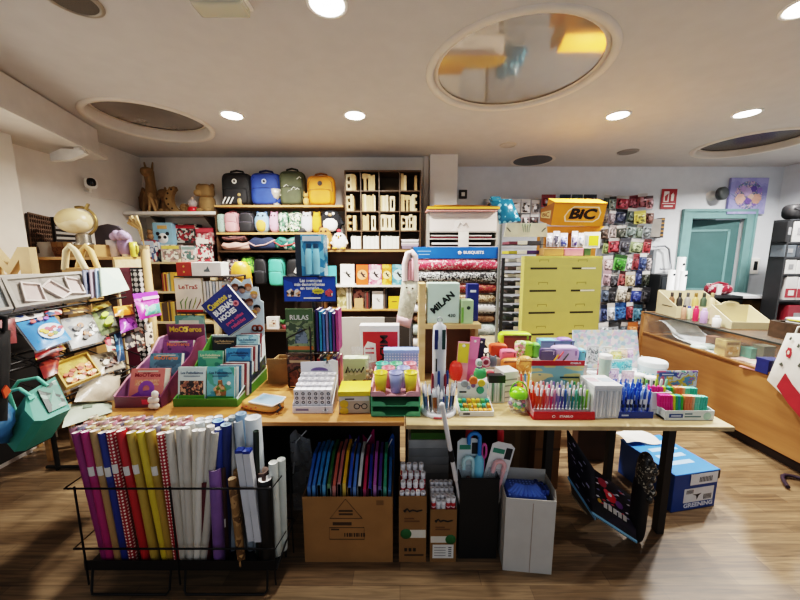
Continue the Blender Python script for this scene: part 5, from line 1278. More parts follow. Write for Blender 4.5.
part('pole',MB().tube([(0,0,0),(0,0,hz_-.02)],.01,8),greyp,o_);part('base',MB().lathe([(.12,0),(.12,.015),(.02,.03)],20),greyp,o_);part('hook',MB().tube([(0,0,hz_-.03),(0,-.03,hz_-.04),(0,-.08,hz_-.035),(0,-.09,hz_-.015)],.006,6),greyp,o_)
cw=wood('#a67849','#8b6038',axis='Y',grain=9);cwd=wood('#8a5f35','#6c4826',axis='Y')
CX,CYa,CYb,CT,CPt=2.84,1.0,3.72,.91,.655
t=thing('glass_counter','long wooden shop counter with glass top display case on the right','counter',(CX,CYa,0))
L=CYb-CYa
part('front_panel',MB().box(0,.025,0,L,.10,CPt),cw,t)
part('front_rail',MB().bbox(-.012,.03,0,L-.02,CPt-.0,CPt+.022,.004),cwd,t)
part('toe_gap_shade',MB().box(.06,.5,.02,L-.02,0,.10),C('#2c2018',.7),t)  # recessed base coloured dark to paint the shadow in the toe gap
part('end_panel',MB().box(-.012,.58,L,L+.03,0,CT),cw,t)
part('end_panel',MB().box(0,.58,-.03,0,0,CT),cw,t)
part('back_panel',MB().box(.56,.58,0,L,.1,CT-.01),cwd,t)
part('display_floor',MB().box(.03,.56,0,L,CPt-.02,CPt-.005),cw,t)
gl=C('#dfeae8',.05,alpha=.05,var=0,coat=.6)
part('glass_top',MB().box(-.005,.58,0,L,CT-.008,CT),C('#c9d4d2',.04,alpha=.12,var=0,coat=1),t)
part('glass_front',MB().box(0.002,.008,0,L,CPt+.022,CT-.008),gl,t)
part('glass_edge',MB().box(-.01,.0,0,L,CT-.012,CT+.003),C('#3f4442',.3,metal=.3),t)
zf=CPt-.004
def on(px,py,z):return atZ(px,py,z)
def cbox(name,px0,px1,yt,yb,z,d,mat,label,cat,extra=None,rz=0,lid=None):
 x,Y,w,h=fitz(px0,px1,yt,yb,z)
 t=thing(name,label,cat,(x,Y+d/2,z+.0015),rz)
 part('box_body',MB().bbox(-w/2,w/2,-d/2,d/2,0,h,.003),mat,t)
 if lid:part('lid',MB().box(-w/2-.002,w/2+.002,-d/2-.002,d/2+.002,h-.012,h+.002),lid,t)
 if extra:extra(t,w,h,d)
 return t
p=on(668,336,zf);
t=thing('paper_scroll','white curled sheets of paper at left end inside the glass counter','paper',(CX+.22,3.45,zf))
b=MB();b.sheet(lambda u,v:(-.15+.36*v,.2-u*.75,.004+.15*max(0,1-((u-.1)/.28)**2 if abs(u-.1)<.28 else 0)+.02*math.sin(u*4+v*3)+.02),14,6);part('paper_sheet',b,C('#d6dadc',.5),t)
b=MB();b.sheet(lambda u,v:(-.12+.32*v,.1-u*.55,.002+.09*max(0,1-((u-.2)/.3)**2)),12,6);part('under_sheet',b,C('#b9bec4',.5),t)
x,Y,w,h=fitz(690,714,340,351,zf)
t=thing('soft_eraser_pack','pale mint cloud shaped pack lying inside the glass counter','pack',(x+.06,Y+.04,zf+.001))
b=MB();b.sq((-.06,0,.025),(.07,.06,.025),.9,1,12,6);b.sq((.05,.01,.028),(.08,.06,.028),.9,1,12,6);part('pack_body',b,C('#c2d4cc',.4),t);part('seam',MB().tube([(-.12,-.03,.02),(0,-.055,.03),(.12,-.03,.02)],.004,5),C('#a9beb4',.5),t)
def gold(t,w,h,d):
 part('window_print',MB().box(-w*.36,w*.36,-d/2-.002,-d/2,h*.15,h*.62),P(['#e2d6b0','#c9a45a','#b98a3c'],40),t);part('title_band',MB().box(-w*.4,w*.4,-d/2-.002,-d/2,h*.72,h*.9),C('#8a6a2c',.5),t)
cbox('boxed_set',724,739,341,357,zf,.1,C('#d3b676',.5),'small golden box inside the glass counter','box',gold)
for px0,px1,yt,yb,c_,lab in((713,722,338,350,'#7a4e3a','brown wallet left of the golden box in the counter'),(741,748,345,357,'#9a6a3c','light brown pouch right of the golden box in the counter'),(750,760,349,360,'#4f8f7e','teal case inside the glass counter'),(762,774,347,362,'#5c5a48','olive case inside the glass counter'),(767,783,361,375,'#26306a','dark blue box at the right inside the glass counter')):
 cbox('gift_case',px0,px1,yt,yb,zf,.09,C(c_,.45,var=.2),lab,'case',lid=C(c_,.4,var=.3))
for i,(px,py,c_,nm)in enumerate(((733,360,'#c9a9a0','pink'),(748,364,'#d9cdb8','cream'),(761,366,'#b9a47c','tan'),(742,368,'#c98a86','rose'))):
 p=on(px,py,zf)
 b=MB();b.box(-.08,.08,-.055,.055,0,.008);solo('notebook',b,[C(c_,.5,var=.2)],'%s flat notebook lying %s in the glass counter'%(nm,['left','in middle','right','in front'][i]),'notebook',(p.x+.1,p.y,zf+.001),.25)
CZ=CT+.004
def tri_box(px,label,cream='#d2c79c',arch=False,full=False):
 pass
crm=C('#c6b996',.6,var=.05);crm2=C('#a99c78',.6)
def display_tray(x,Y,w,h,d,label,arch,rz=0,slots=False,fh=.3):
 t=thing('display_tray',label,'display tray',(x,Y,CZ),rz)
 part('base',MB().box(-w/2,w/2,-d/2,d/2,0,.006),crm,t)
 part('front_lip',MB().box(-w/2,w/2,-d/2,-d/2+.006,.006,h*fh),crm,t)
 b=MB();pts=[(-w/2,.006),(w/2,.006),(w/2,h*.86)]
 if arch:pts+=[(w*.24,h*.86)]+[(w*.24*math.cos(a),h*.86+h*.16*math.sin(a))for a in(.5,1,1.57,2.14,2.64)]+[(-w*.24,h*.86)]
 pts+=[(-w/2,h*.86)]
 b.prism(pts,d/2-.006,d/2);part('back_board',b,crm,t)
 if arch:part('emblem',MB().box(-w*.12,w*.12,d/2-.009,d/2-.0065,h*.89,h*.93),crm2,t)
 for sx in(-1,1):
  part('side_board',MB().prism([(-d/2+.006,.006),(d/2-.006,.006),(d/2-.006,h*.86),(-d/2+.006,h*fh)],sx*(w/2-.003)-.003,sx*(w/2-.003)+.003,'x'),crm,t)
  if slots:part('side_slot',MB().prism([(-d*.3,h*.34),(d*.2,h*.34),(d*.2,h*.37),(-d*.3,h*.37)],sx*(w/2)-.001+.001*sx,sx*(w/2)+.001+.001*sx,'x'),C('#4a4430',.7),t)
 return t
display_tray(3.12,3.46,.46,.30,.32,'cream cardboard tray full of bottles at far end of the counter',False,-.12,True,.4)
for i in range(6):
 tt=thing('bottle','%s bottle, %s in the far cream tray'%(['brown','black','grey','gold','dark green','beige'][i],nth(i,6)),'bottle',(2.92+.075*i,3.46-.012*i,CZ+.008),group='bottles in the far cream tray')
 part('bottle_body',MB().lathe([(.026,0),(.028,.02),(.028,.17),(.012,.2)],12),C(['#6a4a30','#2c2a28','#8a8680','#b59a5c','#3a4a3a','#c9b890'][i],.3),tt);part('cap',MB().lathe([(.014,.2),(.014,.24),(.01,.245)],10),C(['#2c2420','#1c1c1c','#3a3a3a','#6a5020','#22281f','#8a7a54'][i],.4),tt)
p=on(740,331,CZ)
display_tray(3.11,2.92,.33,.215,.24,'empty cream cardboard tray with arched top on the glass counter',True,-.1,False,.3)
GB2='bottles and cans on the counter'
for i,(px,py,r,h,c_,cap,lab)in enumerate(((683,319,.022,.14,'#a9826a','#1b1b22','amber bottle with black cap beside the far cream tray'),(688,319,.022,.13,'#b9c09a','#2a3a86','pale bottle with blue cap beside the far cream tray'),(695,321,.024,.15,'#c02c4c','#b02440','bright red bottle on the glass counter'),(703,323,.028,.14,'#a98ab8','#b49ac2','violet bottle on the glass counter'),(708,327,.03,.10,'#e8e8e6','#d8d8d6','white can in front of the violet bottle'),(715,327,.028,.085,'#e2e2e0','#cfcfcd','shorter white can next to the empty cream tray'))):
 p=on(px,py,CZ);X=max(p.x,CX+.04)
 tt=thing('bottle',lab,'bottle',(X,p.y,CZ+.001),group=GB2)
 part('bottle_body',MB().lathe([(r*.95,0),(r,.008),(r,h*.78),(r*.6,h*.86)],16),C(c_,.25),tt);part('cap',MB().lathe([(r*.62,h*.84),(r*.62,h),(r*.5,h+.003)],14),C(cap,.4),tt)
t=thing('magazine_tray','dark brown wooden tray at the right edge on the counter','tray',(3.16,2.42,CZ))
tw=wood('#4c3a2c','#31241a',axis='X')
part('tray_base',MB().box(-.17,.23,-.16,.16,0,.01),tw,t)
for y in(-.16,.148):part('tray_side',MB().box(-.17,.23,y,y+.012,.01,.13),tw,t)
for x in(-.17,.218):part('tray_side',MB().box(x,x+.012,-.148,.148,.01,.13),tw,t)
for i,(c_,nm,rz_)in enumerate((('#e2e2de','white',.1),('#3a3c40','dark grey',-.15),('#cfc65a','yellow edged',.2),('#e6e6e2','bright white',.05))):
 b=MB();b.box(-.13,.15,-.1,.1,0,.008);solo('magazine',b,C(c_,.4),'%s magazine, %s on the dark wooden tray'%(nm,['lowest','second','third','topmost'][i]),'magazine',(3.17,2.42,CZ+.1305+i*.009),rz_)
b=MB()
for i in range(5):b.box(-.12,.18,-.1+.004*i,.1,i*.008,i*.008+.006)
solo('paper_stack',b,C('#e4e3de',.6),'stack of white papers at the right edge on the counter','paper',(3.16,2.12,CZ+.001),.05)
q=QX([(767,380),(812,424),(812,334),(787,333)],2.79,2.80)
t=thing('cotton_tote','white cotton tote bag with red flower and red patch hanging from the counter','bag',q.o)
part('bag_body',q.pouch(MB(),.05,seed=4,nx=10,nz=10),C('#dedbd2',.8,var=.08,bump=.2,bs=20),t)
part('red_patch',q.prism(MB(),[(.30,.10),(.42,.38),(.62,.30),(1,.22),(1,-.02),(.6,.02)],.026,.034),C('#a02530',.6,var=.15),t)
for k in range(6):
 a_=k*pi/3;part('petal',q.disc(MB(),.40+.06*math.cos(a_),.70+.05*math.sin(a_),.04,.026,.03,8),C('#a8303a',.6),t)
part('hanging_strap',MB().tube([q.p(.3,.98,-.01),q.p(.35,1.1,-.01),q.p(.6,1.1,-.01),q.p(.65,.98,-.01)],.006,6),C('#d2cfc6',.8),t)
part('flower_heart',q.disc(MB(),.40,.70,.035,.03,.033,8),C('#e6d9c8',.6),t)
for u,v in((.2,.45),(.62,.82),(.30,.9),(.70,.58)):part('sprig_print',q.prism(MB(),[(u,v),(u+.06,v+.05),(u+.1,v+.02),(u+.05,v-.01)],.024,.029),C('#4a5048',.6),t)
p=atZ(795,494,0)
t=thing('chair_leg','x','x',(0,0,0));bpy.data.objects.remove(t)
p1=atZ(788,487,.02)
tag(link('stool_base',MB().tube([(p1.x+.5*u+.0,p1.y+.12*math.sin(pi*u*2)*(1 if k==0 else 1),.02)for k in(0,)for u in[i/16 for i in range(17)]],.012,8).mesh('stool_base',C('#2b2230',.4))),'dark tubular stool base on floor at the lower right edge','stool')
DYk=4.05
xa,xb=atY(712,295,DYk).x,atY(775,295,DYk).x;dz=atY(745,296,DYk).z
t=thing('rear_desk','rear desk behind the counter, half black half white top','desk',((xa+xb)/2,DYk,0))
hw=(xb-xa)/2
part('desk_top',MB().box(-hw,0,0,.42,dz-.03,dz),C('#1e2124',.35),t);part('desk_top',MB().box(0,hw,.0,.42,dz-.03,dz),C('#cfd2d4',.4),t,'white desk top')
part('desk_back',MB().box(-hw,hw,.38,.42,0,dz-.03),C('#3a3230',.6),t)
for x in(-hw,hw-.04):part('desk_side',MB().box(x,x+.04,.02,.38,0,dz-.03),C('#5c4632',.6),t)
for i in range(5):
 b=MB();b.box(-.05,.05,-.06,.06,0,.12)
for px0,px1,yt,yb,c_,lab in((752,760,301,309,'#8a7a5a','tan box under the white rear desk top'),(761,771,299,309,'#4c5a66','grey blue box under the white rear desk top'),(728,742,300,309,'#46525a','slate box under the black rear desk top')):
 x,z,w,h=fit(px0,px1,yt,yb,DYk+.1)
 h=min(h,dz-.05-z)
 tt=thing('storage_box',lab,'box',(x,DYk+.17,0));part('box_body',MB().bbox(-w/2,w/2,-.06,.06,0,z+h,.003),C(c_,.6),tt);part('lid',MB().box(-w/2-.002,w/2+.002,-.062,.062,z+h-.03,z+h+.002),C(c_,.5,var=.3),tt)
x,z,w,h=fit(710,734,281,294,DYk+.1)
t=thing('wrapped_parcel','red and white wrapped bundle on the black rear desk','parcel',(x,DYk+.16,dz+.001))
b=MB();b.sq((0,0,h*.4),(w/2,.08,h*.4),.6,.6,16,8);part('bundle',b,P(['#9a2838','#7a2030','#c9a0a4','#5a2a34'],16,'noise',.4),t)
part('white_band',MB().box(-w*.3,-w*.12,-.086,.07,h*.05,h*.82),C('#dcd6d6',.5),t);part('ribbon',MB().tube([(-w*.4,-.02,h*.75),(-w*.1,-.03,h*.95),(w*.3,-.02,h*.8)],.012,6),C('#8a2434',.4),t)
for i,(a_,b_,yt,yb,lab)in enumerate(((666.5,673,270,292,'shorter white tube left of the tall one behind the counter'),(674,681.5,257,292,'tallest white tube with dark mark behind the counter'),(678.5,684.5,271,292,'white tube right of the tall one behind the counter'))):
 Y=4.02+.06*(i==1);x,z,w,h=fit(a_,b_,yt,yb,Y)
 tt=thing('white_tube',lab,'tube',(x,Y,.0),group='white tubes behind the counter');part('tube_body',MB().lathe([(w/2*.9,0),(w/2*.9,z+h),(w/2*.7,z+h)],18),C('#e6e8ea',.35),tt)
 part('tube_mark',MB().at((0,-w/2*.9-.001,z+h*.8),(pi/2,0,0)).lathe([(.016,0),(.014,.003)],12),C('#3a3e44',.4),tt)
SYr=3.85
x0,x1=atY(784,260,SYr).x,XR-.02
zs=[atY(790,y,SYr).z for y in(330,300,274,257,242,219)]
t=thing('file_shelf','dark metal shelf with box files at the right edge of the photo','shelf',((x0+x1)/2,SYr,0))
hw=(x1-x0)/2
for sx in(-1,1):part('upright',MB().box(sx*(hw-.012)-.012,sx*(hw-.012)+.012,0,.17,0,zs[5]),C('#26282b',.5),t)
for zz in zs:part('shelf_board',MB().box(-hw+.024,hw-.024,0,.16,zz-.018,zz),C('#33363a',.5),t)
part('shelf_back',MB().box(-hw+.024,hw-.024,.16,.17,0,zs[5]),C('#3c3c40',.6),t)
def ffile(px0,px1,yt,yb,c_,lab,base,name='box_file',band=None,group='box files on the right shelf'):
 x,z,w,h=fit(px0,px1,yt,yb,SYr-.02)
 tt=thing(name,lab,'box file',(x,SYr+.06,base+.001),group=group)
 part('file_body',MB().bbox(-w/2,w/2,-.06,.09,0,h,.004),C(c_,.55,var=.1),tt)
 if band:part('red_band',MB().box(-w/2-.001,w/2+.001,-.063,-.06,h*.1,h*.5),C(band,.5),tt);part('band_label',MB().box(-w*.25,w*.25,-.065,-.063,h*.2,h*.42),C('#e4e0de',.5),tt)
 else:part('spine_label',MB().box(-w*.22,w*.22,-.063,-.06,h*.35,h*.7),C('#8d8f92' if c_!='#8d8f92' else '#d9d9d9',.5),tt)
ffile(787,793,220,241,'#1c1d20','black box file, left on the top shelf at right',zs[4]);ffile(794,808,220.5,241,'#b9bab8','light grey tray box, right on the top shelf at right',zs[4])
ffile(786,797,244.5,256.5,'#5f6870','steel grey flat box on the second shelf at right',zs[3]);ffile(798,810,245,256.5,'#3a4048','dark grey flat box right of the steel grey one',zs[3])
ffile(786.5,797,259.5,273.5,'#d2d2d0','white box file, left on the third shelf at right',zs[2]);ffile(798,812,260,273.5,'#dcdcd8','white box file, right on the third shelf at right',zs[2])
ffile(786,797,276.5,299.5,'#d4d2d0','white box file with red band, left on fourth shelf',zs[1],band='#9a2834');ffile(798,812,277,299.5,'#d8d6d4','white box file with red band, right on fourth shelf',zs[1],band='#a42c38')
ffile(787,808,305,329.5,'#8a2c38','dark red box file on the lowest shelf at right',zs[0])
x,z,w,h=fit(793,815,202,218,SYr)
t=thing('black_bag','black bag lying on top of the right shelf','bag',(x,SYr+.085,zs[5]+.001))
b=MB();b.sq((0,0,h/2),(w/2,.08,h/2),.6,.6,16,10);part('bag_body',b,C('#19191c',.6),t);part('strap',MB().tube([(-w*.4,-.06,h*.7),(0,-.085,h*.4),(w*.4,-.06,h*.7)],.012,6),C('#2c2c30',.6),t)
T=.75;TZ=T+.001
TY0,TY1=1.505,2.36
owood=wood('#bf8a52','#a3703a',axis='X',rough=.35);pwood=wood('#ddc79c','#c4a876',axis='X',rough=.4)
t=thing('shop_table','warm orange-brown wooden table on the left carrying the book displays','table',(-.80,1.93,0))
part('tabletop',MB().bbox(-.76,.822,TY0-1.93,TY1-1.93,T-.022,T,.003),owood,t)
for sx in(-.70,.775):
 for y in(-.06,.36):part('leg',MB().box(sx-.025,sx+.025,y-.025,y+.025,0,T-.022),blk,t)
part('dark_backing',MB().box(-.70,.80,.02,.035,.004,T-.034),C('#0d0b0a',.8),t)  # black sheet added to stand for the darkness under this table
t=thing('shop_table','pale wooden table on the right carrying pens and pencil cases','table',(.83,1.93,0))
part('tabletop',MB().prism([(-.800,TY0-1.955),(.775,TY0-1.975),(.80,TY1-1.93),(-.800,TY1-1.93)],T-.022,T,'z'),pwood,t)
part('front_edge',MB().prism([(-.800,TY0-1.958),(.775,TY0-1.978),(.775,TY0-1.975),(-.800,TY0-1.955)],T-.022,T-.001,'z'),C('#bda57c',.5,var=.2),t)
for x,y in((.015,-.21),(.645,-.27),(-.74,.36),(-.45,.36)):part('leg',MB().box(x-.02,x+.02,y-.02,y+.02,0,T-.022),blk,t)
part('leg',MB().box(.425,.46,-.12,-.085,0,T-.022),blk,t)
part('dark_backing',MB().box(-.79,.10,.33,.345,.004,T-.036),C('#2a1c13',.8),t)
pur=C('#6b3350',.45,var=.1);purd=C('#522640',.5,var=.1);purl=C('#8f6488',.4,var=.12);gold_=C('#d9b23c',.4,var=0)
PX0,PY0=-1.41,1.655
t=thing('book_display','purple sloping cardboard book display with gold lettering on the header','book display',(PX0,PY0,TZ),.03)
W_,D_=.245,.46
part('base',MB().box(-W_/2,W_/2,0,D_,0,.006),pur,t)
part('front_lip',MB().box(-W_/2,W_/2,0,.006,.006,.062),pur,t)
part('lip_emblem',MB().box(.02,.06,-.001,0,.018,.045),C('#c92a5a',.4),t)
for sx,m_ in((-1,purl),(1,purd)):
 part('side_panel',MB().prism([(.006,.006),(D_,.006),(D_,.285),(D_*.82,.285),(D_*.62,.2),(.1,.125),(.006,.062)],sx*(W_/2-.003)-.003,sx*(W_/2-.003)+.003,'x'),pur if sx>0 else purl,t)
part('side_trim',MB().tube([(-W_/2,.0,.064),(-W_/2,.1,.127),(-W_/2,D_*.62,.203),(-W_/2,D_*.82,.288),(-W_/2,D_,.288)],.006,5),C('#c08a9a',.5),t)
part('header_board',MB().prism([(-W_/2,.006),(W_/2,.006),(W_/2,.36),(-W_/2,.36)],D_-.006,D_),pur,t)
text('MoOTeros',.05,gold_,t,(0,D_-.0075,.325),width=W_*.85,bold=.03)
part('header_face',MB().at((0,D_-.008,.325),(pi/2,0,0)).lathe([(.018,0),(.012,.002),(.006,.002)],14,caps=False),C('#e8c85a',.4),t)
tt=thing('paper_flower','white paper flower string hanging on the purple display front','ornament',(PX0+.10,PY0-.02,TZ))
for k in range(4):part('petal',MB().sq(((k%2-.5)*.022,0,.02+.032*(k//2)*1+.0),(.02,.012,.018),1,1,8,6),C('#e9e6e0',.5),tt);
part('petal',MB().sq((.012,.0,.085),(.02,.012,.02),1,1,8,6),C('#efece6',.5),tt)
GM='books in the purple display'
def mbook(y,z,w,h,mat,lab,tcol='#e0c050',tilt=-.35,th=.03,deco=None,dark='#402040'):
 b=book_front('book',lab,'book',(PX0+.006,PY0+y,TZ+z),w,h,th,mat,rz=.03,tilt=tilt,group=GM,titles=(('MoOTeros',.03,tcol,.80,.75),))
 part('subtitle_band',MB().box(-w*.3,w*.3,-th/2-.0012,-th/2-.0004,h*.90,h*.94),C('#d9cfc0',.5),b)
 if deco:deco(b,w,h,th)
 return b
def pinkart(b,w,h,th):
 part('purple_print',MB().prism([(-w*.42,h*.06),(w*.42,h*.06),(w*.42,h*.2),(w*.1,h*.34),(-w*.2,h*.3),(-w*.42,h*.16)],-th/2-.0012,-th/2-.0004),C('#7a3a9a',.5),b)
 part('oval_print',MB().at((0,-th/2-.0008,h*.38),(pi/2,0,0)).lathe([(w*.24,0),(w*.2,.001),(w*.1,.0014)],16,caps=False),C('#8a4aa4',.5),b)
 part('spot_print',MB().box(-w*.35,w*.35,-th/2-.0009,-th/2-.0003,h*.48,h*.66),P(['#d98a6a','#e0a88a','#c9705a','#e8c8a8'],60,'noise'),b)
mbook(.062,.012,.185,.175,C('#d27a74',.45,var=.08),'pink novelty book at the front of the purple display','#8a2430',-.30,.05,pinkart)
mbook(.215,.095,.185,.135,P(['#3f6a80','#5a8aa0','#2f5468'],14,'noise',.4),'blue book in the middle of the purple display','#d9803c',-.25)
mbook(.335,.15,.185,.13,P(['#6a3a6e','#8a4a80','#54285a'],14,'noise',.4),'purple book at the back of the purple display','#e07a4a',-.22)
GX,GY0=-1.055,1.665
green=C('#487e2a',.5,var=.1);gdk=P(['#20301f','#2a3a4a','#3a5a2a','#1a2430'],14,'noise')
t=thing('book_display','green cardboard book display with white cut-out header of children','book display',(GX,GY0,TZ))
W_,D_=.345,.40
part('base',MB().box(-W_/2,W_/2,0,D_,0,.006),green,t);part('front_lip',MB().box(-W_/2,W_/2,0,.006,.006,.045),green,t)
part('back_board',MB().box(-W_/2,W_/2,D_-.006,D_,.006,.30),C('#d9e4e4',.5),t)
for sx in(-1,1):
 part('side_panel',MB().prism([(.006,.006),(D_-.006,.006),(D_-.006,.30),(D_*.7,.22),(.1,.08),(.006,.045)],sx*(W_/2-.003)-.003,sx*(W_/2-.003)+.003,'x'),C('#c9d8da',.5)if sx>0 else green,t)
 part('side_green_band',MB().prism([(.0,.0),(D_,.0),(D_,.075),(.0,.035)],sx*(W_/2+.001)-.001,sx*(W_/2+.001)+.001,'x'),green,t)
 part('side_picture',MB().prism([(.02,.05),(D_-.01,.085),(D_-.01,.17),(.12,.085)],sx*(W_/2+.001)-.001,sx*(W_/2+.001)+.001,'x'),gdk,t)
pts=[(-W_*.1,.30),(W_*.5,.28),(W_*.52,.46),(W_*.46,.47),(W_*.44,.53),(W_*.34,.53),(W_*.30,.57),(W_*.18,.565),(W_*.14,.55),(W_*.02,.57),(-W_*.06,.55),(-W_*.12,.50),(-W_*.2,.46)]
part('header_cutout',MB().prism([(a,.30+(b_-.30)*1.36)for a,b_ in pts],D_-.004,D_+.0),C('#c9dce2',.5),t)
rr=random.Random(8)
hairs=['#3a2418','#6a3a1c','#1f1a18','#a8642a','#c99a4a','#2a1c14']
for i,(u,v)in enumerate(((-.10,.50),(.02,.525),(.14,.515),(.26,.525),(.36,.49),(.02,.46),(.14,.455),(.27,.455),(.40,.425),(-.06,.44),(.33,.40))):
 fx,fz=W_*u,.30+(v-.30)*1.36
 part('child_face',MB().at((fx,D_-.005,fz),(pi/2,0,0)).lathe([(.021,0),(.019,.003),(0,.004)],14,caps=False),C('#dcae8c',.6),t)
 part('child_hair',MB().prism([(fx-.024,fz+.002),(fx-.02,fz+.024),(fx,fz+.031),(fx+.02,fz+.024),(fx+.024,fz+.002),(fx+.012,fz+.012),(fx-.012,fz+.012)],D_-.012,D_-.009),C(hairs[i%6],.6),t)
part('blue_shirts',MB().prism([(-W_*.14,.40),(W_*.1,.41),(W_*.12,.44),(-W_*.14,.49)],D_-.0065,D_-.0045),C('#3a6aa8',.6),t)
for k,(u,c_)in enumerate(((.34,'#7a3a22'),(.42,'#8a4428'))):part('red_letter',MB().at((W_*u,D_-.006,.345),(pi/2,0,0)).lathe([(.024,0),(.024,.002),(.012,.002)],14,caps=False),C(c_,.5),t)
GF='football books in the green display'
def team(b,w,h,t_):
 part('grass_print',MB().box(-w*.47,w*.47,-t_/2-.001,-t_/2-.0003,h*.03,h*.24),C('#5f9a34',.5),b)
 part('group_print',MB().box(-w*.42,w*.42,-t_/2-.0012,-t_/2-.0003,h*.22,h*.62),P(['#3a2a2a','#1f2024','#c99a7a','#2a2c34','#8a5a4a'],85),b)
def player(b,w,h,t_):
 part('grass_print',MB().box(-w*.47,w*.47,-t_/2-.001,-t_/2-.0003,h*.03,h*.18),C('#4f8a3a',.5),b)
 part('player_print',MB().prism([(-w*.16,h*.2),(w*.2,h*.18),(w*.22,h*.4),(w*.08,h*.52),(w*.06,h*.64),(-w*.08,h*.64),(-w*.1,h*.5),(-w*.26,h*.4)],-t_/2-.0014,-t_/2-.0006),P(['#6a8a3a','#8a5a34','#c9a07a','#4a6a2a'],70),b)
 part('ball_print',MB().at((w*.3,-t_/2-.0008,h*.55),(pi/2,0,0)).lathe([(w*.07,0),(0,.001)],10,caps=False),C('#eeeeea',.5),b)
def fbook(x,y,z,w,h,mat,lab,deco=None,tcol='#2c4a6a',th=.016,rows=True):
 b=book_front('book',lab,'book',(GX+x,GY0+y,TZ+z),w,h,th,mat,tilt=-.16,group=GF,titles=(('Los Futbolísimos',.02,tcol,.84,.8),))
 if deco:deco(b,w,h,th)
 part('title_line',MB().box(-w*.3,w*.3,-th/2-.001,-th/2-.0003,h*.74,h*.76),C(tcol,.5),b)
 return b
fbook(-.090,.032,.010,.152,.195,C('#c9dcdc',.45),'white football book with team picture, front left of green display',team)
fbook(.068,.032,.010,.152,.195,P(['#3f8aa0','#6ab0ba','#4a9a8a','#357a94'],9,'noise',.4),'teal football book with single player, front right of green display',player,'#1f3a5a')
fbook(-.055,.16,.10,.145,.16,P(['#3a8a7a','#5fae8a','#2f7a70'],9,'noise',.4),'green football book, middle left of green display',None,'#e9e6c0')
fbook(.110,.16,.11,.145,.165,P(['#2f6a9a','#4a90b8','#28588a'],9,'noise',.4),'blue football book, middle right of green display',None,'#163050')
fbook(-.025,.265,.16,.145,.155,C('#22242a',.45),'black football book, back left of green display',None,'#c9a87a')
fbook(.118,.265,.165,.135,.16,P(['#8ab6c4','#a8d0d6','#78a8ba'],9,'noise',.4),'pale blue football book, back right of green display',None,'#3a5a7a')
for r,(y,z,h,x0,n)in enumerate(((.045,.010,.195,.1480,2),)):
 pass
rn_=['front','middle','back']
for r,(y,z,h,n)in enumerate(((.055,.011,.19,6),(.18,.105,.16,6),(.285,.165,.155,4))):
 for k in range(n):
  b=MB();w2,t2=.13,.012
  book_mb(w2,h*.985,t2,b)
  o=solo('book',b,[C(['#e4e8e6','#2f6a8a','#dfe3e0','#7a2a34','#e9ebe8','#2a3a54'][k%6],.5),PAGES],'football book behind the %s row right cover, %s in its stack'%(rn_[r],nth(k,n,'front','back')),'book',(GX+.085+.0085*k,GY0+y+.014*k,TZ+z+.002*k),group=GF,rot=(-.16,0,0))
q=QY([(228.5,336),(255,317.5),(226.5,284),(201,305.5)],1.935,1.985)
t=thing('book','dark blue bedtime stories book standing on its corner behind green display','book',q.o)
part('cover',q.rect(MB(),0,1,0,1,-.003,0),P(['#28346e','#303e80','#222c60'],9,'noise',.4),t);part('pages',q.rect(MB(),.01,.99,.01,.99,-.022,-.003),PAGES,t);part('back_cover',q.rect(MB(),0,1,0,1,-.025,-.022),C('#28346e',.5),t)
yel=C('#e2c84a',.5,var=0);wht=C('#eef0f2',.5,var=0);pnk=C('#c9547a',.5,var=0)
q.text('Cuentos',.05,yel,t,.42,.80,.001,width=.66,height=.17,bold=.03)
q.text('de',.02,wht,t,.84,.74,.001,width=.1,height=.08)
q.text('BUENAS',.05,wht,t,.46,.60,.001,width=.70,height=.15,bold=.04)
q.text('NOCHES',.05,wht,t,.42,.42,.001,width=.60,height=.13,bold=.04)
q.text('para niñas',.05,pnk,t,.50,.25,.001,width=.62,height=.1,bold=.02)
q.text('rebeldes',.05,pnk,t,.50,.12,.001,width=.5,height=.09,bold=.02)
part('flower_print',q.disc(MB(),.84,.52,.09,.0008,.002,10),C('#d98a94',.5),t);part('flower_print',q.disc(MB(),.84,.52,.045,.002,.003,10),C('#8a2a44',.5),t)
BYt=2.62
t=thing('book_tower','thin dark metal book stand behind the green display','book stand',(atY(205,300,BYt).x,BYt,0))
xa,xb=atY(176,300,BYt).x-t.location.x,atY(236,300,BYt).x-t.location.x
zz1,zz2,zz3=atY(205,276,BYt).z,atY(205,312.5,BYt).z,atY(205,345,BYt).z
for zz in(zz1,zz2,zz3):part('shelf',MB().box(xa,xb,0,.2,zz-.012,zz),C('#3c3530',.5),t)
for x in(xa+.006,xb-.006):part('post',MB().box(x-.006,x+.006,.185,.2,0,zz1),C('#26221f',.5),t)
def tb(name,px0,px1,yt,yb,Y,z,d,mat,lab,cat='box',extra=None,group=None):
 x,z_,w,h=fit(px0,px1,yt,yb,Y)
 o=thing(name,lab,cat,(x,Y+d/2,(z if z is not None else z_)+.001),group=group)
 part('box_body' if cat!='book' else 'cover',MB().bbox(-w/2,w/2,-d/2,d/2,0,h,.002),mat,o)
 if extra:extra(o,w,h,d)
 return o
tb('red_box',177,191.5,262.5,276,BYt,zz1,.12,C('#a8322a',.5),'red box with gold dots on top of the dark book stand',extra=lambda o,w,h,d:[part('gold_dot',MB().at((0,-d/2,h*(.3+.4*k)),(pi/2,0,0)).lathe([(.008,0),(0,.003)],8,caps=False),C('#d9b050',.4),o)for k in range(2)])
tb('white_box',192,221.5,262.5,276,BYt,zz1,.12,C('#e8e7e4',.5),'long white box with small grey emblem beside the red box',extra=lambda o,w,h,d:part('emblem',MB().prism([(-.02,h*.3),(.03,h*.3),(.022,h*.5),(.012,h*.72),(0,h*.5),(-.018,h*.45)],-d/2-.001,-d/2),C('#5f6a70',.5),o))
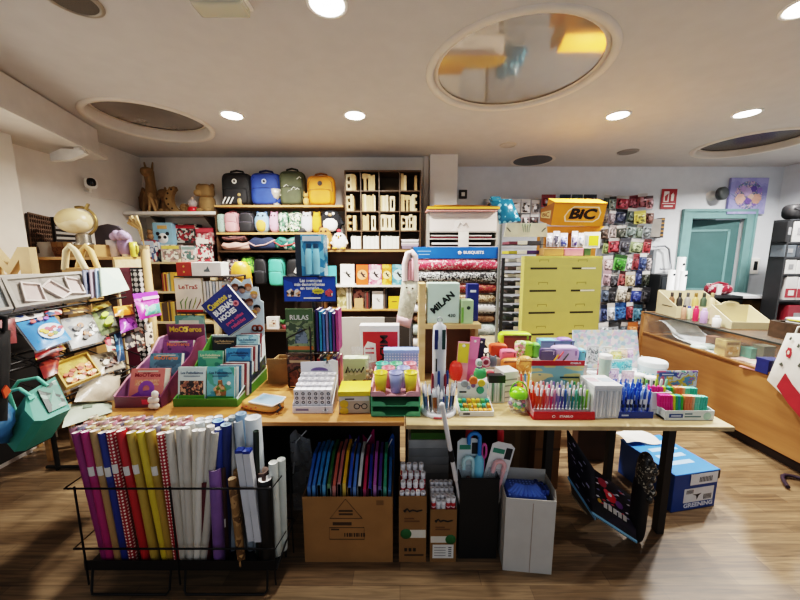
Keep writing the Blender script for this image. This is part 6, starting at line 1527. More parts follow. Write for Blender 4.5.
x,z_,w,h=fit(219,236,262,287,BYt+.06)
o=thing('ochre_drum','ochre dome shaped toy standing right of the long white box','toy',(atY(230,280,BYt+.1).x,BYt+.30,0));part('dome',MB().lathe([(w*.62,0),(w*.62,z_+h*.3),(w*.55,z_+h*.75),(w*.3,z_+h*.98),(0,z_+h)],24),C('#d29a34',.4),o);part('rim',MB().lathe([(w*.64,z_+h*.28),(w*.64,z_+h*.32)],24),C('#b07c22',.4),o)
x,z_,w,h=fit(175.5,202.5,278,312,BYt)
def letras(b,w,h):
 rr=random.Random(2)
 part('red_band',MB().box(-w/2,w/2,-.0165,-.0158,0,h*.07),C('#a8322c',.5),b)
 for k in range(5):part('plant_print',MB().tube([(-w*.3+k*.03,-.0165,h*.1),(-w*.32+k*.04,-.017,h*.3),(-w*.2+k*.035,-.0165,h*(.4+.05*(k%2)))],[.003,.005,.002],5),C(['#4a7a3a','#6a9a4a','#3a5a34','#8a9a4a','#7a4a34'][k],.5),b)
b=book_front('book','white picture book with red lettering and green plants on the dark stand','book',(x,BYt+.03,zz2+.001),w,h,.03,C('#e6e3da',.5),titles=(('LeTraS',.05,'#a03a3a',.74,.7),));letras(b,w,h)
cols=['#dcdcd6','#c9d0d4','#e4e2da','#b9c6d0','#e0ddd2','#cfd6d8','#d9822c','#2f6ea8']
nmc=['white','pale grey','cream','pale blue','ivory','light grey','orange','blue']
for k in range(8):
 xk=lerp(atY(203.5,295,BYt).x,atY(226,295,BYt).x,k/7);
 book_spine(.022,.14,h*(.9 if k<6 else .78),(xk,BYt+.09,zz2+.001),C(cols[k],.5),'%s spine book right of the white picture book, %s'%(nmc[k],nth(k,8)),'spines on the dark book stand')
tb('book',177,205,315,344,BYt,zz3,.03,P(['#5f9a9a','#86b6b4','#4a8486'],8,'noise'),'large teal book on the lowest level of the dark stand','book',lambda o,w,h,d:part('title_band',MB().box(-w*.35,w*.35,-d/2-.001,-d/2,h*.7,h*.85),C('#d9e2dc',.5),o))
tb('toy_box',267,279,319,331,3.86,z_d,.06,C('#dedbd4',.5),'white toy box with red face on the low bag shelf',extra=lambda o,w,h,d:part('print',MB().box(-w*.3,w*.3,-d/2-.002,-d/2,h*.2,h*.75),P(['#c9b49a','#6a3a2a','#e2d6c4'],40),o))
o=thing('toy_plant','small green and red toy plant on the low bag shelf','toy',(atY(284,330,3.86).x,3.9,z_d+.001));part('pot',MB().lathe([(.03,0),(.04,.05),(.035,.05)],12),C('#7a2a34',.5),o)
for k in range(6):part('leaf',MB().tube([(0,0,.04),(.04*math.cos(k),.03*math.sin(k),.09),(.07*math.cos(k),.05*math.sin(k),.10+.02*(k%2))],[.006,.018,.003],6),C('#3a6a34',.6,var=.3),o)
p=atZ(262,412,T)
t=thing('satchel_pouch','small orange satchel pouch with blue flap lying on the table edge','pouch',(-.74,1.66,TZ),-.28)
b=MB();b.sq((0,0,.022),(.115,.06,.022),.5,.6,20,8);part('pouch_body',b,C('#d9a25c',.5,var=.08),t)
part('flap',MB().prism([(-.045,-.052),(.105,-.058),(.12,.0),(.108,.05),(-.04,.055)],.044,.050,'z'),C('#8fb0c8',.5),t)
part('flap_edge',MB().tube([(-.045,-.052,.047),(.105,-.058,.047),(.12,0,.047),(.108,.05,.047),(-.04,.055,.047)],.005,6),C('#ece4d8',.5),t)
part('strap',MB().tube([(.112,-.02,.045),(.135,-.03,.03),(.12,-.045,.012)],.007,6),C('#2a2624',.5),t)
for k in range(4):part('sparkle',MB().box(-.09+.03*k,-.083+.03*k,-.0615,-.059,.015+.008*(k%2),.021+.008*(k%2)),C('#c04a5a',.5),t)
SX,SYY=atY(312,330,1.92).x,1.98
t=thing('book_spinner','black wire book spinner with blue comic header sign on the table','book rack',(SX,SYY,TZ))
zt=atY(311,301.5,1.88).z-TZ
part('pole',MB().tube([(0,0,0),(0,0,zt+.02)],.012,8),blk,t);part('base',MB().lathe([(.11,0),(.11,.01),(.015,.02)],24),blk,t)
for zz in(.012,.225):
 for sx,sy in((-.075,-.07),(.075,-.07)):pass
 part('wire_tray',MB().tube([(-.145,-.085,zz),(.145,-.085,zz),(.145,.05,zz),(-.145,.05,zz)],.005,6,closed=True),blk,t)
 part('wire_front',MB().tube([(-.145,-.085,zz),(-.14,-.10,zz+.10),(-.03,-.105,zz+.155),(.0,-.10,zz+.16),(.0,-.10,zz)],.0045,6),blk,t)
part('wire_post',MB().tube([(0,-.108,0.012),(0,-.108,.40)],.004,6),blk,t)
x,z_,w,h=fit(284.5,336.5,277,302,1.88)
hs=part('header_sign',MB().bbox(-w/2,w/2,-.006,.006,zt,zt+h,.003),P(['#173a8c','#1f4fb0','#122c6c'],5,'noise',.3),t,loc=(x-SX,1.88-SYY,0))
part('sign_frame',MB().tube([(-w/2,-.004,zt),(w/2,-.004,zt),(w/2,-.004,zt+h),(-w/2,-.004,zt+h)],.004,6,closed=True),C('#12182e',.4),t,loc=(x-SX,1.88-SYY,0))
wt=C('#f0f2f6',.5,var=0)
for i,s_ in enumerate(('Las aventuras','más desternillantes','en tamaño')):text(s_,.026,wt,t,(x-SX-.0+.008*(i==0),1.88-SYY-.0068,zt+h*(.84-.15*i)),width=w*(.42,.58,.36)[i],bold=.03)
pts=[]
for k in range(20):r_=.036 if k%2 else .027;pts.append((w*.16+r_*1.1*math.cos(k*pi/10),zt+h*.42+r_*.52*math.sin(k*pi/10)))
part('yellow_burst',MB().prism(pts,-.0075,-.0065),C('#e2d23c',.5),t,loc=(x-SX,1.88-SYY,0));text('mini',.02,C('#2a2a1c',.5,var=0),t,(x-SX+w*.16,1.88-SYY-.0078,zt+h*.42),width=.04)
for k,(u,c_)in enumerate(((-.38,'#c98a5a'),(-.26,'#d9a27a'),(.36,'#c9505a'))):part('figure_print',MB().prism([(w*u-.018,zt+h*.22),(w*u+.02,zt+h*.2),(w*u+.026,zt+h*.4),(w*u+.006,zt+h*.52),(w*u-.02,zt+h*.42)],-.0075,-.0065),P([c_,'#e8e0d8','#3a2a2a',c_],70),t,loc=(x-SX,1.88-SYY,0))
part('small_line',MB().box(-w*.12,w*.2,-.0075,-.0065,zt+h*.12,zt+h*.17),wt,t,loc=(x-SX,1.88-SYY,0))
def rulas(b,w,h,d):
 part('sky_print',MB().box(-w*.49,w*.49,-d/2-.001,-d/2-.0003,h*.05,h*.72),P(['#6a7a5a','#8a9a72','#4a5a44','#a8b08a'],22,'noise',.4),b)
 part('figure_print',MB().prism([(-w*.2,h*.2),(w*.3,h*.2),(w*.25,h*.42),(w*.1,h*.55),(-.0,h*.56),(-w*.15,h*.4)],-d/2-.002,-d/2-.001),P(['#7a8a9a','#4a5a6a','#c9a88a'],40,'noise'),b)
 part('orange_band',MB().box(-w*.49,w*.49,-d/2-.002,-d/2-.001,h*.05,h*.13),C('#c9783c',.5),b)
x,z_,w,h=fit(286,313.5,303,347,1.885)
zb1=SYY
b=book_front('book','green comic book lettered RULAS at the front of the spinner','book',(x,1.905,TZ+.238),w,h*.98,.02,C('#56704a',.45),titles=(('RULAS',.04,'#f2f2ee',.80,.68),));rulas(b,w,h*.98,.02)
for k in range(3):
 bb=MB();book_mb(w,h*.9,.012,bb);solo('book',bb,[C(['#3f7a4a','#5a3a2a','#3a4a6a'][k],.5),PAGES],'comic behind the RULAS comic, %s of three'%nth(k,3,'front','back'),'book',(x,1.925+.0135*k,TZ+.238),group='comics in the spinner')
x2,z_,w2,h2=fit(288,315,357,398,1.885)
b=book_front('book','maroon comic book on the lower tier of the spinner','book',(x2,1.905,TZ+.02),w2,.19,.02,P(['#5a3430','#7a4a3c','#3c2626','#8a6a4a'],22,'noise',.4));part('title_band',MB().box(-w2*.4,w2*.4,-.0115,-.0105,.15,.165),C('#c9b08a',.5),b)
b=book_front('book','dark brown comic with white strip lying on top of the lower tier','book',(x2,1.895,TZ+.222),w2*1.0,.012,.03,C('#4a342c',.5));b2=None
spc=[('#3a2a6e','indigo'),('#2f9ac0','cyan'),('#4a7ac0','blue'),('#8f8ab8','lilac'),('#2f7aa8','steel blue'),('#6a3a8a','violet'),('#b04a8a','magenta')]
for k,(c_,nm)in enumerate(spc):
 xk=atY(317+k*3.3,330,1.90).x
 book_spine(.0165,.12,.255-.012*(k%3),(xk,1.965,TZ+.236),C(c_,.45),'%s comic spine on the upper tier of the spinner, %s'%(nm,nth(k,7)),'comic spines in the spinner')
 book_spine(.0165,.12,.17+.01*(k%2),(xk,1.965,TZ+.02),C(['#b03a44','#3a3a5a','#2f8a9a','#d9a04a','#7a3a6a','#4a4a8a','#a84a7a'][k],.45),'%s comic spine on the lower tier of the spinner, %s'%(['red','navy','teal','ochre','plum','purple','rose'][k],nth(k,7)),'comic spines in the spinner')
x,z_,w,h=fit(297,325,235,276.5,1.90)
t=thing('bottle_display','tall clear box with light blue bottles on top of the spinner sign','display box',(x,1.93,TZ+zt+fit(284,336,277,302,1.88)[3]+.002))
part('box_shell',MB().box(-w*.30,w/2,-.04,.06,0,h),P(['#4a9ac4','#7ac0de','#3a86b4','#a8d8ea'],6,'noise',.15),t);part('dark_side',MB().box(-w/2,-w*.30,-.045,.06,0,h),C('#2c343e',.4),t)
part('top_label',MB().box(-w*.24,w*.42,-.042,-.040,h*.84,h*.96),C('#cfdde6',.5),t)
for sx in(-.02,.24):part('bottle',MB().at((w*sx,-.048,0)).lathe([(.02,h*.05),(.022,h*.4),(.018,h*.62),(.012,h*.7),(.012,h*.78)],12),C('#8fd0e6',.15),t);part('bottle_cap',MB().at((w*sx,-.048,0)).lathe([(.015,h*.62),(.015,h*.78)],12),C('#1f4a6a',.4),t)
x,Y,w,h=fitz(268,289,346,384,T)
t=open_carton('kraft_box','small open kraft box left of the comic spinner','box',(x,Y+.1,TZ),w,.2,.13,kraft)
part('flap',MB().prism([(-w/2,.13),(w/2,.13),(w*.55,.17),(-w*.45,.17)],-.115,-.111),kraft,t)
x,Y,w,h=fitz(292.5,333,381,413.5,T)
sc_w=w;SD=.17
t=thing('scissors_display','white counter display packed with little boxed scissors','display tray',(x,Y,TZ))
wh=C('#e9e8ec',.45,var=.03)
part('base',MB().box(-w/2,w/2,0,SD,0,.005),wh,t);part('front_lip',MB().box(-w/2,w/2,0,.004,.005,.038),wh,t)
for sx in(-1,1):part('side_panel',MB().prism([(.004,.005),(SD,.005),(SD,.15),(.004,.05)],sx*(w/2-.002)-.002,sx*(w/2-.002)+.002,'x'),wh,t)
part('header_board',MB().prism([(-w/2,.005),(w/2,.005),(w/2,.225),(w*.35,.235),(w*.2,.225),(-w/2,.22)],SD-.004,SD),wh,t)
part('violet_arc',MB().prism([(-.05*math.cos(a)-.0,.17+.02*math.sin(a))for a in[pi*i/8 for i in range(9)]],SD-.006,SD-.0045),C('#6a5a8a',.5),t)
def scis(par,x,y,z,s,col='#dfe2e4'):
 g=C(col,.3);m_=C('#3c4044',.4)
 for k in(-1,1):
  part('scissor_loop',MB().tube([(x+k*s*.35+s*.3*math.cos(a),y,z+s*.3*math.sin(a))for a in[2*pi*i/10 for i in range(10)]],s*.09,5,closed=True),g,par)
  part('scissor_blade',MB().tube([(x+k*s*.2,y,z+s*.25),(x-k*s*.15,y,z+s*1.3)],[s*.1,s*.03],5),m_,par)
scis(t,w*.22,SD-.01,.205,.03);scis(t,w*.32,-.004,.010,.02)
part('lip_print',MB().box(-w*.42,-w*.1,-.001,0,.014,.026),C('#8a86a0',.5),t)
for r in range(4):
 for k in range(6):
  cw_=(w-.012)/6
  hB=.118+.013*r
  o=thing('scissors_box','slim white scissors box, %s in the %s row of the white display'%(nth(k,6),['front','second','third','back'][r]),'box',(x-w/2+.006+cw_*(k+.5),Y+.008+.02+r*.039,TZ+.006),group='boxed scissors in the white display')
  part('box_body',MB().box(-cw_*.46,cw_*.46,-.0185,.0185,0,hB),C('#ebeaee',.45,var=.03),o)
  if r==0:
   for j in range(3):part('scissors_print',MB().at((0,-.0187,hB*(.42+.2*j)),(pi/2,0,0)).lathe([(cw_*.27,0),(cw_*.2,.001),(cw_*.12,.001)],10,caps=False),C('#3f4048',.5),o)
  else:part('end_mark',MB().box(-cw_*.3,cw_*.1,-.012,.008,hB,hB+.0006),C('#a9a8b4',.5),o)
x,Y,w,h=fitz(338.5,369.5,392,413.5,T)
t=thing('glasses_box','box with bright yellow top and picture of glasses on the table edge','box',(x,Y+.07,TZ),.04)
part('box_body',MB().bbox(-w/2,w/2,-.07,.07,0,h*.86,.002),C('#b9a894',.5),t);part('yellow_lid',MB().bbox(-w/2-.002,w/2+.002,-.072,.072,h*.8,h*1.02,.002),C('#e8d022',.4),t)
part('grey_band',MB().box(-w*.48,w*.48,-.0715,-.0705,h*.58,h*.78),C('#d4cfc8',.5),t);part('name_print',MB().box(-w*.3,0,-.0722,-.0714,h*.64,h*.7),C('#4a4640',.5),t)
for k in range(2):part('yellow_disc',MB().at((-w*.33,-.0712,h*(.12+.33*k)),(pi/2,0,0)).lathe([(w*.14,0),(w*.12,.0015),(0,.002)],14,caps=False),C('#d9b52c',.4),t)
for sx in(.08,.32):part('lens_print',MB().at((w*sx,-.0715,h*.33),(pi/2,0,0)).lathe([(w*.1,0),(w*.1,.001),(w*.075,.001)],14,caps=False),C('#3a3c40',.4),t)
part('bridge_print',MB().box(w*.16,w*.24,-.0725,-.0712,h*.34,h*.38),C('#3a3c40',.4),t)
x,Y,w,h=fitz(343,368,359.5,391,T)
t=thing('doll_box','pale green box with dark script and small dolls behind the yellow lidded box','box',(x,Y+.05,TZ))
part('box_body',MB().bbox(-w/2,w/2,-.035,.035,0,h,.003),P(['#b9c8a0','#d4dcc0','#9ab083'],15,'noise'),t)
part('script_print',MB().tube([(-w*.38,-.037,h*.55),(-w*.3,-.037,h*.75),(-w*.24,-.037,h*.56),(-w*.14,-.037,h*.68),(-w*.08,-.037,h*.56),(0,-.037,h*.68),(w*.06,-.037,h*.56),(w*.16,-.037,h*.68),(w*.22,-.037,h*.56),(w*.34,-.037,h*.74)],.005,5),C('#26241f',.5),t)
for k,(u,c_)in enumerate(((-.3,'#5a2a24'),(-.05,'#3a2a26'),(.2,'#7a4438'),(.38,'#8a2a2a'))):part('doll_print',MB().at((w*u,-.036,h*(.2+.06*(k%2))),(pi/2,0,0)).lathe([(w*.11,0),(w*.08,.003),(0,.004)],12,caps=False),C(c_,.5),t)
def clearbag(px0,px1,yt,yb,z,lab,cols,n,d=.07,Y=None,r=.014):
 if Y is None:x,Y,w,h=fitz(px0,px1,yt,yb,z)
 else:x,_,w,h=fit(px0,px1,yt,yb,Y)
 t=thing('clear_bag',lab,'bag',(x,Y+d/2,z+.001));rr=random.Random(n)
 for k in range(n):part('toy_piece',MB().sq((rr.uniform(-.36,.36)*w,rr.uniform(-.36,.2)*d,r+rr.random()*(h*.8-2*r)),(r,r*.8,r),.7,.7,8,6),C(cols[k%len(cols)],.5),t)
 part('bag_film',MB().at((0,0,0)).pillow(w,h,d*1.15,seed=n,wob=.06),clear('#e6ecef',.16,.08),t)
 return t
clearbag(352,371,347,366,atY(361,366,1.95).z-.0,'clear bag of white dice toys above the doll box',['#e8e8e6','#d4d4d2','#f0f0ee'],12,Y=1.93)if False else None
clearbag(351,372,348,383,T,'clear bag of white cubes behind the doll box',['#e6e6e4','#cfd0d0','#dcdcd8'],16,.06)
clearbag(365.5,375,362,394,T,'narrow bag of brown wooden beads beside the doll box',['#a8844e','#7a5a34','#c9a878','#5a3c24'],18,.05,r=.011)
x,Y,w,h=fitz(361,400,326,377,T)
t=thing('notebook_box','red and white eraser box with vertical lettering, behind the cups','box',(x,2.06,TZ))
x,z_,w,h=fit(361,400.5,326,377,2.02)
part('box_body',MB().bbox(-w/2,w/2,-.03,.05,0,z_+h-T,.002),C('#e9e6e4',.45),t)
hh=z_+h-T
part('red_panel',MB().box(-w*.42,w*.46,-.0315,-.0305,hh*.05,hh*.89),C('#b8202c',.4),t)
text('MILAN',.05,C('#2a1416',.5,var=0),t,(w*.10,-.0325,hh*.52),(pi/2,pi/2,0),width=hh*.62,height=w*.2,bold=.03)
part('eraser_print',MB().prism([(-w*.40,hh*.32),(-w*.08,hh*.36),(-w*.1,hh*.68),(-w*.3,hh*.72),(-w*.40,hh*.6)],-.0328,-.0318),C('#e6dfdc',.5),t)
for k in range(2):part('red_line',MB().box(-w*.36,-w*.14,-.0338,-.0330,hh*(.5+.08*k),hh*(.53+.08*k)),C('#b8202c',.4),t)
x,z_,w,h=fit(384,418.5,351,366,1.86)
t=thing('blue_box','pale blue dotted box standing behind the coloured cups','box',(x,1.90,TZ));hh=z_+h-T
part('box_body',MB().bbox(-w/2,w/2,-.03,.03,0,hh,.003),P(['#e4ecf6','#8fa8dc'],60,'dots',.5,thr=.3),t);part('lid',MB().bbox(-w/2-.003,w/2+.003,-.033,.033,hh-.02,hh+.003,.002),C('#8ba6de',.5),t)
trx,trY=-.022,1.56
trw=.252;trd=.30
def tray_stack(z,mat,label):
 o=thing('letter_tray',label,'letter tray',(trx,trY,z))
 h=.052
 part('tray_base',MB().box(-trw/2,trw/2,.0,trd,0,.006),mat,o)
 for sx in(-1,1):part('tray_side',MB().prism([(.0,.006),(trd,.006),(trd,h),(.0,h)],sx*(trw/2-.004)-.004,sx*(trw/2-.004)+.004,'x'),mat,o)
 part('tray_back',MB().box(-trw/2+.008,trw/2-.008,trd-.006,trd,.006,h),mat,o)
 pts=[(-trw/2+.008,.006),(-trw*.17,.006)]+[(-trw*.17*math.cos(a),.006+.022*math.sin(a))for a in()]
 for sx in(-1,1):
  pr=[(sx*(trw/2-.008),.006),(sx*trw*.2,.006),(sx*trw*.23,.02),(sx*trw*.30,.026),(sx*(trw/2-.008),.026)]
  part('front_lip',MB().prism(pr,0,.006),mat,o)
 return o
gm=C('#5fae84',.35,var=.04);pm2=C('#dba4ac',.35,var=.04)
tray_stack(TZ,gm,'mint green letter tray, lowest of the stack on the table edge');tray_stack(TZ+.0535,gm,'mint green letter tray, middle of the stack on the table edge')
tp=tray_stack(TZ+.107,pm2,'pink letter tray, top of the stack holding the cups')
cz=TZ+.107+.0075
def cup(x,y,mat,lab,h=.105,r=.034):
 o=thing('plastic_cup',lab,'cup',(x,y,cz),group='coloured plastic cups')
 part('cup_body',MB().lathe([(.001,0),(r*.78,0),(r,h*.96),(r*.95,h*.96),(r*.74,.006),(.001,.006)],22,caps=False),mat,o)
 part('cup_rim',MB().lathe([(r*1.0,h*.93),(r*1.05,h*.95),(r*1.05,h),(r*.95,h),(r*.95,h*.95)],22,caps=False),mat,o)
 return o
yc2,lv,tq,gr,pk=C('#e6d23c',.35,var=.05),C('#9aa2d0',.35,var=.05),C('#4fae9a',.35,var=.05),C('#5fae84',.35,var=.05),C('#d47a86',.35,var=.05)
for xo,yo,m_,lab in((-.078,.045,yc2,'yellow cup, front left of the pink tray'),(.0,.045,lv,'lavender cup, front middle of the pink tray'),(.078,.045,yc2,'yellow cup, front right of the pink tray'),(-.040,.115,pk,'dusty pink cup behind the front left and middle cups'),(.040,.115,lv,'lavender cup in the second row of cups'),(-.078,.185,tq,'teal cup, back left of the pink tray'),(-.0,.185,gr,'green cup, back middle of the pink tray'),(.078,.185,pk,'pink cup, back right of the pink tray')):
 cup(trx+xo,trY+yo,m_,lab)
RYf=2.02
xl,xr_=atY(419,330,RYf).x,atY(481,330,RYf).x
rz_=atY(450,324,RYf).z;rtop=atY(422,284,RYf).z
bw=wood('#d9bd8c','#c4a26c',axis='X')
t=thing('wooden_riser','light wooden shelf riser holding mint eraser box at centre of table','riser',((xl+xr_)/2,RYf,TZ))
hw=(xr_-xl)/2
part('left_post',MB().box(-hw,-hw+.04,0,.16,0,rtop-TZ),bw,t);part('right_post',MB().box(hw-.035,hw-.015,0.01,.16,0,rz_-TZ-.03),bw,t)
part('shelf',MB().box(-hw+.04,hw,-.01,.16,rz_-TZ-.03,rz_-TZ),bw,t);part('back_panel',MB().box(-hw+.04,hw-.036,.15,.16,0,rz_-TZ-.031),C('#6a4a2e',.6),t)
rs=rz_+.001
x,z_,w,h=fit(427,459.5,283.5,324,RYf)
t=thing('eraser_box','mint green eraser box with black diagonal lettering on the wooden riser','box',(x,RYf+.06,rs))
mint=C('#c6ddcf',.4,var=.03)
part('box_body',MB().bbox(-w/2,w/2,-.05,.05,0,h,.006),mint,t)
me=text('MILAN',.06,C('#15201c',.5,var=0),t,(-.005,-.0512,h*.52),(pi/2,-.72,0),width=w*.86,height=.044,bold=.05)
text('430',.03,C('#15201c',.5,var=0),t,(w*.26,-.0512,h*.20),width=w*.24,height=.020,bold=.02)
x,z_,w,h=fit(461,473,300.5,324,RYf)
t=thing('eraser_carton','small pale green eraser box right of the mint one on the riser','box',(x,RYf+.04,rs))
part('box_body',MB().bbox(-w/2,w/2,-.04,.04,0,h,.003),C('#b6d4a4',.4),t);part('green_stripe',MB().box(-w*.5,-w*.3,-.0412,-.0402,h*.05,h*.7),C('#7ab04a',.4),t);part('dark_disc',MB().at((w*.1,-.0405,h*.68),(pi/2,0,0)).lathe([(w*.16,0),(0,.002)],10,caps=False),C('#2a3a34',.5),t)
x,z_,w,h=fit(465.5,477,287,324,RYf+.085)
t=thing('navy_box','tall navy blue box behind the pale green eraser box','box',(x+.006,RYf+.115,rs))
part('box_body',MB().bbox(-w/2,w/2,-.03,.03,0,h,.003),C('#1f2c74',.4),t);part('white_mark',MB().box(-w*.25,w*.25,-.0312,-.0302,h*.78,h*.84),C('#dfe4f0',.5),t)
def upack(px0,px1,yt,yb,Y,c1,c2,lab,tilt=.1):
 x,z_,w,h=fit(px0,px1,yt,yb,Y)
 t=thing('stationery_pack',lab,'pack',(x,Y,TZ),rot=(0,-tilt,0));hh=z_+h-T
 part('card',MB().box(-w/2,w/2,-.004,.004,0,hh),C(c1,.45),t);part('upper_print',MB().box(-w*.46,w*.46,-.006,-.004,hh*.55,hh*.97),C(c2,.45),t);part('hang_tab',MB().at((0,-.006,hh*.92),(pi/2,0,0)).lathe([(w*.14,0),(0,.002)],10,caps=False),C('#e6e2dc',.5),t)
upack(454.5,466,342,380,1.93,'#e0a0b4','#d4c83c','yellow and pink marker pack leaning under the riser',-.06)
upack(464.5,474,337,378,1.96,'#e074a4','#e586b0','hot pink pack leaning under the riser',-.1);upack(472,479.5,338,376,1.975,'#4a3f70','#2a2644','dark violet pack right of the hot pink pack',-.1)
x,Y,w,h=fitz(420,460,370,418,T)
px_,pyc=x,Y+.075
t=thing('pen_stand','round clear pen stand on a white base with a giant four-colour pen in the middle','pen stand',(px_,pyc,TZ))
R0=.092
part('base',MB().lathe([(R0,0),(R0*1.03,.006),(R0,.016),(R0*.9,.02)],36),C('#e9ebef',.3),t)
part('base_print',MB().box(-.035,.035,-R0*1.035,-R0*1.0,.005,.012),C('#c02a3a',.4),t)
part('pen_tier',MB().lathe([(R0*.5,.02),(R0*.5,.11)],24),C('#c9d2da',.3),t)
part('clear_ring',MB().lathe([(R0*.92,.02),(R0*.92,.055)],36,caps=False),clear('#dfe8ee',.25),t)
gz0=.02;zt_g=atY(436,322,pyc).z-TZ
g=part('giant_pen',MB().lathe([(.028,.1),(.034,.14),(.036,zt_g*.80),(.032,zt_g*.96),(.014,zt_g*.985),(.012,zt_g)],20),C('#d9dde2',.3),t)
for a,c_ in((-2.2,'#26306e'),(-1.0,'#20403a'),(.5,'#8a2a34'),(2.4,'#222428')):part('colour_slider',MB().at((.033*math.cos(a),.033*math.sin(a),0)).box(-.009,.009,-.007,.007,zt_g*.72,zt_g*.93),C(c_,.35),g)
part('pen_mark',MB().box(-.022,-.015,-.037,-.034,zt_g*.48,zt_g*.62),C('#2a2c30',.4),g)
part('ring_tip',MB().tube([(.012*math.cos(a),0,zt_g+.012+.012*math.sin(a))for a in[2*pi*i/12 for i in range(12)]],.003,5,closed=True),C('#9aa0a6',.3),g)
for a,hh in((-2.5,.0),(-1.7,.02),(-.9,.0),(-.2,.01),(.8,.0)):
 part('upper_pen',MB().at((R0*.48*math.cos(a),R0*.48*math.sin(a),.11+hh)).lathe([(.007,0),(.007,.09),(.004,.105)],8),C(['#2a4a8a','#e2e4e6','#8a2a3a','#2f6a5a','#d4d8dc'][int(abs(a*3))%5],.35),t)
pc=['#3a4a9a','#8f5a34','#c9a04a','#5a86a8','#e0e2e4','#2a3440','#a83a4a','#6a8aa0','#b98a5a','#4a6a9a']
pn=['blue','brown','gold','light blue','white','black','red','grey blue','tan','royal blue']
vis=[pi*1.0+pi*i/17 for i in range(18)]
for k,a in enumerate(vis):
 rr_=R0*.80 if k%2 else R0*.68
 o=thing('ballpoint_pen','%s ballpoint pen in the round clear stand, %s along its front'%(pn[(k*3)%10],nth(k,18)),'pen',(px_+rr_*math.cos(a),pyc+rr_*math.sin(a),TZ+.022),group='pens in the round stand',rot=(.10*math.sin(a)*-1*-1,.10*math.cos(a),0))
 hh=.122+.012*((k*7)%3)
 part('barrel',MB().lathe([(.003,0),(.0058,.012),(.0058,hh*.62)],8),C(pc[(k*3)%10],.35),o)
 part('clicker_top',MB().lathe([(.0062,hh*.62),(.0062,hh*.9),(.003,hh*.92),(.003,hh)],8),C(['#e6e8ea','#c9ced4','#eef0f2'][k%3],.3),o)
x,Y,w,h=fitz(448,462.5,358,391,T)
t=thing('paper_lantern','bright red honeycomb paper lantern right of the pen stand','lantern',(x+.01,Y+.05,TZ+.0))
part('stem',MB().lathe([(.012,0),(.008,.02),(.008,.05)],10),C('#5a1f1c',.5),t)
b=MB();
for k in range(16):
 a=k*pi/8;b.prism([(.006,.045),(.022,.05),(w*.46,.085),(w*.46,.125),(.02,.165),(.006,.168)],-.0016,.0016)if False else None
prof=[]
part('honeycomb',MB().lathe([(.008,.045),(.028,.055),(w*.46,.09),(w*.48,.115),(w*.42,.145),(.022,.165),(.0,.166)],16,smooth=False),P(['#c8281e','#a81c16','#d9402e'],60,'stripes',.5),t)
x,Y,w,h=fitz(459.5,494,400,416.5,T)
t=thing('eraser_display','open card display of coloured erasers with round sharpener picture card','display tray',(x,Y,TZ))
wcard=C('#e4e6e4',.45);D_=.12
part('base',MB().box(-w/2,w/2,0,D_,0,.005),wcard,t);part('front_lip',MB().box(-w/2,w/2,0,.004,.005,.026),C('#d9dad6',.45),t);part('lip_label',MB().box(-w*.4,-w*.2,-.001,0,.008,.018),C('#4a4e52',.5),t)
for sx in(-1,1):part('side',MB().prism([(.004,.005),(D_,.005),(D_,.06),(.004,.026)],sx*(w/2-.002)-.002,sx*(w/2-.002)+.002,'x'),wcard,t)
part('back_card',MB().box(-w*.46,w*.46,D_-.004,D_,.005,.135),wcard,t);part('card_label',MB().box(-w*.4,-w*.18,D_-.0055,D_-.0045,.075,.085),C('#3a3c44',.5),t)
for u,zz,r_,c_ in((-.25,.128,.020,'#9aa2a8'),(.02,.145,.023,'#e07a34'),(.27,.132,.020,'#d9c23c'),(.24,.092,.021,'#3f9a7a'),(.02,.118,.012,'#7a5a8a'),(-.12,.105,.010,'#9aa8c0')):
 part('sharpener_disc',MB().at((w*u,D_-.006,zz),(pi/2,0,0)).lathe([(r_,0),(r_,.004),(r_*.6,.005),(r_*.4,.004),(0,.004)],18,caps=False),C(c_,.4),t)
ec=[('#e8a23a','orange'),('#7ac06a','green'),('#e2d24a','yellow'),('#3fa890','teal'),('#f0c04a','amber')]
for r in range(3):
 for k in range(7):
  c_,nm=ec[(k*2+r*3)%5 if r else(0 if k>1 else 1)]
  o=solo('eraser',MB().at((0,0,0),(0,0,.3*((k+r)%3-1))).bbox(-.0095,.0095,-.012,.012,0,.024,.004),C(c_,.45),'%s eraser, %s in the %s row of the eraser display'%(nm,nth(k,7),['front','middle','back'][r]),'eraser',(x-w*.42+w*.14*k,Y+.022+.032*r,TZ+.006+.012*r),group='erasers in the card display')
x,Y,w,h=fitz(488.5,505,376,404,T)
t=thing('pen_box','clear box of pens with black caps right of the eraser display','box',(x,Y+.03,TZ))
part('box_shell',MB().box(-w/2,w/2,-.02,.02,0,h*.72),C('#bfc8c4',.25),t)
for k in range(6):part('pen_barrel',MB().at((-w*.4+w*.16*k,-.022,0)).lathe([(.004,.01),(.004,h*.72)],6),C(['#e2e6e2','#5a8a6a','#dfe3df'][k%3],.4),t)
part('black_cap_band',MB().box(-w/2,w/2,-.021,.021,h*.72,h*.98),C('#1c1d20',.35),t)
x,Y,w,h=fitz(500,517,372,405,T)
t=thing('white_carton','tall white carton with grey lines between pen box and jar','box',(x+.01,Y+.09,TZ),.25)
part('box_body',MB().bbox(-w/2,w/2,-.05,.05,0,h*.92,.002),C('#dfdedb',.5),t)
for k in range(4):part('grey_line',MB().box(-w*.4,w*.4,-.0512,-.0505,h*(.12+.18*k),h*(.16+.18*k)),C('#8f8e90',.5),t)
GC='pencil cases heaped on the table'
t=thing('display_step','low cardboard step under the heap of pencil cases','step',(.66,2.06,TZ))
part('step_low',MB().bbox(-.22,.27,-.13,.0,0,.07,.004),C('#cfc9bd',.6),t);part('step_high',MB().bbox(-.20,.35,.002,.25,0,.14,.004),C('#c4bdb0',.6),t)
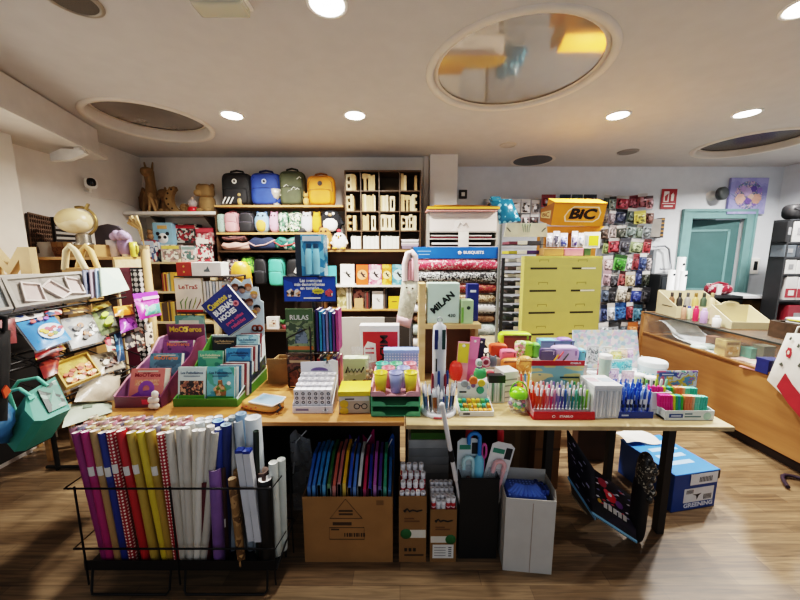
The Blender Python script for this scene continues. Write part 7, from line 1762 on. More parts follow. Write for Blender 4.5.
def case(px0,px1,yt,yb,Y,c_,lab,z=None,zipc='#3a3a3a',d=.07,e=.45,name='pencil_case',pat=None,rz=0,group=GC):
 x,z_,w,h=fit(px0,px1,yt,yb,Y)
 t=thing(name,lab,'pencil case',(x,Y+d/2,(z if z is not None else z_)+.001),rz,group)
 part('case_body',MB().sq((0,0,h/2),(w/2,d/2,h/2),e,e,18,10),pat or C(c_,.45,var=.1),t)
 part('zip',MB().tube([(-w*.42,-d*.40,h*.80),(0,-d*.46,h*.84),(w*.42,-d*.40,h*.80)],.0035,5),C(zipc,.4),t)
 part('zip_pull',MB().box(w*.30,w*.36,-d*.52,-d*.46,h*.5,h*.78),C(zipc,.4),t)
 return t
zh,zl=TZ+.141,TZ+.071
def on_step(*a,**k):return case(*a,**k)
on_step(500,533,333.5,345.5,2.20,'#b4d834','long lime green pencil case on top of the heap',zipc='#7a9a1c',z=atY(516,345.5,2.2).z,d=.09)
tb('cardboard_block',503,530,345.5,362,2.2,zh,.09,C('#7a3a34',.6),'maroon box under the long lime green pencil case',extra=lambda o,w,h,d:part('edge',MB().box(-w/2-.001,w/2+.001,-d/2-.001,-d/2+.004,h*.85,h),C('#5a2624',.5),o))
on_step(490,508,345,357,2.10,'#d2502a','red-orange folded pencil case left of the pink one',z=atY(499,357,2.1).z,zipc='#8a2a14')
on_step(501,517,351,363,2.04,'#e06a84','pink pencil case with dark zip in the heap',z=atY(509,363,2.04).z,zipc='#5a2030')
on_step(516.5,528,347,362,2.08,'#e0e2c4','white and green floral pencil case in the heap',z=zh,pat=P(['#e4e6d0','#7a9a4a','#cfd8a8','#d98a9a'],60),zipc='#7a8a5a')
on_step(525,533.5,346,361,2.07,'#8ac23a','lime green case, left of two standing upright',z=zh,zipc='#4a7a1c');on_step(533,540.5,347,361,2.065,'#6ab04a','darker green case, right of two standing upright',z=zh,zipc='#3a6a24')
on_step(502,524,360,372,1.99,'#e08a4a','orange tan curved pencil case with black mark',z=atY(513,372,1.99).z,zipc='#3a2a1c',e=.7)
on_step(518,534,362,380,1.93,'#d09a5a','tan pencil case standing at the right of the heap',z=zl,pat=P(['#d9a25c','#c98a4a','#e8c48a','#7a8a4a'],30,'noise'),zipc='#8a5a2a',e=.7)
on_step(540,557,340,352,2.20,'#5ab0c8','turquoise pencil case behind the lilac case',z=atY(548,352,2.2).z);on_step(558.5,573,339,352,2.20,'#8a6ac0','purple pencil case beside the turquoise one at the back',z=atY(565,352,2.2).z)
tb('cardboard_block',540,573,352,363,2.2,zh,.09,C('#6a7a9a',.6),'blue grey box under the turquoise and purple cases',extra=lambda o,w,h,d:part('edge',MB().box(-w/2-.001,w/2+.001,-d/2-.001,-d/2+.004,h*.85,h),C('#56668a',.5),o))
on_step(553,580,347.5,364,2.00,'#b8a0d0','large lilac pencil case with pencil badge',z=atY(566,364,2.0).z,zipc='#8a70a8',d=.08)
on_step(540,556,349,361,1.985,'#4a3f6e','dark violet flat pencil case left of the lilac one',z=atY(548,361,1.985).z,zipc='#b0a0c8',d=.03,e=.3);on_step(579,586,350,366,2.02,'#6ab4cc','light blue case squeezed right of the lilac one',z=atY(582,366,2.02).z)
tb('cardboard_block',541,586,365.5,384,1.985,T,.12,C('#c9c3cc',.6),'pale box under the lilac and violet pencil cases',extra=lambda o,w,h,d:part('edge',MB().box(-w/2-.001,w/2+.001,-d/2-.001,-d/2+.004,h*.85,h),C('#b4aeb8',.5),o))
for k,(px,py,c_,nm)in enumerate(((556,358,'#d9a03a','yellow'),(561,355,'#c03a44','red'),(566,357,'#2a2c34','black'))):
 p=atY(px,py,1.985);solo('badge_pencil',MB().at((0,0,0),(0,.6,0)).lathe([(.005,-.03),(.005,.02),(0,.032)],8),C(c_,.4),'%s toy pencil fixed to the lilac case, %s of three'%(nm,['left','middle','right'][k]),'pencil',p,group='toy pencils on the lilac case')
GE='novelty erasers in front of the pencil cases'
def novelty(px,py,w_,h_,c_,lab,Y=1.84,ears=None,d=.03,ring=None):
 p=atY(px,py,Y)
 t=thing('novelty_eraser',lab,'eraser',(p.x,Y,p.z),group=GE)
 k=Y*.99/FPX;w,h=w_*k,h_*k
 part('eraser_body',MB().sq((0,0,h/2),(w/2,d/2,h/2),.8,.8,14,8),C(c_,.45,var=.1),t)
 if ears:
  for sx in(-1,1):part('ear',MB().sq((sx*w*.28,0,h*.95),(w*.14,d*.25,h*.14),1,1,8,6),C(ears,.45),t)
 if ring:part('ring',MB().tube([(w*.3*math.cos(a),-d/2-.003,h*.55+w*.3*math.sin(a))for a in[2*pi*i/12 for i in range(12)]],w*.08,5,closed=True),C(ring,.45),t)
 return t
t=tb('novelty_tray',474,521,379,391,1.80,T,.10,C('#c93a44',.5),'red edged tray holding novelty erasers at the foot of the heap',extra=lambda o,w,h,d:part('white_top',MB().box(-w*.47,w*.47,-d*.45,d*.45,h,h+.002),C('#e6dfe2',.5),o))
zt3=0
novelty(480,379,14,11,'#4aa86a','green frog novelty eraser at left of the tray',1.825,'#5fba7a');novelty(490,378.5,9,9,'#d9606a','coral pink novelty eraser between frog and orange one',1.825);novelty(497,378.5,7,11,'#2a3a8a','dark blue novelty eraser beside the coral pink one',1.83)
novelty(507.5,378.5,18,10,'#ee7a2a','bright orange caterpillar eraser on the red edged tray',1.825,d=.045);novelty(501,382.5,7,7,'#5aa83a','small green eraser in front of the orange caterpillar',1.79)
t=tb('novelty_tray',474,500,368,378,1.895,TZ+.0,.05,C('#cfd3d8',.5),'pale grey box behind the novelty erasers',extra=lambda o,w,h,d:part('edge',MB().box(-w/2-.001,w/2+.001,-d/2-.001,-d/2+.003,h*.8,h),C('#aab0b8',.5),o))
novelty(485,367.5,12,12,'#a84a5a','dark rose round eraser on the pale grey box',1.92,ring='#d9b0b8');novelty(492.5,367,9,12,'#6a7078','grey elephant eraser on the pale grey box',1.92,'#7a8088');novelty(479,367,8,9,'#d8e0e4','white eraser with ring on the pale grey box',1.92,ring='#8fb0a0')
rr=random.Random(21)
for k,(px,py,c_,nm)in enumerate(((476.5,385,'#e0903a','amber'),(482,386,'#e6e0e2','white'),(488,385.5,'#3a9aa0','teal'),(494,386,'#d8506a','rose'),(514,386,'#8a5ab0','violet'),(519,384,'#e8c040','yellow'))):
 novelty(px,py+3,5.5,6,c_,'%s bean shaped eraser, %s of six at the heap front'%(nm,nth(k,6)),1.735 if k<4 else 1.74,d=.02)
for k,(px,y0,c_,nm)in enumerate(((524,382,'#d8504a','red'),(527,383,'#4a8ac0','blue'),(529.5,382,'#e0b03a','yellow'))):
 p=atZ(px,392,T);o=thing('toy_pencil','%s toy pencil standing between candy jar and red display, %s of three'%(nm,nth(k,3)),'pencil',(p.x,p.y+.03,TZ),group='toy pencils by the candy jar',rot=(-.1,.08*(k-1),0))
 part('shaft',MB().lathe([(.006,0),(.006,.10)],8),C(c_,.4),o);part('tip',MB().lathe([(.006,.10),(.0,.12)],8),C('#e0c8a0',.5),o)
for k,(px,py)in enumerate(((485.5,357),(481,361))):
 p=atY(px,py,1.99)
 t=thing('scissors',['black handled scissors standing behind novelty erasers, upper pair','black handled scissors standing behind novelty erasers, lower pair'][k],'scissors',(p.x,1.985-.012*k,p.z-.05));
 for sx in(-1,1):
  part('handle',MB().tube([(sx*.013+.013*math.cos(a),0,.06+.02*math.sin(a))for a in[2*pi*i/12 for i in range(12)]],.005,6,closed=True),C('#1c1c1e',.35),t);part('blade',MB().tube([(sx*.008,0,.045),(-sx*.004,0,-.06)],[.005,.002],6),C('#a8acb0',.25,metal=.8),t)
x,Y,w,h=fitz(509.5,533,381,416,T)
t=thing('candy_jar','clear jar of fruit shaped erasers with lime green lid and handle','jar',(x,Y+.052,TZ))
r_=.052
part('jar_glass',MB().lathe([(.0,.0),(r_*.8,.0),(r_,.02),(r_*1.02,.05),(r_*.8,.082),(r_*.78,.09)],24,caps=False),clear('#dfe8e4',.2,.05),t)
fr=['#c8303c','#e2d03a','#4aa83a','#e6e2d4','#d98a3a','#7a3a8a']
rr=random.Random(3)
for k in range(22):
 a=rr.uniform(0,2*pi);q_=r_*.74*math.sqrt(rr.random()*.9+.1);part('fruit_eraser',MB().sq((q_*math.cos(a),q_*math.sin(a),.012+.062*((k*7)%22)/22),(.0125,.0125,.012),1,1,8,6),C(fr[k%6],.4),t)
part('lid',MB().lathe([(r_*.84,.082),(r_*.88,.09),(r_*.88,.105),(r_*.6,.122),(0,.128)],24),C('#86d62a',.3),t)
part('handle',MB().tube([(r_*.85*math.cos(a),0,.10+.062*math.sin(a))for a in[pi*i/12 for i in range(13)]],.004,6),C('#6ab820',.35),t)
x,Y,w,h=fitz(533,595,411.5,420,T)
t=thing('pen_tray','red pen display tray with landscape header card on the front edge of table','display tray',(x,Y,TZ))
red=C('#c01a26',.4,var=.04);PXr,PYr=x,Y;D_=.15
b=MB();b.prism([(-w/2,0),(w/2,0),(w*.488,.04),(-w*.488,.04)],0,.004);part('front_lip',b,red,t)
part('base',MB().box(-w/2,w/2,.004,D_,0,.012),red,t)
for sx in(-1,1):part('side_panel',MB().prism([(.004,.012),(D_,.012),(D_,.14),(D_*.8,.14),(.03,.045),(.004,.04)],sx*(w*.487)-.002,sx*(w*.487)+.002,'x'),C('#d9a0a8',.4),t)
part('inner_step',MB().box(-w*.48,w*.48,.04,D_-.006,.012,.03),C('#e4e2e4',.4),t)
text('STABILO',.02,C('#f2dfe0',.5,var=0),t,(.01,-.0006,.018),width=w*.22,height=.012,bold=.04)
part('swan_mark',MB().at((-w*.17,-.0006,.018),(pi/2,0,0)).lathe([(.008,0),(.005,.001)],10,caps=False),C('#f2dfe0',.5,var=0),t)
xh,z_,wh_,hh_=fit(531,583,361,381,Y+D_)
part('header_card',MB().box(-wh_/2,wh_/2,0,.004,.012,z_+hh_-TZ),P(['#5aa8a8','#d9cf8a','#8fc0c0','#e2da9a','#3f8a94'],6,'noise',.4,stretch=(.6,1,2.2)),t,loc=(xh-x,D_,0))
zt_=z_+hh_-TZ
part('header_band',MB().box(-wh_/2-.002,wh_/2+.002,-.002,.0,zt_-.026,zt_+.002),red,t,loc=(xh-x,D_,0));text('STABILO',.02,C('#f2dfe0',.5,var=0),t,(xh-x+wh_*.33,D_-.0025,zt_-.012),width=wh_*.2,height=.010,bold=.04)
part('header_line',MB().box(wh_*.05,wh_*.42,-.0008,-.0002,zt_*.62,zt_*.66),C('#2a4a50',.5),t,loc=(xh-x,D_,0))
grad=[('#d8401e','red-orange'),('#dd5a2a','orange'),('#e27a4a','light orange'),('#d84a3a','red'),('#e08a8a','salmon'),('#d94a7a','pink'),('#c98aa8','dusty pink'),('#9a8ac8','lilac'),('#5a5aa8','violet'),('#3a6ab0','blue'),('#8ab0c8','pale blue'),('#2f9a9a','teal'),('#6ac0aa','mint'),('#3aa86a','green'),('#7ac45a','light green'),('#9ad04a','lime')]
for r in range(3):
 for k in range(16):
  c_,nm=grad[k]
  o=thing('gel_pen','%s gel pen, %s in the %s row of the red display'%(nm,nth(k,16),['front','middle','back'][r]),'pen',(PXr-w*.44+w*.88*k/15+.003*(r-1),PYr+.05+.034*r,TZ+.031),group='gel pens in the red display',rot=(.06,.02*((k+r)%3-1),0))
  hh=.108+.006*r+.004*((k*5+r)%3)
  part('barrel',MB().lathe([(.0025,0),(.0052,.014),(.0052,hh*.66)],7),C(c_,.35),o)
  part('pen_cap',MB().lathe([(.0058,hh*.66),(.0058,hh*.94),(.004,hh)],7),C('#f0ecee' if(k+r)%3 else c_,.3),o)
GW='clear boxes of white pens'
for k,(a_,b_,yt,yb,dz_)in enumerate(((592.5,604.5,386,419,0),(604.5,620,386,418.5,0))):
 x,Y,w,h=fitz(a_,b_,yt,yb,T)
 t=thing('pen_box',['clear box of white pens, left of two beside the red display','clear box of white pens, right of two beside the red display'][k],'box',(x,Y+.075,TZ),group=GW)
 part('box_shell',MB().box(-w/2,w/2,-.07,.07,0,h*.9),C('#dcdfe0',.2),t);part('lid',MB().bbox(-w/2-.001,w/2+.001,-.072,.072,h*.9,h,.003),C('#e9ebec',.3),t)
 for j in range(5):part('white_pen',MB().at((-w*.38+w*.19*j,-.0705,.008)).lathe([(.003,0),(.0045,.01),(.0045,h*.78)],6),C('#f0f0f0' if j%2 else '#c9cccf',.3),t)
 part('label_print',MB().box(-w*.4,w*.4,-.02,.03,h,h+.0008),C(['#c9a9b4','#a8b8c4'][k],.5),t)
x,Y,w,h=fitz(618.5,653,411.5,418.5,T)
t=thing('pen_tray','dark blue pen display tray holding blue and white pens','display tray',(x,Y,TZ))
nb=C('#1f3f8a',.4)
part('front_lip',MB().box(-w/2,w/2,0,.004,0,.034),nb,t);part('base',MB().box(-w/2,w/2,.004,.12,0,.02),nb,t);part('lip_label',MB().box(-w*.42,-w*.22,-.001,0,.012,.02),C('#c9d4ea',.5),t)
part('back_board',MB().box(-w/2,w/2,.116,.12,.02,.11),nb,t)
for r in range(3):
 for k in range(8):
  o=thing('ballpoint_pen','blue and white ballpoint pen, %s in the %s row of the blue display'%(nth(k,8),['front','middle','back'][r]),'pen',(x-w*.43+w*.86*k/7,Y+.026+.034*r,TZ+.021),group='pens in the blue display',rot=(.05,.03*((k+r)%3-1),0))
  hh=.128+.012*r
  part('barrel',MB().lathe([(.002,0),(.0052,.016),(.0052,hh*.56)],7),C(['#e6eaf0','#2f56b0','#dfe4ee'][(k+r)%3],.3),o);part('grip',MB().lathe([(.0058,hh*.2),(.0058,hh*.34)],7),C('#2a3550',.4),o)
  part('pen_cap',MB().lathe([(.0062,hh*.56),(.0066,hh*.86),(.0035,hh*.88),(.0035,hh)],7),C('#2f62c0' if(k*2+r)%5 else '#9ab8e6',.3),o)
x,Y,w,h=fitz(648.5,668,392,415.5,T)
t=open_carton('white_tray','white open box with a few green tipped pens beside highlighters','tray',(x+.012,Y+.05,TZ),w,.09,h*.95,C('#e4e4e6',.4))
part('side_lines',MB().box(-w*.42,w*.42,-.0462,-.0452,h*.2,h*.24),C('#c2c4c8',.4),t)
for k in range(5):
 o=thing('marker_pen','%s pen in the white open box, %s'%(['green tipped','white','lime tipped','white','mint tipped'][k],nth(k,5)),'pen',(x+.012-w*.34+w*.17*k,Y+.05,TZ+.005),group='pens in the white open box',rot=(0,.06*(k-2),0))
 part('barrel',MB().lathe([(.0055,0),(.0055,h*1.05)],8),C('#eceeee',.35),o);part('pen_cap',MB().lathe([(.006,h*1.05),(.006,h*1.3),(.003,h*1.34)],8),C(['#7ac05a','#e6e8e8','#a8d44a','#dfe2e2','#8ad0a8'][k],.35),o)
x,Y,w,h=fitz(664.5,713.5,408,420.5,T)
t=thing('marker_tray','white counter display of highlighters at the right end of the table','display tray',(x,Y,TZ))
D_=.17;mtw=C('#dfe8e4',.4)
part('front_lip',MB().box(-w/2,w/2,0,.004,0,.05),mtw,t);part('base',MB().box(-w/2,w/2,.004,D_,0,.01),mtw,t)
for sx in(-1,1):part('side_panel',MB().prism([(.004,0),(D_,0),(D_,.075),(.004,.05)],sx*(w/2-.002)-.002,sx*(w/2-.002)+.002,'x'),mtw,t)
part('lip_label',MB().box(-w*.42,-w*.14,-.0012,0,.014,.034),C('#2f4f86',.5),t);part('lip_label_line',MB().box(-w*.38,-w*.18,-.002,-.0012,.021,.027),C('#cfd8ea',.5),t)
for k in range(2):part('lip_print',MB().box(-w*.1,w*(.05+.18*k),-.0012,0,.030-.014*k,.037-.014*k),C('#5a7a80',.5),t)
part('mint_arc',MB().at((w*.36,-.0006,.022),(pi/2,0,0)).lathe([(.02,0),(.0,.001)],14,caps=False),C('#a8cfc0',.5),t)
xh,z_,wh_,hh_=fit(655,695.5,371,392,Y+D_)
part('header_card',MB().box(-wh_/2,wh_/2,0,.004,.01,z_+hh_-TZ),P(['#c86a8a','#6a9ac8','#e2c24a','#d9dfe4','#8a6ab0','#e8edf0','#5fb0a0'],14,'noise',.4),t,loc=(xh-x,D_,0));zt_=z_+hh_-TZ
part('header_label',MB().box(-wh_*.45,-wh_*.02,-.0015,0,zt_-.03,zt_-.008),C('#3a5aa0',.5),t,loc=(xh-x,D_,0));part('header_label_line',MB().box(-wh_*.38,-wh_*.10,-.0025,-.0015,zt_-.022,zt_-.016),C('#d4dcee',.5),t,loc=(xh-x,D_,0))
hc=[('#e8288a','magenta')]*5+[('#e2dc2a','yellow'),('#2fa86a','green'),('#2a9aa8','teal'),('#4ab03a','bright green')]+[('#ee8a5a','orange')]*3+[('#e8b48a','peach')]+[('#7ad0b0','mint')]*2+[('#4fb8a0','turquoise')]*3
n=len(hc)
for k,(c_,nm)in enumerate(hc):
 for r in range(2):
  o=thing('highlighter','%s highlighter, %s in the %s row of the white display'%(nm,nth(k,n),['front','back'][r]),'highlighter',(x-w*.455+w*.91*k/(n-1),Y+.045+.06*r,TZ+.0105+.0*r),group='highlighters in the white display',rot=(-.0,-.13 if k<9 else-.04,0))
  wd=w*.91/(n-1)*.44;hh=.108+.020*r-(.012*k/n)
  part('barrel',MB().bbox(-wd,wd,-.012,.012,0,hh*.62,.002),C(c_,.35,var=.05),o);part('marker_cap',MB().bbox(-wd*1.05,wd*1.05,-.0135,.0135,hh*.62,hh,.003),C(c_,.3,var=.02),o)
q=QY([(574,374),(641,374),(637,330),(572.5,330)],2.20,2.25)
x,Y=q.o.x,2.20
t=thing('craft_display','pastel printed craft display box full of small bags at the back right','display tray',(q.o.x,2.22,TZ))
past=P(['#cfe0e4','#e6c9d8','#b0d0d8','#ece0c4','#d4c8e2','#a8c8d4','#f0e8ea','#c4dce0','#dce8ea'],42,'cells',.4)
bb_=part('back_card',q.rect(MB(),0,1,0,1,-.006,0),past,t);bb_.location=q.o-Vector(t.location)
s1,s2=atY(641,374,2.2).x-q.o.x,atZ(645,377,T)
part('tray_base',MB().box(-.20,.22,-.42,-.03,0,.03),C('#d9dde0',.5),t)
part('tray_side',MB().prism([(-.42,.03),(-.03,.03),(-.03,.12),(-.42,.05)],.215,.22,'x'),C('#dfd9d0',.5),t);part('tray_front',MB().box(-.20,.22,-.426,-.42,0,.05),C('#c9ccd4',.5),t)
GCR='small craft bags in the pastel display'
def cbag(px,py,w_,h_,cols,lab,Y,kind='noise',sc=40,name='craft_bag'):
 p=atY(px,py,Y);k=Y/FPX;w,h=w_*k,h_*k
 t=thing(name,lab,'bag',(p.x,Y,p.z),group=GCR)
 part('bag_content',MB().pillow(w,h,.05,6,6,seed=int(px),wob=.12,p=.35),P(cols,sc,kind,.3),t)
 part('header',MB().box(-w*.45,w*.45,-.002,.002,h*.88,h*1.12),C(cols[-1],.5),t)
 return t
for px,py,w_,h_,cols,lab,Y in((592,364,12,18,['#9aa0a4','#d4d8da','#6a7074','#e2e4e6'],'silver grey craft bag at upper left of the pastel display',2.12),(606,362,10,15,['#c9ccd0','#e6e8ea','#8f9498','#dfe2e4'],'pale grey craft bag in the middle of the pastel display',2.12),(615,364,11,13,['#e8d87a','#f0e4a4','#e2c458','#f4ecc0'],'yellow craft bag in the pastel display',2.08),(622,361,9,12,['#eec4a8','#f4dcc8','#e4a884','#f6e6d8'],'peach craft bag in the pastel display',2.10),(628,361,9,12,['#d8b8dc','#ead6ec','#c49ccc','#f0e4f2'],'pale violet craft bag in the pastel display',2.12),(617,374,14,14,['#5fc0cc','#8fd8dc','#3fa4b4','#c4ecec'],'turquoise bow craft bag in the pastel display',1.98),(626,372,11,13,['#7ac8d8','#a8e0e8','#5ab0c4','#d4f0f2'],'light blue craft bag at right of the pastel display',2.0),(603,375,14,15,['#d87a9a','#eab0c4','#b85a7c','#f2d0dc'],'pink craft bag of ribbon rolls in the pastel display',1.96),(612,382,13,13,['#b8a8d0','#d8cce6','#9a88b8','#e8e0f0'],'lilac craft bag low in the pastel display',1.88),(627,383,14,12,['#cfb8cc','#e4d4e0','#b49ab0','#ece2ea'],'mauve craft bag at the lower right of the pastel display',1.88)):cbag(px,py,w_,h_,cols,lab,Y)
x,Y,w,h=fitz(583,598,356,381,T)
t=thing('tape_tub','white lidded tub left of the pink ribbon bag','tub',(x,1.90,TZ));
x,z_,w,h=fit(583,598,356,372,1.86);hh=z_+h-T
part('tub_body',MB().lathe([(w*.34,0),(w*.36,hh*.88)],20),C('#a9c4be',.3),t);part('lid',MB().lathe([(w*.40,hh*.88),(w*.40,hh*.96),(w*.36,hh*.98)],20),C('#eef0ee',.3),t)
p=atY(590,375,1.76);t=thing('tape_roll','dark green washi tape roll in front of the white tub','tape',(p.x,1.78,TZ),)
part('tape',MB().at((0,.012,.058),(pi/2,0,0)).lathe([(.018,0),(.034,0),(.034,.024),(.018,.024)],22,caps=False),P(['#2f5a54','#3a3a5a','#4f7a70'],20,'noise'),t);part('tape_stand',MB().box(-.03,.03,-.02,.02,0,.026),C('#c9d0cc',.4),t)
t=tb('white_card_box',600,611,373.5,385,1.74,T,.04,C('#c9c2c0',.5),'small red edged card box before the pink ribbon bag',extra=lambda o,w,h,d:part('red_edge',MB().box(-w/2-.001,w/2+.001,-d/2-.001,-d/2+.002,h*.9,h),C('#a8343c',.5),o))
x,Y,w,h=fitz(643.5,669,358,385,T)
t=thing('clear_jar','clear plastic drum with white lid and pale blue contents beside the counter','jar',(x+.01,Y+.06,TZ))
part('jar_body',MB().lathe([(w*.46,0),(w*.48,.01),(w*.48,h*.62)],28),C('#c9d8de',.15),t);part('lid',MB().lathe([(w*.5,h*.62),(w*.5,h*.76),(w*.46,h*.80)],28),C('#e4ecee',.2),t);part('blue_content',MB().lathe([(w*.484,h*.15),(w*.484,h*.42)],28,caps=False),P(['#9ac4d4','#e2ecee','#7ab0c4','#c8e0a8'],40,'noise'),t)
for k,(px,py,lab)in enumerate(((640,391,'white oval eraser, left of two in front of the clear drum'),(652,394,'white oval eraser with dark side, right of two before the drum'))):
 p=atZ(px,py,T);t=thing('oval_eraser',lab,'eraser',(p.x+.01,p.y+.03,TZ),group='oval erasers before the drum')
 part('eraser_base',MB().sq((0,0,.045),(.035,.028,.045),.5,1,16,8),C(['#c8d8a0','#3a3c40'][k],.4),t);part('white_top',MB().sq((0,0,.088),(.037,.03,.012),.8,1,16,6),C('#eceeea',.35),t)
cb=C('#9a7446',.75,var=.08,bump=.05);cb2=C('#8a683e',.75,var=.08)
inkm=C('#4a3520',.7,var=0)
x,w,h=-.263,.452,.37
t=open_carton('folder_carton','large brown cardboard carton of colourful folders on the floor','carton',(x,1.47+.15,0),w,.30,h,cb)
part('tape_mark',MB().box(w*.32,w*.40,-.1512,-.1502,h*.88,h*.95),C('#7a5a34',.6),t)
tri=[(-w*.20,h*.68),(w*.16,h*.68),(-.01,h*.97)]
part('triangle_print',MB().tube([(a,-.1506,b_)for a,b_ in tri],.002,4,closed=True),inkm,t)
for k in range(2):part('print_line',MB().box(-.045,.025,-.1512,-.1502,h*(.73+.05*k),h*(.755+.05*k)),inkm,t)
part('print_number',MB().box(-w*.17,w*.04,-.1512,-.1502,h*.575,h*.62),inkm,t)
part('frame_print',MB().tube([(-w*.21,-.1506,h*.36),(w*.18,-.1506,h*.36),(w*.18,-.1506,h*.54),(-w*.21,-.1506,h*.54)],.0016,4,closed=True),inkm,t)
for k in range(9):part('barcode_bar',MB().box(-.02+.012*k,-.02+.012*k+.005+.002*(k%3),-.1512,-.1502,h*.40,h*.455),inkm,t)
part('frame_word',MB().box(-w*.19,-w*.1,-.1512,-.1502,h*.5,h*.52),inkm,t)
GFo='plastic folders in the brown carton'
fol=[('#2f6fb8','blue'),('#2f7fc4','bright blue'),('#3a8ac8','light blue'),('#2a86b8','cyan blue'),('#3a94c4','sky blue'),('#2f6a3a','green'),('#c9c6bc','clear'),('#c86a5a','salmon'),('#b8706a','dusty red'),('#7a8a7a','sage'),('#e0b024','yellow'),('#e8a83a','amber'),('#3a6ac0','royal blue'),('#5a8ac8','pale blue'),('#d4d6d2','white'),('#26304a','navy'),('#c01f5a','crimson'),('#d02a6a','magenta'),('#2f3f9a','ultramarine'),('#b060a8','orchid'),('#5a3f8a','violet'),('#2f7a8a','teal'),('#3a9a7a','jade'),('#2a6a9a','ocean blue')]
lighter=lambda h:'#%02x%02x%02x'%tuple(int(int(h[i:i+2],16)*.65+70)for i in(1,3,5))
n=len(fol);rr=random.Random(5)
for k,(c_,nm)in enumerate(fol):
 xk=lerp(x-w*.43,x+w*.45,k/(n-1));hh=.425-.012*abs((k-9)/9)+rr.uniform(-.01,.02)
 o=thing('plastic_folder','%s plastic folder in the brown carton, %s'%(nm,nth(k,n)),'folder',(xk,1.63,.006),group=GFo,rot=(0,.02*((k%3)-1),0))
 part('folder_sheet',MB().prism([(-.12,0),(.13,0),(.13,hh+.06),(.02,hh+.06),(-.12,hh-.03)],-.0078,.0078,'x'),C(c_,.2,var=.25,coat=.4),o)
 part('folder_edge',MB().box(-.0085,.0085,-.123,-.1195,0,hh-.03),C(lighter(c_),.2,var=.3),o)  # lightened edge colour paints in the glossy reflections on the plastic
for k,(px0,px1,yt,yb,c_,lab,Y)in enumerate(((293,318,432,500,'#d4d8dc','crumpled clear plastic sleeve at the left of the folder carton',1.80),(328,344,445,500,'#c9c4c0','clear plastic sleeve standing in the middle of the folders',1.795),(349,362,440,500,'#5a3a9a','violet plastic folder sticking up behind the yellow one',1.80),(362,377,436,500,'#a8246a','magenta plastic pouch sticking up behind the folders',1.80),(384,396,440,500,'#2a6ab0','tall blue folder sticking up at the right of the carton',1.80))):
 x_,z_,w_,h_=fit(px0,px1,yt,yb,Y)
 o=thing('plastic_sleeve',lab,'plastic sleeve',(x_,Y,.01),rot=(0,(-.12,.1,0,.05,.06)[k]*.0,0))
 hh=z_+h_
 part('sleeve_sheet',MB().sheet(lambda u,v:((u-.5)*w_*(1-.25*v),.012*math.sin(u*9+v*6)*v-(.05 if k==0 else 0)*v,hh*v+.03*v*math.sin(u*5+k)),8,10),C(c_,.15,alpha=.35 if k<2 else .95,var=.2,coat=.5),o)
 part('sleeve_fold',MB().tube([(-w_*.4,-.02,hh*.5),(-w_*.2,-.03,hh*.9),(w_*.2,-.02,hh*1.02)],.004,5),C('#e4e6e8',.15),o)
def tubebox(x,w,h,d,Y,label,tag_,glab,seed,withlabel):
 t=open_carton('kraft_box',label,'box',(x,Y+d/2,0),w,d,h,cb2)
 part('script_print',MB().tube([(-w*.3,-d/2-.001,h*.78),(-w*.2,-d/2-.001,h*.82),(-w*.12,-d/2-.001,h*.78),(0,-d/2-.001,h*.80),(w*.15,-d/2-.001,h*.78),(w*.34,-d/2-.001,h*.80)],[.007,.004,.005,.004,.004,.003],5),C('#2a1e12',.6),t)
 for k in range(2):part('print_line',MB().box(-w*.3,w*(.05+.2*k),-d/2-.0012,-d/2-.0002,h*(.66-.04*k),h*(.68-.04*k)),C('#6a4a2c',.6),t)
 part('white_band',MB().box(-w*.1 if not withlabel else-w*.48,w*.48 if not withlabel else w*.15,-d/2-.0012,-d/2-.0002,h*.38,h*.50),C('#dcd6c8',.5),t)
 part('green_stamp',MB().at(((-.24 if not withlabel else .28)*w,-d/2-.0005,h*.44),(pi/2,0,0)).lathe([(w*.2,0),(w*.2,.0015),(w*.12,.0015),(w*.1,.0025),(0,.0025)],18,caps=False),C('#2f6a38',.5),t)
 if withlabel:
  part('white_label',MB().box(-w*.4,w*.4,-d/2-.0012,-d/2-.0002,h*.08,h*.34),C('#dedbd4',.5),t)
  for k in range(5):part('barcode_bar',MB().box(w*.2,w*.32,-d/2-.0022,-d/2-.0014,h*(.12+.04*k),h*(.135+.04*k)),C('#2a2622',.5),t)
  for k in range(4):part('label_line',MB().box(-w*.34,w*.1,-d/2-.0022,-d/2-.0014,h*(.13+.05*k),h*(.142+.05*k)),C('#8a8680',.5),t)
 else:
  for k in range(3):part('icon_print',MB().box(-w*.3+w*.16*k,-w*.3+w*.16*k+.014,-d/2-.0012,-d/2-.0002,h*.17,h*.22),C('#2a1e12',.6),t)
  part('foot_line',MB().box(-w*.3,w*.4,-d/2-.0012,-d/2-.0002,h*.1,h*.125),C('#4a3520',.6),t)
 rr=random.Random(seed)
 return t
K1,K2=(.064,.140,.373),(.220,.134,.300)
tubebox(K1[0],K1[1],K1[2],.15,1.47,'tall kraft box of clear tubes with green round stamp, left of two',0,0,1,False)
tubebox(K2[0],K2[1],K2[2],.15,1.47,'shorter kraft box of tubes with white barcode label, right of two',0,0,2,True)
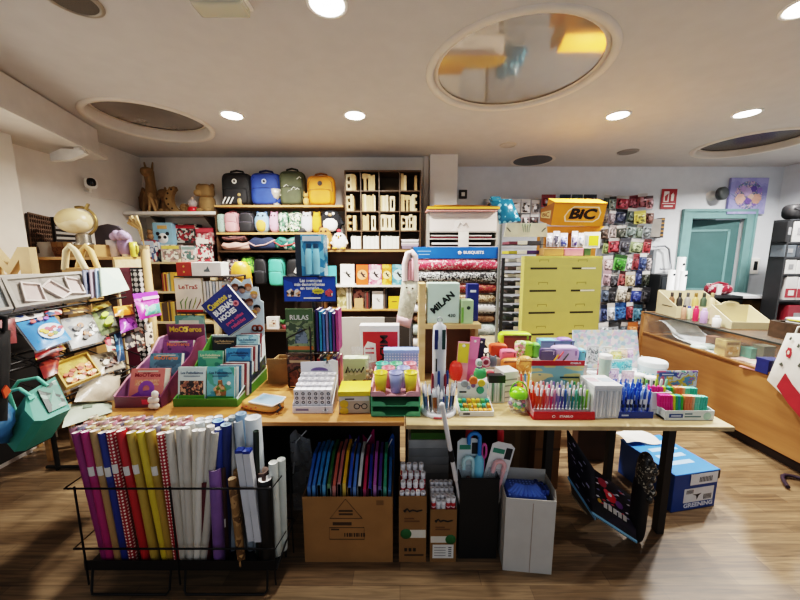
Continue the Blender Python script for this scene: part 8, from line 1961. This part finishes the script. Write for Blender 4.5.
def tube_thing(x,y,z,L,lab,group,redb,r=.0125,tilt=(0,0)):
 o=thing('plastic_tube',lab,'tube',(x,y,z),group=group,rot=(tilt[0],tilt[1],0))
 part('tube_body',MB().lathe([(r,0),(r,L),(r*.8,L)],12),C('#d6d2d2',.15,var=.1),o)
 part('tube_cap',MB().lathe([(r*1.04,L-.014),(r*1.04,L+.003),(r*.7,L+.003),(r*.66,L-.004),(0,L-.004)],12,caps=False),C('#e9e6e6',.3),o)
 if redb:part('red_label',MB().lathe([(r*1.03,L*.80),(r*1.03,L*.93)],12,caps=False),C('#b83a40',.4),o);part('label_line',MB().lathe([(r*1.05,L*.86),(r*1.05,L*.875)],12,caps=False),C('#ead8d8',.4),o)
 return o
k=0
for r in range(3):
 for c in range(4):
  tube_thing(K1[0]-.048+.032*c+.008*(r%2),1.515+.034*r,.006,.415+.012*r+.014*((c*3+r)%3),'clear red-labelled tube, %s of the %s row in left kraft box'%(nth(c,4),['front','middle','back'][r]),'tubes in the left kraft box',True)
for c in range(5):
 tube_thing(K1[0]-.054+.027*c,1.492,.006,.375+.004*(c%2),'short unlabelled clear tube, %s at the front of left kraft box'%nth(c,5),'tubes in the left kraft box',False,.0115)
for r in range(4):
 for c in range(5):
  red_=(r==0 and c in(0,3,4))
  tube_thing(K2[0]-.050+.025*c,1.492+.032*r,.006,(.345 if red_ else .325)+.012*r,'tube with %s, %s of the %s row in right kraft box'%('red label' if red_ else 'white end',nth(c,5),['front','second','third','back'][r]),'tubes in the right kraft box',red_,.0118)
x_,z_,w_,h_=fit(409,449,452,500,1.78)
for k in range(9):
 b=MB();b.box(-w_/2,w_/2,-.10,.10,0,.052)
 solo('paper_ream',b,C(['#b9bab8','#a9aaa8','#c6c6c2'][k%3],.6,var=.12),'grey white paper ream in the stack behind the kraft boxes, %s'%('lowest' if k==0 else 'topmost' if k==8 else ORD[k]+' from bottom'),'paper',(x_+.004*((k*3)%3-1),1.89,.001+.0535*k),group='paper reams under the table')
b=MB();b.box(-w_*.46,w_*.46,-.095,.095,0,.04);solo('green_pad',b,C('#4f7a2c',.6,var=.1),'green pad on top of the paper reams under the table','pad',(x_,1.89,.001+.0535*9))
bx_,bw_,bh_,bd_=.402,.196,.455,.17
t=open_carton('black_bin','tall black square bin of blister packs on the floor','bin',(bx_,1.49+bd_/2,0),bw_,bd_,bh_,C('#151516',.5),t=.005)
part('bin_rim',MB().tube([(-bw_/2,-bd_/2,bh_),(bw_/2,-bd_/2,bh_),(bw_/2,bd_/2,bh_),(-bw_/2,bd_/2,bh_)],.004,5,closed=True),C('#202022',.4),t)
GBl='umbrella handle packs in the black bin'
def crook(px0,px1,yt,yb,Y,card,col,lab,tilt=0,top=True,hook=True):
 x_,z_,w_,h_=fit(px0,px1,yt,yb,Y)
 o=thing('blister_pack',lab,'pack',(x_-.52*math.sin(tilt),Y,.02),group=GBl,rot=(0,tilt,0));hh=z_+h_-.02
 part('card',MB().prism([(-w_/2,hh*.25),(w_/2,hh*.25),(w_/2,hh*.97),(w_*.3,hh),(-w_*.3,hh),(-w_/2,hh*.97)],-.002,.002),C(card,.4),o)
 part('card_print',MB().box(-w_*.4,w_*.1,-.004,-.002,hh*.90,hh*.94),C('#3f8a74',.5),o);part('card_black',MB().box(w_*.15,w_*.42,-.004,-.002,hh*.86,hh*.96),C('#2a2c30',.5),o)
 if hook:
  zc=hh*.80;r_=w_*.22
  part('crook_handle',MB().tube([(-r_,-.016,zc-.04)]+[(-r_*math.cos(a),-.016,zc+r_*math.sin(a))for a in[pi*i/10 for i in range(11)]]+[(r_,-.016,zc-.12),(r_,-.016,zc-.2)],.011,8),C(col,.35),o)
 part('clear_blister',MB().box(-w_*.4,w_*.42,-.024,-.004,hh*.5,hh*.76),clear('#dfe8ec',.18),o);part('charm',MB().sq((0,-.014,hh*.62),(w_*.16,.008,.03),1,1,10,7),C('#8a5a4a',.5),o)
 return o
crook(456,478,438,492,1.56,'#d4dcdc','#bfe0e2','white pack with pale aqua handle, left in the black bin');crook(487,510,440,492,1.545,'#e4e2de','#e6b4b4','white pack with pale pink handle tilted right in the black bin',.22)
x_,z_,w_,h_=fit(463,482,436,492,1.51)
o=thing('toy_umbrella','blue crook-handled toy umbrella in the black bin','umbrella',(x_+.008,1.54,.02),group=GBl);hh=z_+h_-.02
part('crook_handle',MB().tube([(-.028,0,hh-.06)]+[(-.028*math.cos(a),0,hh-.03+.028*math.sin(a))for a in[pi*i/10 for i in range(11)]]+[(.028,0,hh-.12),(.028,0,.2)],.0105,8),C('#2f86c8',.3),o);part('folded_canopy',MB().at((.028,0,0)).lathe([(.006,.15),(.022,.25),(.026,hh-.15),(.012,hh-.12)],12),C('#7ac0d8',.3),o)
x_,z_,w_,h_=fit(480,486,443,492,1.55)
o=thing('pink_stick','bright pink loop handle between the two packs in the black bin','handle toy',(x_,1.56,.02),group=GBl);hh=z_+h_-.02
part('loop',MB().tube([(.012*math.cos(a),0,hh-.05+.04*math.sin(a))for a in[2*pi*i/14 for i in range(14)]],.007,7,closed=True),C('#d66aa8',.35),o);part('stick',MB().tube([(0,0,0),(0,0,hh-.09)],.007,8),C('#d66aa8',.35),o)
for k,(px0,px1,yt,c_,lab)in enumerate(((464,472,427,'#b02a34','red scissors handle rising at the back of the black bin, left'),(495,502,428,'#c8303a','red toy handle rising at the back of the black bin, right'))):
 x_,z_,w_,h_=fit(px0,px1,yt,492,1.62)
 o=thing('toy_scissors',lab,'handle toy',(x_,1.63,.02),group=GBl);hh=z_+h_-.02
 part('grip',MB().sq((0,0,hh-.05),(w_*.5,.014,.05),.7,.8,12,8),C(c_,.35),o);part('stick',MB().tube([(0,0,0),(0,0,hh-.09)],.007,8),C('#3a3c40',.35),o)
p0,p1=Vector((.350,1.535,.10)),atY(442,405,1.440)
o=thing('selfie_stick','long pale grey stick leaning from the black bin over the table edge','stick',p0)
d_=p1-p0;part('shaft',MB().tube([d_*.0,d_*.45],.008,8),C('#c9c6c4',.3),o);part('upper_shaft',MB().tube([d_*.45,d_*1.0],.0115,8),C('#dddad8',.3),o);part('black_joint',MB().tube([d_*.60,d_*.68],.0135,8),C('#1f2022',.35),o);part('end_knob',MB().sq(d_*1.0,(.013,.013,.013),1,1,10,6),C('#e4e2e0',.3),o)
t=open_carton('white_carton','tall greyish white carton full of blue mesh on the floor','carton',(.640,1.495,0),.235,.16,.40,C('#c2beb6',.7,var=.05),rz=-.10)
part('crease_line',MB().box(.01,.0125,-.0812,-.0802,.0,.38),C('#a08a7a',.6),t);part('side_flap',MB().prism([(-.08,.395),(.08,.395),(.08,.43),(-.06,.44)],.1165,.1185,'x'),C('#b4afa6',.7),t)
part('back_flap',MB().box(-.115,.115,.078,.0805,.39,.455),C('#b4afa6',.7),t)
bl=P(['#8aaaf0','#4468b4'],60,'dots',.6,thr=.3);blp=C('#5a80d0',.6,var=.2)
o=thing('mesh_bundle','gathered bundle of blue mesh fabric in the white carton','fabric',(.632,1.50,.01),-.10)
part('mesh_body',MB().sq((0,0,.2),(.102,.066,.2),.25,.3,20,10),bl,o)
for k in range(10):
 a=-.9+1.8*k/9;part('mesh_fold',MB().tube([(0,-.0,.385),(.05*math.sin(a*1.3),-.03*math.cos(a),.415),(.095*math.sin(a*1.3),-.058*math.cos(a)*1.0,.385)],[.006,.014,.010],6),blp,o)
for k in range(9):
 o2=solo('mesh_roll',MB().lathe([(.006,0),(.010,0),(.010,.03),(.006,.03)],10,caps=False),C('#2f4f96',.5),'blue paper tube end at the right of the white carton, %s'%nth(k,9,'nearest','farthest'),'tube',(.705+.021*(k%2)-.01*(k//6),1.455+.016*(k//2*1.0)+.0,.395),group='blue tube ends in the white carton')
tb('storage_box',500,528,430,505,2.10,0,.12,C('#7a5a34',.7),'brown panel carton behind the black bin under the table',extra=lambda o,w,h,d:part('tape',MB().box(-.02,.02,-d/2-.001,-d/2,0,h),C('#8a6a40',.5),o))
tb('storage_box',531,556,432,508,2.0,0,.10,C('#8a6236',.7),'tall brown cardboard standing left of the table leg',extra=lambda o,w,h,d:part('tape',MB().box(-w/2,w/2,-d/2-.001,-d/2,h*.5,h*.53),C('#6a4a26',.5),o))
tb('photo_box',500,522,445,472,1.86,.0,.08,C('#2c2c30',.5),'dark grey device standing behind the packs in black bin',extra=lambda o,w,h,d:part('screen',MB().box(-w*.4,w*.4,-d/2-.001,-d/2,h*.55,h*.92),C('#4a525c',.3),o))if False else None
tb('storage_box',575,606,430,472,2.30,0,.08,C('#4a3220',.7),'dark brown carton at the back under the right table',extra=lambda o,w,h,d:part('tape',MB().box(-w/2,w/2,-d/2-.001,-d/2,h*.8,h*.84),C('#5a4028',.5),o))
DK=P(['#16151c','#1f1c2a','#2c2436','#121218'],10,'noise',.3)
def board(px,ys,lab,mat,edge,deco=None,name='poster_folder'):
 q=Q(*[atY(*p,y)for p,y in zip(px,ys)])
 o=thing(name,lab,'folder',q.o)
 part('folder_body',q.pouch(MB(),.014,o=-.007,wob=0,nx=10,nz=10),mat,o);part('light_edge',q.rect(MB(),-.005,1.005,-.02,.03,-.014,.003),C(edge,.3),o)
 if deco:deco(o,q)
 return o
def glyph(o,q):
 rr=random.Random(3)
 for i in range(16):part('silver_line',q.rect(MB(),*(lambda u,v:(u,u+.05+.08*rr.random(),v,v+.02))(rr.uniform(.08,.85),rr.uniform(.1,.9)),.0005,.0015),C('#b4b0cc',.4),o)
board([(568,478),(595,519),(594,470),(566,428)],(1.84,1.68,1.75,1.92),'dark violet picture folder with silver lines leaning on the table leg',DK,'#7ab0d0',glyph)
def armour(o,q):
 for u,v,r_,c_ in((.45,.60,.13,'#d8303c'),(.43,.64,.05,'#f2e8e8'),(.25,.80,.11,'#b03a50'),(.64,.55,.09,'#7a4a8a'),(.34,.66,.06,'#e05060')):part('red_print',q.disc(MB(),u,v,r_,.001,.0025,12),C(c_,.35),o)
 rr=random.Random(5)
 for i in range(26):
  u,v=rr.uniform(.08,.85),rr.uniform(.3,.9);part('silver_print',q.prism(MB(),[(u,v),(u+.06,v+.03),(u+.1,v+.01),(u+.04,v-.015)],.0012,.002),C(['#e4e0ea','#a8a4b8','#c84a58','#7a7aa8'][i%4],.35),o)
 part('gold_badge',q.disc(MB(),.18,.36,.05,.001,.003,8),C('#c9a23c',.35),o)
 for k in range(5):part('silver_letter',q.rect(MB(),.28+.11*k,.36+.11*k,.28,.40,.001,.003),C('#cfcac2',.35),o)
board([(592,513),(637,542),(634,497),(592,467)],(1.66,1.52,1.70,1.84),'dark school folder with red armoured figure and gold badge',DK,'#8ac0dc',armour)
board([(571,494),(597,528),(595,510),(568,470)],(1.88,1.72,1.76,1.92),'thin beige edged folder behind the violet picture folder',C('#6a5a48',.5),'#b9a88a')
o=thing('glitter_scarf','black hanging bag with silver glitter top beside the right table leg','bag',(1.305,1.60,0),.1)
part('bag_body',MB().sq((0,0,.2),(.03,.04,.2),.5,.6,14,10),C('#121114',.6),o)
part('glitter_ruffle',MB().sq((.006,-.005,.40),(.034,.042,.13),.8,.8,16,12),P(['#1c1a1e','#4a463e','#1c1a1e','#b9b4a4','#141316'],60,'noise',.3),o)
for k in range(6):part('ruffle',MB().sq((.018+.012*math.sin(k*2.1),-.04,.28+.04*k),(.02,.016,.024),1,1,8,6),P(['#1c1a1e','#4a463e','#1c1a1e','#b9b4a4','#141316'],60,'noise',.3),o)
x0,x1,Y0,Y1,hb=1.655,1.985,1.82,2.21,.245
hb=.245
blu=C('#1f5aa8',.5,var=.06);bld=C('#1c4a8c',.5,var=.06)
t=thing('blue_carton','large blue cardboard carton with white labels on the floor under the table','carton',((x0+x1)/2,1.82,0),.18)
w_=x1-x0;d_=Y1-Y0
part('box_body',MB().bbox(-w_/2,w_/2,0,d_,0,hb,.004),bld,t);part('lid',MB().bbox(-w_/2-.003,w_/2+.003,-.003,d_+.003,hb,hb+.008,.002),C('#2a78c8',.45,var=.05),t)
for r in range(4):part('lid_print',MB().box(-w_*.38+.02*r,w_*.25+.02*r,.08+.07*r,.115+.07*r,hb+.0082,hb+.009),C('#9ac0e4',.5),t)
part('upper_label',MB().box(-w_*.15,w_*.46,-.0045,-.003,hb*.70,hb*.99),C('#e4e6e8',.5),t)
for k in range(9):part('barcode_bar',MB().box(w_*.05+.011*k,w_*.05+.011*k+.005,-.0056,-.0046,hb*.76,hb*.90),C('#26282c',.5),t)
part('lower_label',MB().box(-w_*.25,w_*.42,-.0015,-.0003,hb*.22,hb*.60),C('#dfe2e4',.5),t)
for k in range(6):part('barcode_bar',MB().box(-w_*.2+.009*k,-w_*.2+.009*k+.004,-.0026,-.0016,hb*.46,hb*.56),C('#26282c',.5),t)
for k in range(7):part('barcode_bar',MB().box(w_*.2+.009*k,w_*.2+.009*k+.004,-.0026,-.0016,hb*.26,hb*.40),C('#26282c',.5),t)
part('bird_mark',MB().prism([(-w_*.06,hb*.44),(w_*.03,hb*.38),(w_*.05,hb*.27),(w_*.08,hb*.38),(w_*.14,hb*.44),(w_*.03,hb*.42)],-.0026,-.0016),C('#1f2226',.5),t)
text('GREENING',.05,C('#dfe6f0',.5,var=0),t,(w_*.1,-.0012,hb*.13),width=w_*.66,height=.03,bold=.03)
part('end_cap',MB().box(w_/2-.035,w_/2+.006,-.002,d_*.2,hb*.78,hb*1.0),C('#2c1f1c',.5),t)
b=MB();b.sheet(lambda u,v:((u-.5)*.24,v*.16,.012*math.sin(u*6+v*4)+.014),8,6);solo('paper_sheet',b,C('#dcdad4',.6),'crumpled white paper sheet lying on the blue carton','paper',(1.70,2.10,hb+.012))
RX0,RX1,RY0,RY1=-1.475,-.575,1.335,1.495
t=thing('roll_rack','black wire floor rack full of wrapping paper rolls in front of the table','rack',((RX0+RX1)/2,(RY0+RY1)/2,0))
cx_,cy_=t.location.x,t.location.y
L=lambda x,y,z:(x-cx_,y-cy_,z)
wm_=C('#141214',.4,metal=.3)
part('bottom_tray',MB().box(RX0-cx_-.0,RX1-cx_,RY0-cy_,RY1-cy_,.105,.118),wm_,t)
b=MB();b.box(RX0-cx_,RX1-cx_,RY0-cy_-.004,RY0-cy_,.105,.155);part('tray_front',b,wm_,t)
for z,nm in((.225,'lower'),(.53,'upper')):part('wire_hoop',MB().tube([L(RX0-.03,RY0-.01,z),L(RX1,RY0-.01,z),L(RX1+.03,RY1+.005,z),L(RX0-.03,RY1+.005,z)],.0042,6,closed=True),wm_,t)
for x,y in((RX0+.01,RY0-.005),((RX0+RX1)/2-.01,RY0-.005),(RX1-.01,RY0-.005),(RX1+.02,RY1),(RX0+.0,RY1)):part('wire_post',MB().tube([L(x,y,.03),L(x,y,.535)],.0042,6),wm_,t)
for xa_,xb_ in((-1.44,-1.075),(-1.005,-.62)):part('foot_loop',MB().tube([L(xa_,RY0,.12),L(xa_,RY0-.02,.02),L(xa_+.01,RY0-.03,.006),L(xb_-.01,RY0-.03,.006),L(xb_,RY0-.02,.02),L(xb_,RY0,.12)],.005,6),wm_,t)
for x in(RX0+.02,RX1-.02):part('foot_rail',MB().tube([L(x,RY0,.105),L(x,RY1,.105),L(x,RY1,.006)],.005,6),wm_,t)
for x in(RX1+.012,):part('corner_brace',MB().tube([L(RX1,RY0-.01,.12),L(RX1+.03,RY1+.005,.22)],.0042,6),wm_,t)
kr=C('#c9b08c',.7);ins=C('#e6ded4',.7)
def rot_inv(e):
 v=e.to_matrix().inverted()@Vector((0,-1,0));return math.atan2(v.y,v.x)
def roll(top,bot,r,mat,lab,group,end='#e2d8d0',label=None,name='wrapping_paper_roll'):
 """roll standing from bot to top"""
 top,bot=Vector(top),Vector(bot);d=top-bot;Ln=d.length
 rot=d.to_track_quat('Z','Y').to_euler()
 o=thing(name,lab,'paper roll',bot,group=group,rot=tuple(rot))
 part('paper',MB().lathe([(r*.97,0),(r,.004),(r,Ln-.002),(r*.96,Ln)],16,caps=False),mat,o)
 part('core_end',MB().lathe([(r*.97,Ln-.003),(r*.62,Ln-.002),(r*.58,Ln-.03),(0,Ln-.035)],16,caps=False),C(end,.7,var=.1),o)
 part('roll_foot',MB().lathe([(r*.97,.0),(0,.001)],16,caps=False),kr,o)
 if label:
  z0=Ln*label;
  dl=rot_inv(o.rotation_euler)
  vs=[]
  for z in(z0,z0+.045):
   for k in range(5):
    a=dl+(-.8+.4*k);vs.append((r*1.02*math.cos(a),r*1.02*math.sin(a),z))
  part('price_label',MB().add(vs,[(k,k+1,k+6,k+5)for k in range(4)],0,True),C('#d9d4cc',.5),o)
 return o
redot=P(['#ead8c8','#9a1c28'],62,'dots',.4,thr=.34)
GR='coloured paper rolls in the left half of the wire rack'
front=[(76,106,'#8a2a6a','plum',.025,None),(85,111,'#a82c6e','magenta',.028,.68),(94,119,'#a8865a','tan',.026,.68),(102,126,'#27367e','dark blue',.028,.68),(110,133,redot,'red white-dotted',.026,.70),(120,146,'#b02428','red',.028,.68),(130,155,'#b09440','old gold',.028,.70),(140,166,'#c9b02c','yellow',.03,None),(149,171,'#a88a3a','dark gold',.028,.68),(160,179,redot,'dark red white-dotted',.027,None)]
zt0=.775
for i,(pt,pb,c_,nm,r,lb)in enumerate(front):
 yy=1.375-.010*(i==9);tp=atY(pt,424-i*.6,yy);bt=atY(pb,548,1.366)
 m_=c_ if not isinstance(c_,str)else C(c_,.4,var=.08)
 roll((tp.x,yy,zt0+.004*(i%3)),(bt.x,1.366-.008*(i==9),.121),.0198,m_,'%s paper roll, %s in the front row of the wire rack'%(nm,nth(i,len(front))),GR,'#e4dcd6',lb)
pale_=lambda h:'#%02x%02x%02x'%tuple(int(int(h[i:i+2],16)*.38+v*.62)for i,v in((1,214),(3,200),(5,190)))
lab_strip=lambda r,z0:[(r*1.015*math.sin(a),-r*1.015*math.cos(a),z)for z in(z0,z0+.045)for a in(-.75,-.25,.25,.75)]
back_c=[('#b02a68','magenta'),('#b0986a','tan'),('#2a3a8a','blue'),('#b0262c','red'),('#c2a83a','gold'),('#7a2430','maroon'),('#d0c08a','straw'),('#a85a7a','rose'),('#c8b23a','yellow')]
for rw,(y,n_,z_)in enumerate(((1.408,13,.779),(1.444,13,.782),(1.480,13,.786))):
 for k in range(n_):
  xx=-1.51+.0385*k+.02*(rw%2)+.012*rw
  c_,nm=back_c[(k*2+rw*3)%9]
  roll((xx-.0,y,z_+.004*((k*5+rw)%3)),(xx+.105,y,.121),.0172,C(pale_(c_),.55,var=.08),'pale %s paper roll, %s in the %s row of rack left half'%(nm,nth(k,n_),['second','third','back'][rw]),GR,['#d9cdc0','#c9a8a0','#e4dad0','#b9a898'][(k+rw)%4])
GWr='white paper rolls in the middle of the wire rack'
whr=P(['#dcd8d0','#e4e0d8','#cfcac2'],8,'noise',.5)
for i,(pt,pb,nm)in enumerate(((167,192,'plain white'),(175,196,'off-white'),(183,200,'white'),(191,203,'ivory'),(199,206,'bright white'),(206,209,'embossed white'),(212,212,'ribbed white'))):
 tp=atY(pt,419-i,1.375)
 bt=atZ(pb,545,.121)
 roll((tp.x+.012,1.368+.014*(i%2),.78+.010*(i%3)),(bt.x+.012,1.362+.014*(i%2),.121),.0172,C(['#c4bdb0','#c9c2b5','#bfb8ac','#ccc4b4','#d2ccc0','#c2bbb0','#b8b2a6'][i],.5,var=.06,bump=.2 if i>4 else 0,bs=80),'%s paper roll, %s among the white rolls of the wire rack'%(nm,nth(i,7)),GWr,'#e9e6e2')
for k in range(12):
 rw,c=divmod(k,6)
 roll((-.985+.045*c+.02*rw,1.43+.042*rw,.786+.006*(k%3)),(-.965+.045*c,1.43+.042*rw,.121),.0195,C(['#cbc8c2','#bcc4c8','#c4c3be','#b4bcc2'][k%4],.5),'white paper roll, %s in the %s white row of the wire rack'%(nth(c,6),['middle','back'][rw]),GWr,'#dfe3e6')
GRr='rolls in the right half of the wire rack'
def pr(pt,yt,pb,yb,Y,r,mat,lab,end='#c9d4dc',label=None,zb=None,Yb=None):
 tp=atY(pt,yt,Y);bt=atY(pb,yb,Yb or Y)
 roll(tp,(bt.x,Yb or Y,zb if zb is not None else max(.121,bt.z)),r,mat,lab,GRr,end,label)
pr(218,420,219,545,1.43,.026,C('#26428e',.4),'dark blue paper roll with pale blue end, tallest blue roll','#8ab0d0',zb=.121)
pr(226,424,225,545,1.405,.024,C('#1f2c5e',.4),'navy roll between dark blue and silver rolls','#9ab4c8',zb=.121)
pr(233,416,232,545,1.45,.020,P(['#9aa4a4','#c4ccca','#7a8484'],50,'stripes',.3),'striped silver grey paper roll behind the navy roll','#b4bcbc',zb=.121)
pr(241,413,241,545,1.455,.025,C('#7f9cb8',.4),'pale steel blue paper roll in the right half of the rack','#9ab4cc',zb=.121)
pr(219,428,220,545,1.385,.019,C('#243a80',.4),'slim blue paper roll in front of the dark blue roll','#dfe4ea',zb=.121)
pr(253,417,262,545,1.43,.036,C('#bec6ca',.35),'wide silvery white roll right of the blue rolls','#e6e8ea',zb=.121)
pr(256,431,258,545,1.385,.0125,C('#16221a',.4),'thin black-green roll before the wide white roll','#2a3a30',zb=.121)
pr(215,468,219,552,1.365,.026,C('#7a5a8e',.5,var=.15),'purple tissue roll at the front of the rack','#c9b4d4',zb=.121)
pr(223,465,224,545,1.395,.022,C('#4a2f2a',.5),'dark brown roll right of the purple tissue roll','#8a6a5a',zb=.121,label=.35)
pr(206,480,207,552,1.375,.022,C('#5a1c22',.5),'burgundy roll left of the purple tissue roll','#7a3a3a',zb=.121)
pr(232,478,242,562,1.348,.018,P(['#8a6a42','#a8865a','#6a4c2c','#b99a6a'],20,'noise',.5),'kraft brown roll leaning forward at the front of the rack','#d4b894',zb=.121)
pr(237,470,240,545,1.40,.017,C('#a07c50',.5),'light brown roll behind the kraft roll','#b99a70',zb=.121)
pr(262,470,264,545,1.40,.031,C('#38231f',.5),'wide dark brown roll at the right front of the rack','#8f7a70',zb=.121)
pr(265,478,268,553,1.365,.031,C('#151314',.4),'wide black roll with white end at the right front of the rack','#ecebe8',zb=.121)
pr(273,462,277,545,1.40,.021,C('#bfc3bc',.4),'white roll with black band, left of two at the right corner','#dfe2de',zb=.121)
pr(281,459,283,540,1.43,.021,C('#b6bcb6',.4),'white roll at the far right corner of the wire rack','#dfe2de',zb=.121)
for i,(pt,pb)in enumerate(((239,252),(247,259))):
 tp=atY(pt,450,1.345);bt=atY(pb,540,1.345)
 d=tp-bt;ln=d.length
 o=thing('boxed_roll',['white square boxed roll with black panel, left of two in rack','white square boxed roll with black panel, right of two in rack'][i],'boxed roll',(bt.x,1.352-.004*i,max(.122,bt.z)),group='boxed rolls in the rack',rot=tuple(d.to_track_quat('Z','Y').to_euler()))
 part('box_tube',MB().box(-.0155,.0155,-.0155,.0155,0,ln),C('#c4c6ca',.4),o);part('blue_end',MB().box(-.0158,.0158,-.0158,.0158,ln-.012,ln+.001),C('#2a3f8a',.4),o)
 for z0,z1,c_ in((.0,.36,'#2a2a2c'),(.36,.60,'#b9bcc0'),(.62,.68,'#1f1f22')):part('printed_panel',MB().box(-.0162,.0162,-.0162,-.0155,ln*z0,ln*z1),P([c_,c_,'#c9c8c4',c_],30,'noise',.4)if z0==0 else C(c_,.5),o)
cam=bpy.data.cameras.new('camera');cam.sensor_width=36;cam.lens=FPX/800*36;cam.clip_start=.05
co=bpy.data.objects.new('camera',cam);COL.objects.link(co);co.location=(0,0,CH);co.rotation_euler=(pi/2-PIT,0,0)
sc.camera=co
w=bpy.data.worlds.new('world');sc.world=w;w.use_nodes=True
bg=w.node_tree.nodes['Background'];bg.inputs[0].default_value=(.80,.88,1,1);bg.inputs[1].default_value=.6
sc.view_settings.view_transform='Filmic'
sc.view_settings.exposure=-.38;sc.view_settings.look='High Contrast'
sc.cycles.max_bounces=6;sc.cycles.transparent_max_bounces=10
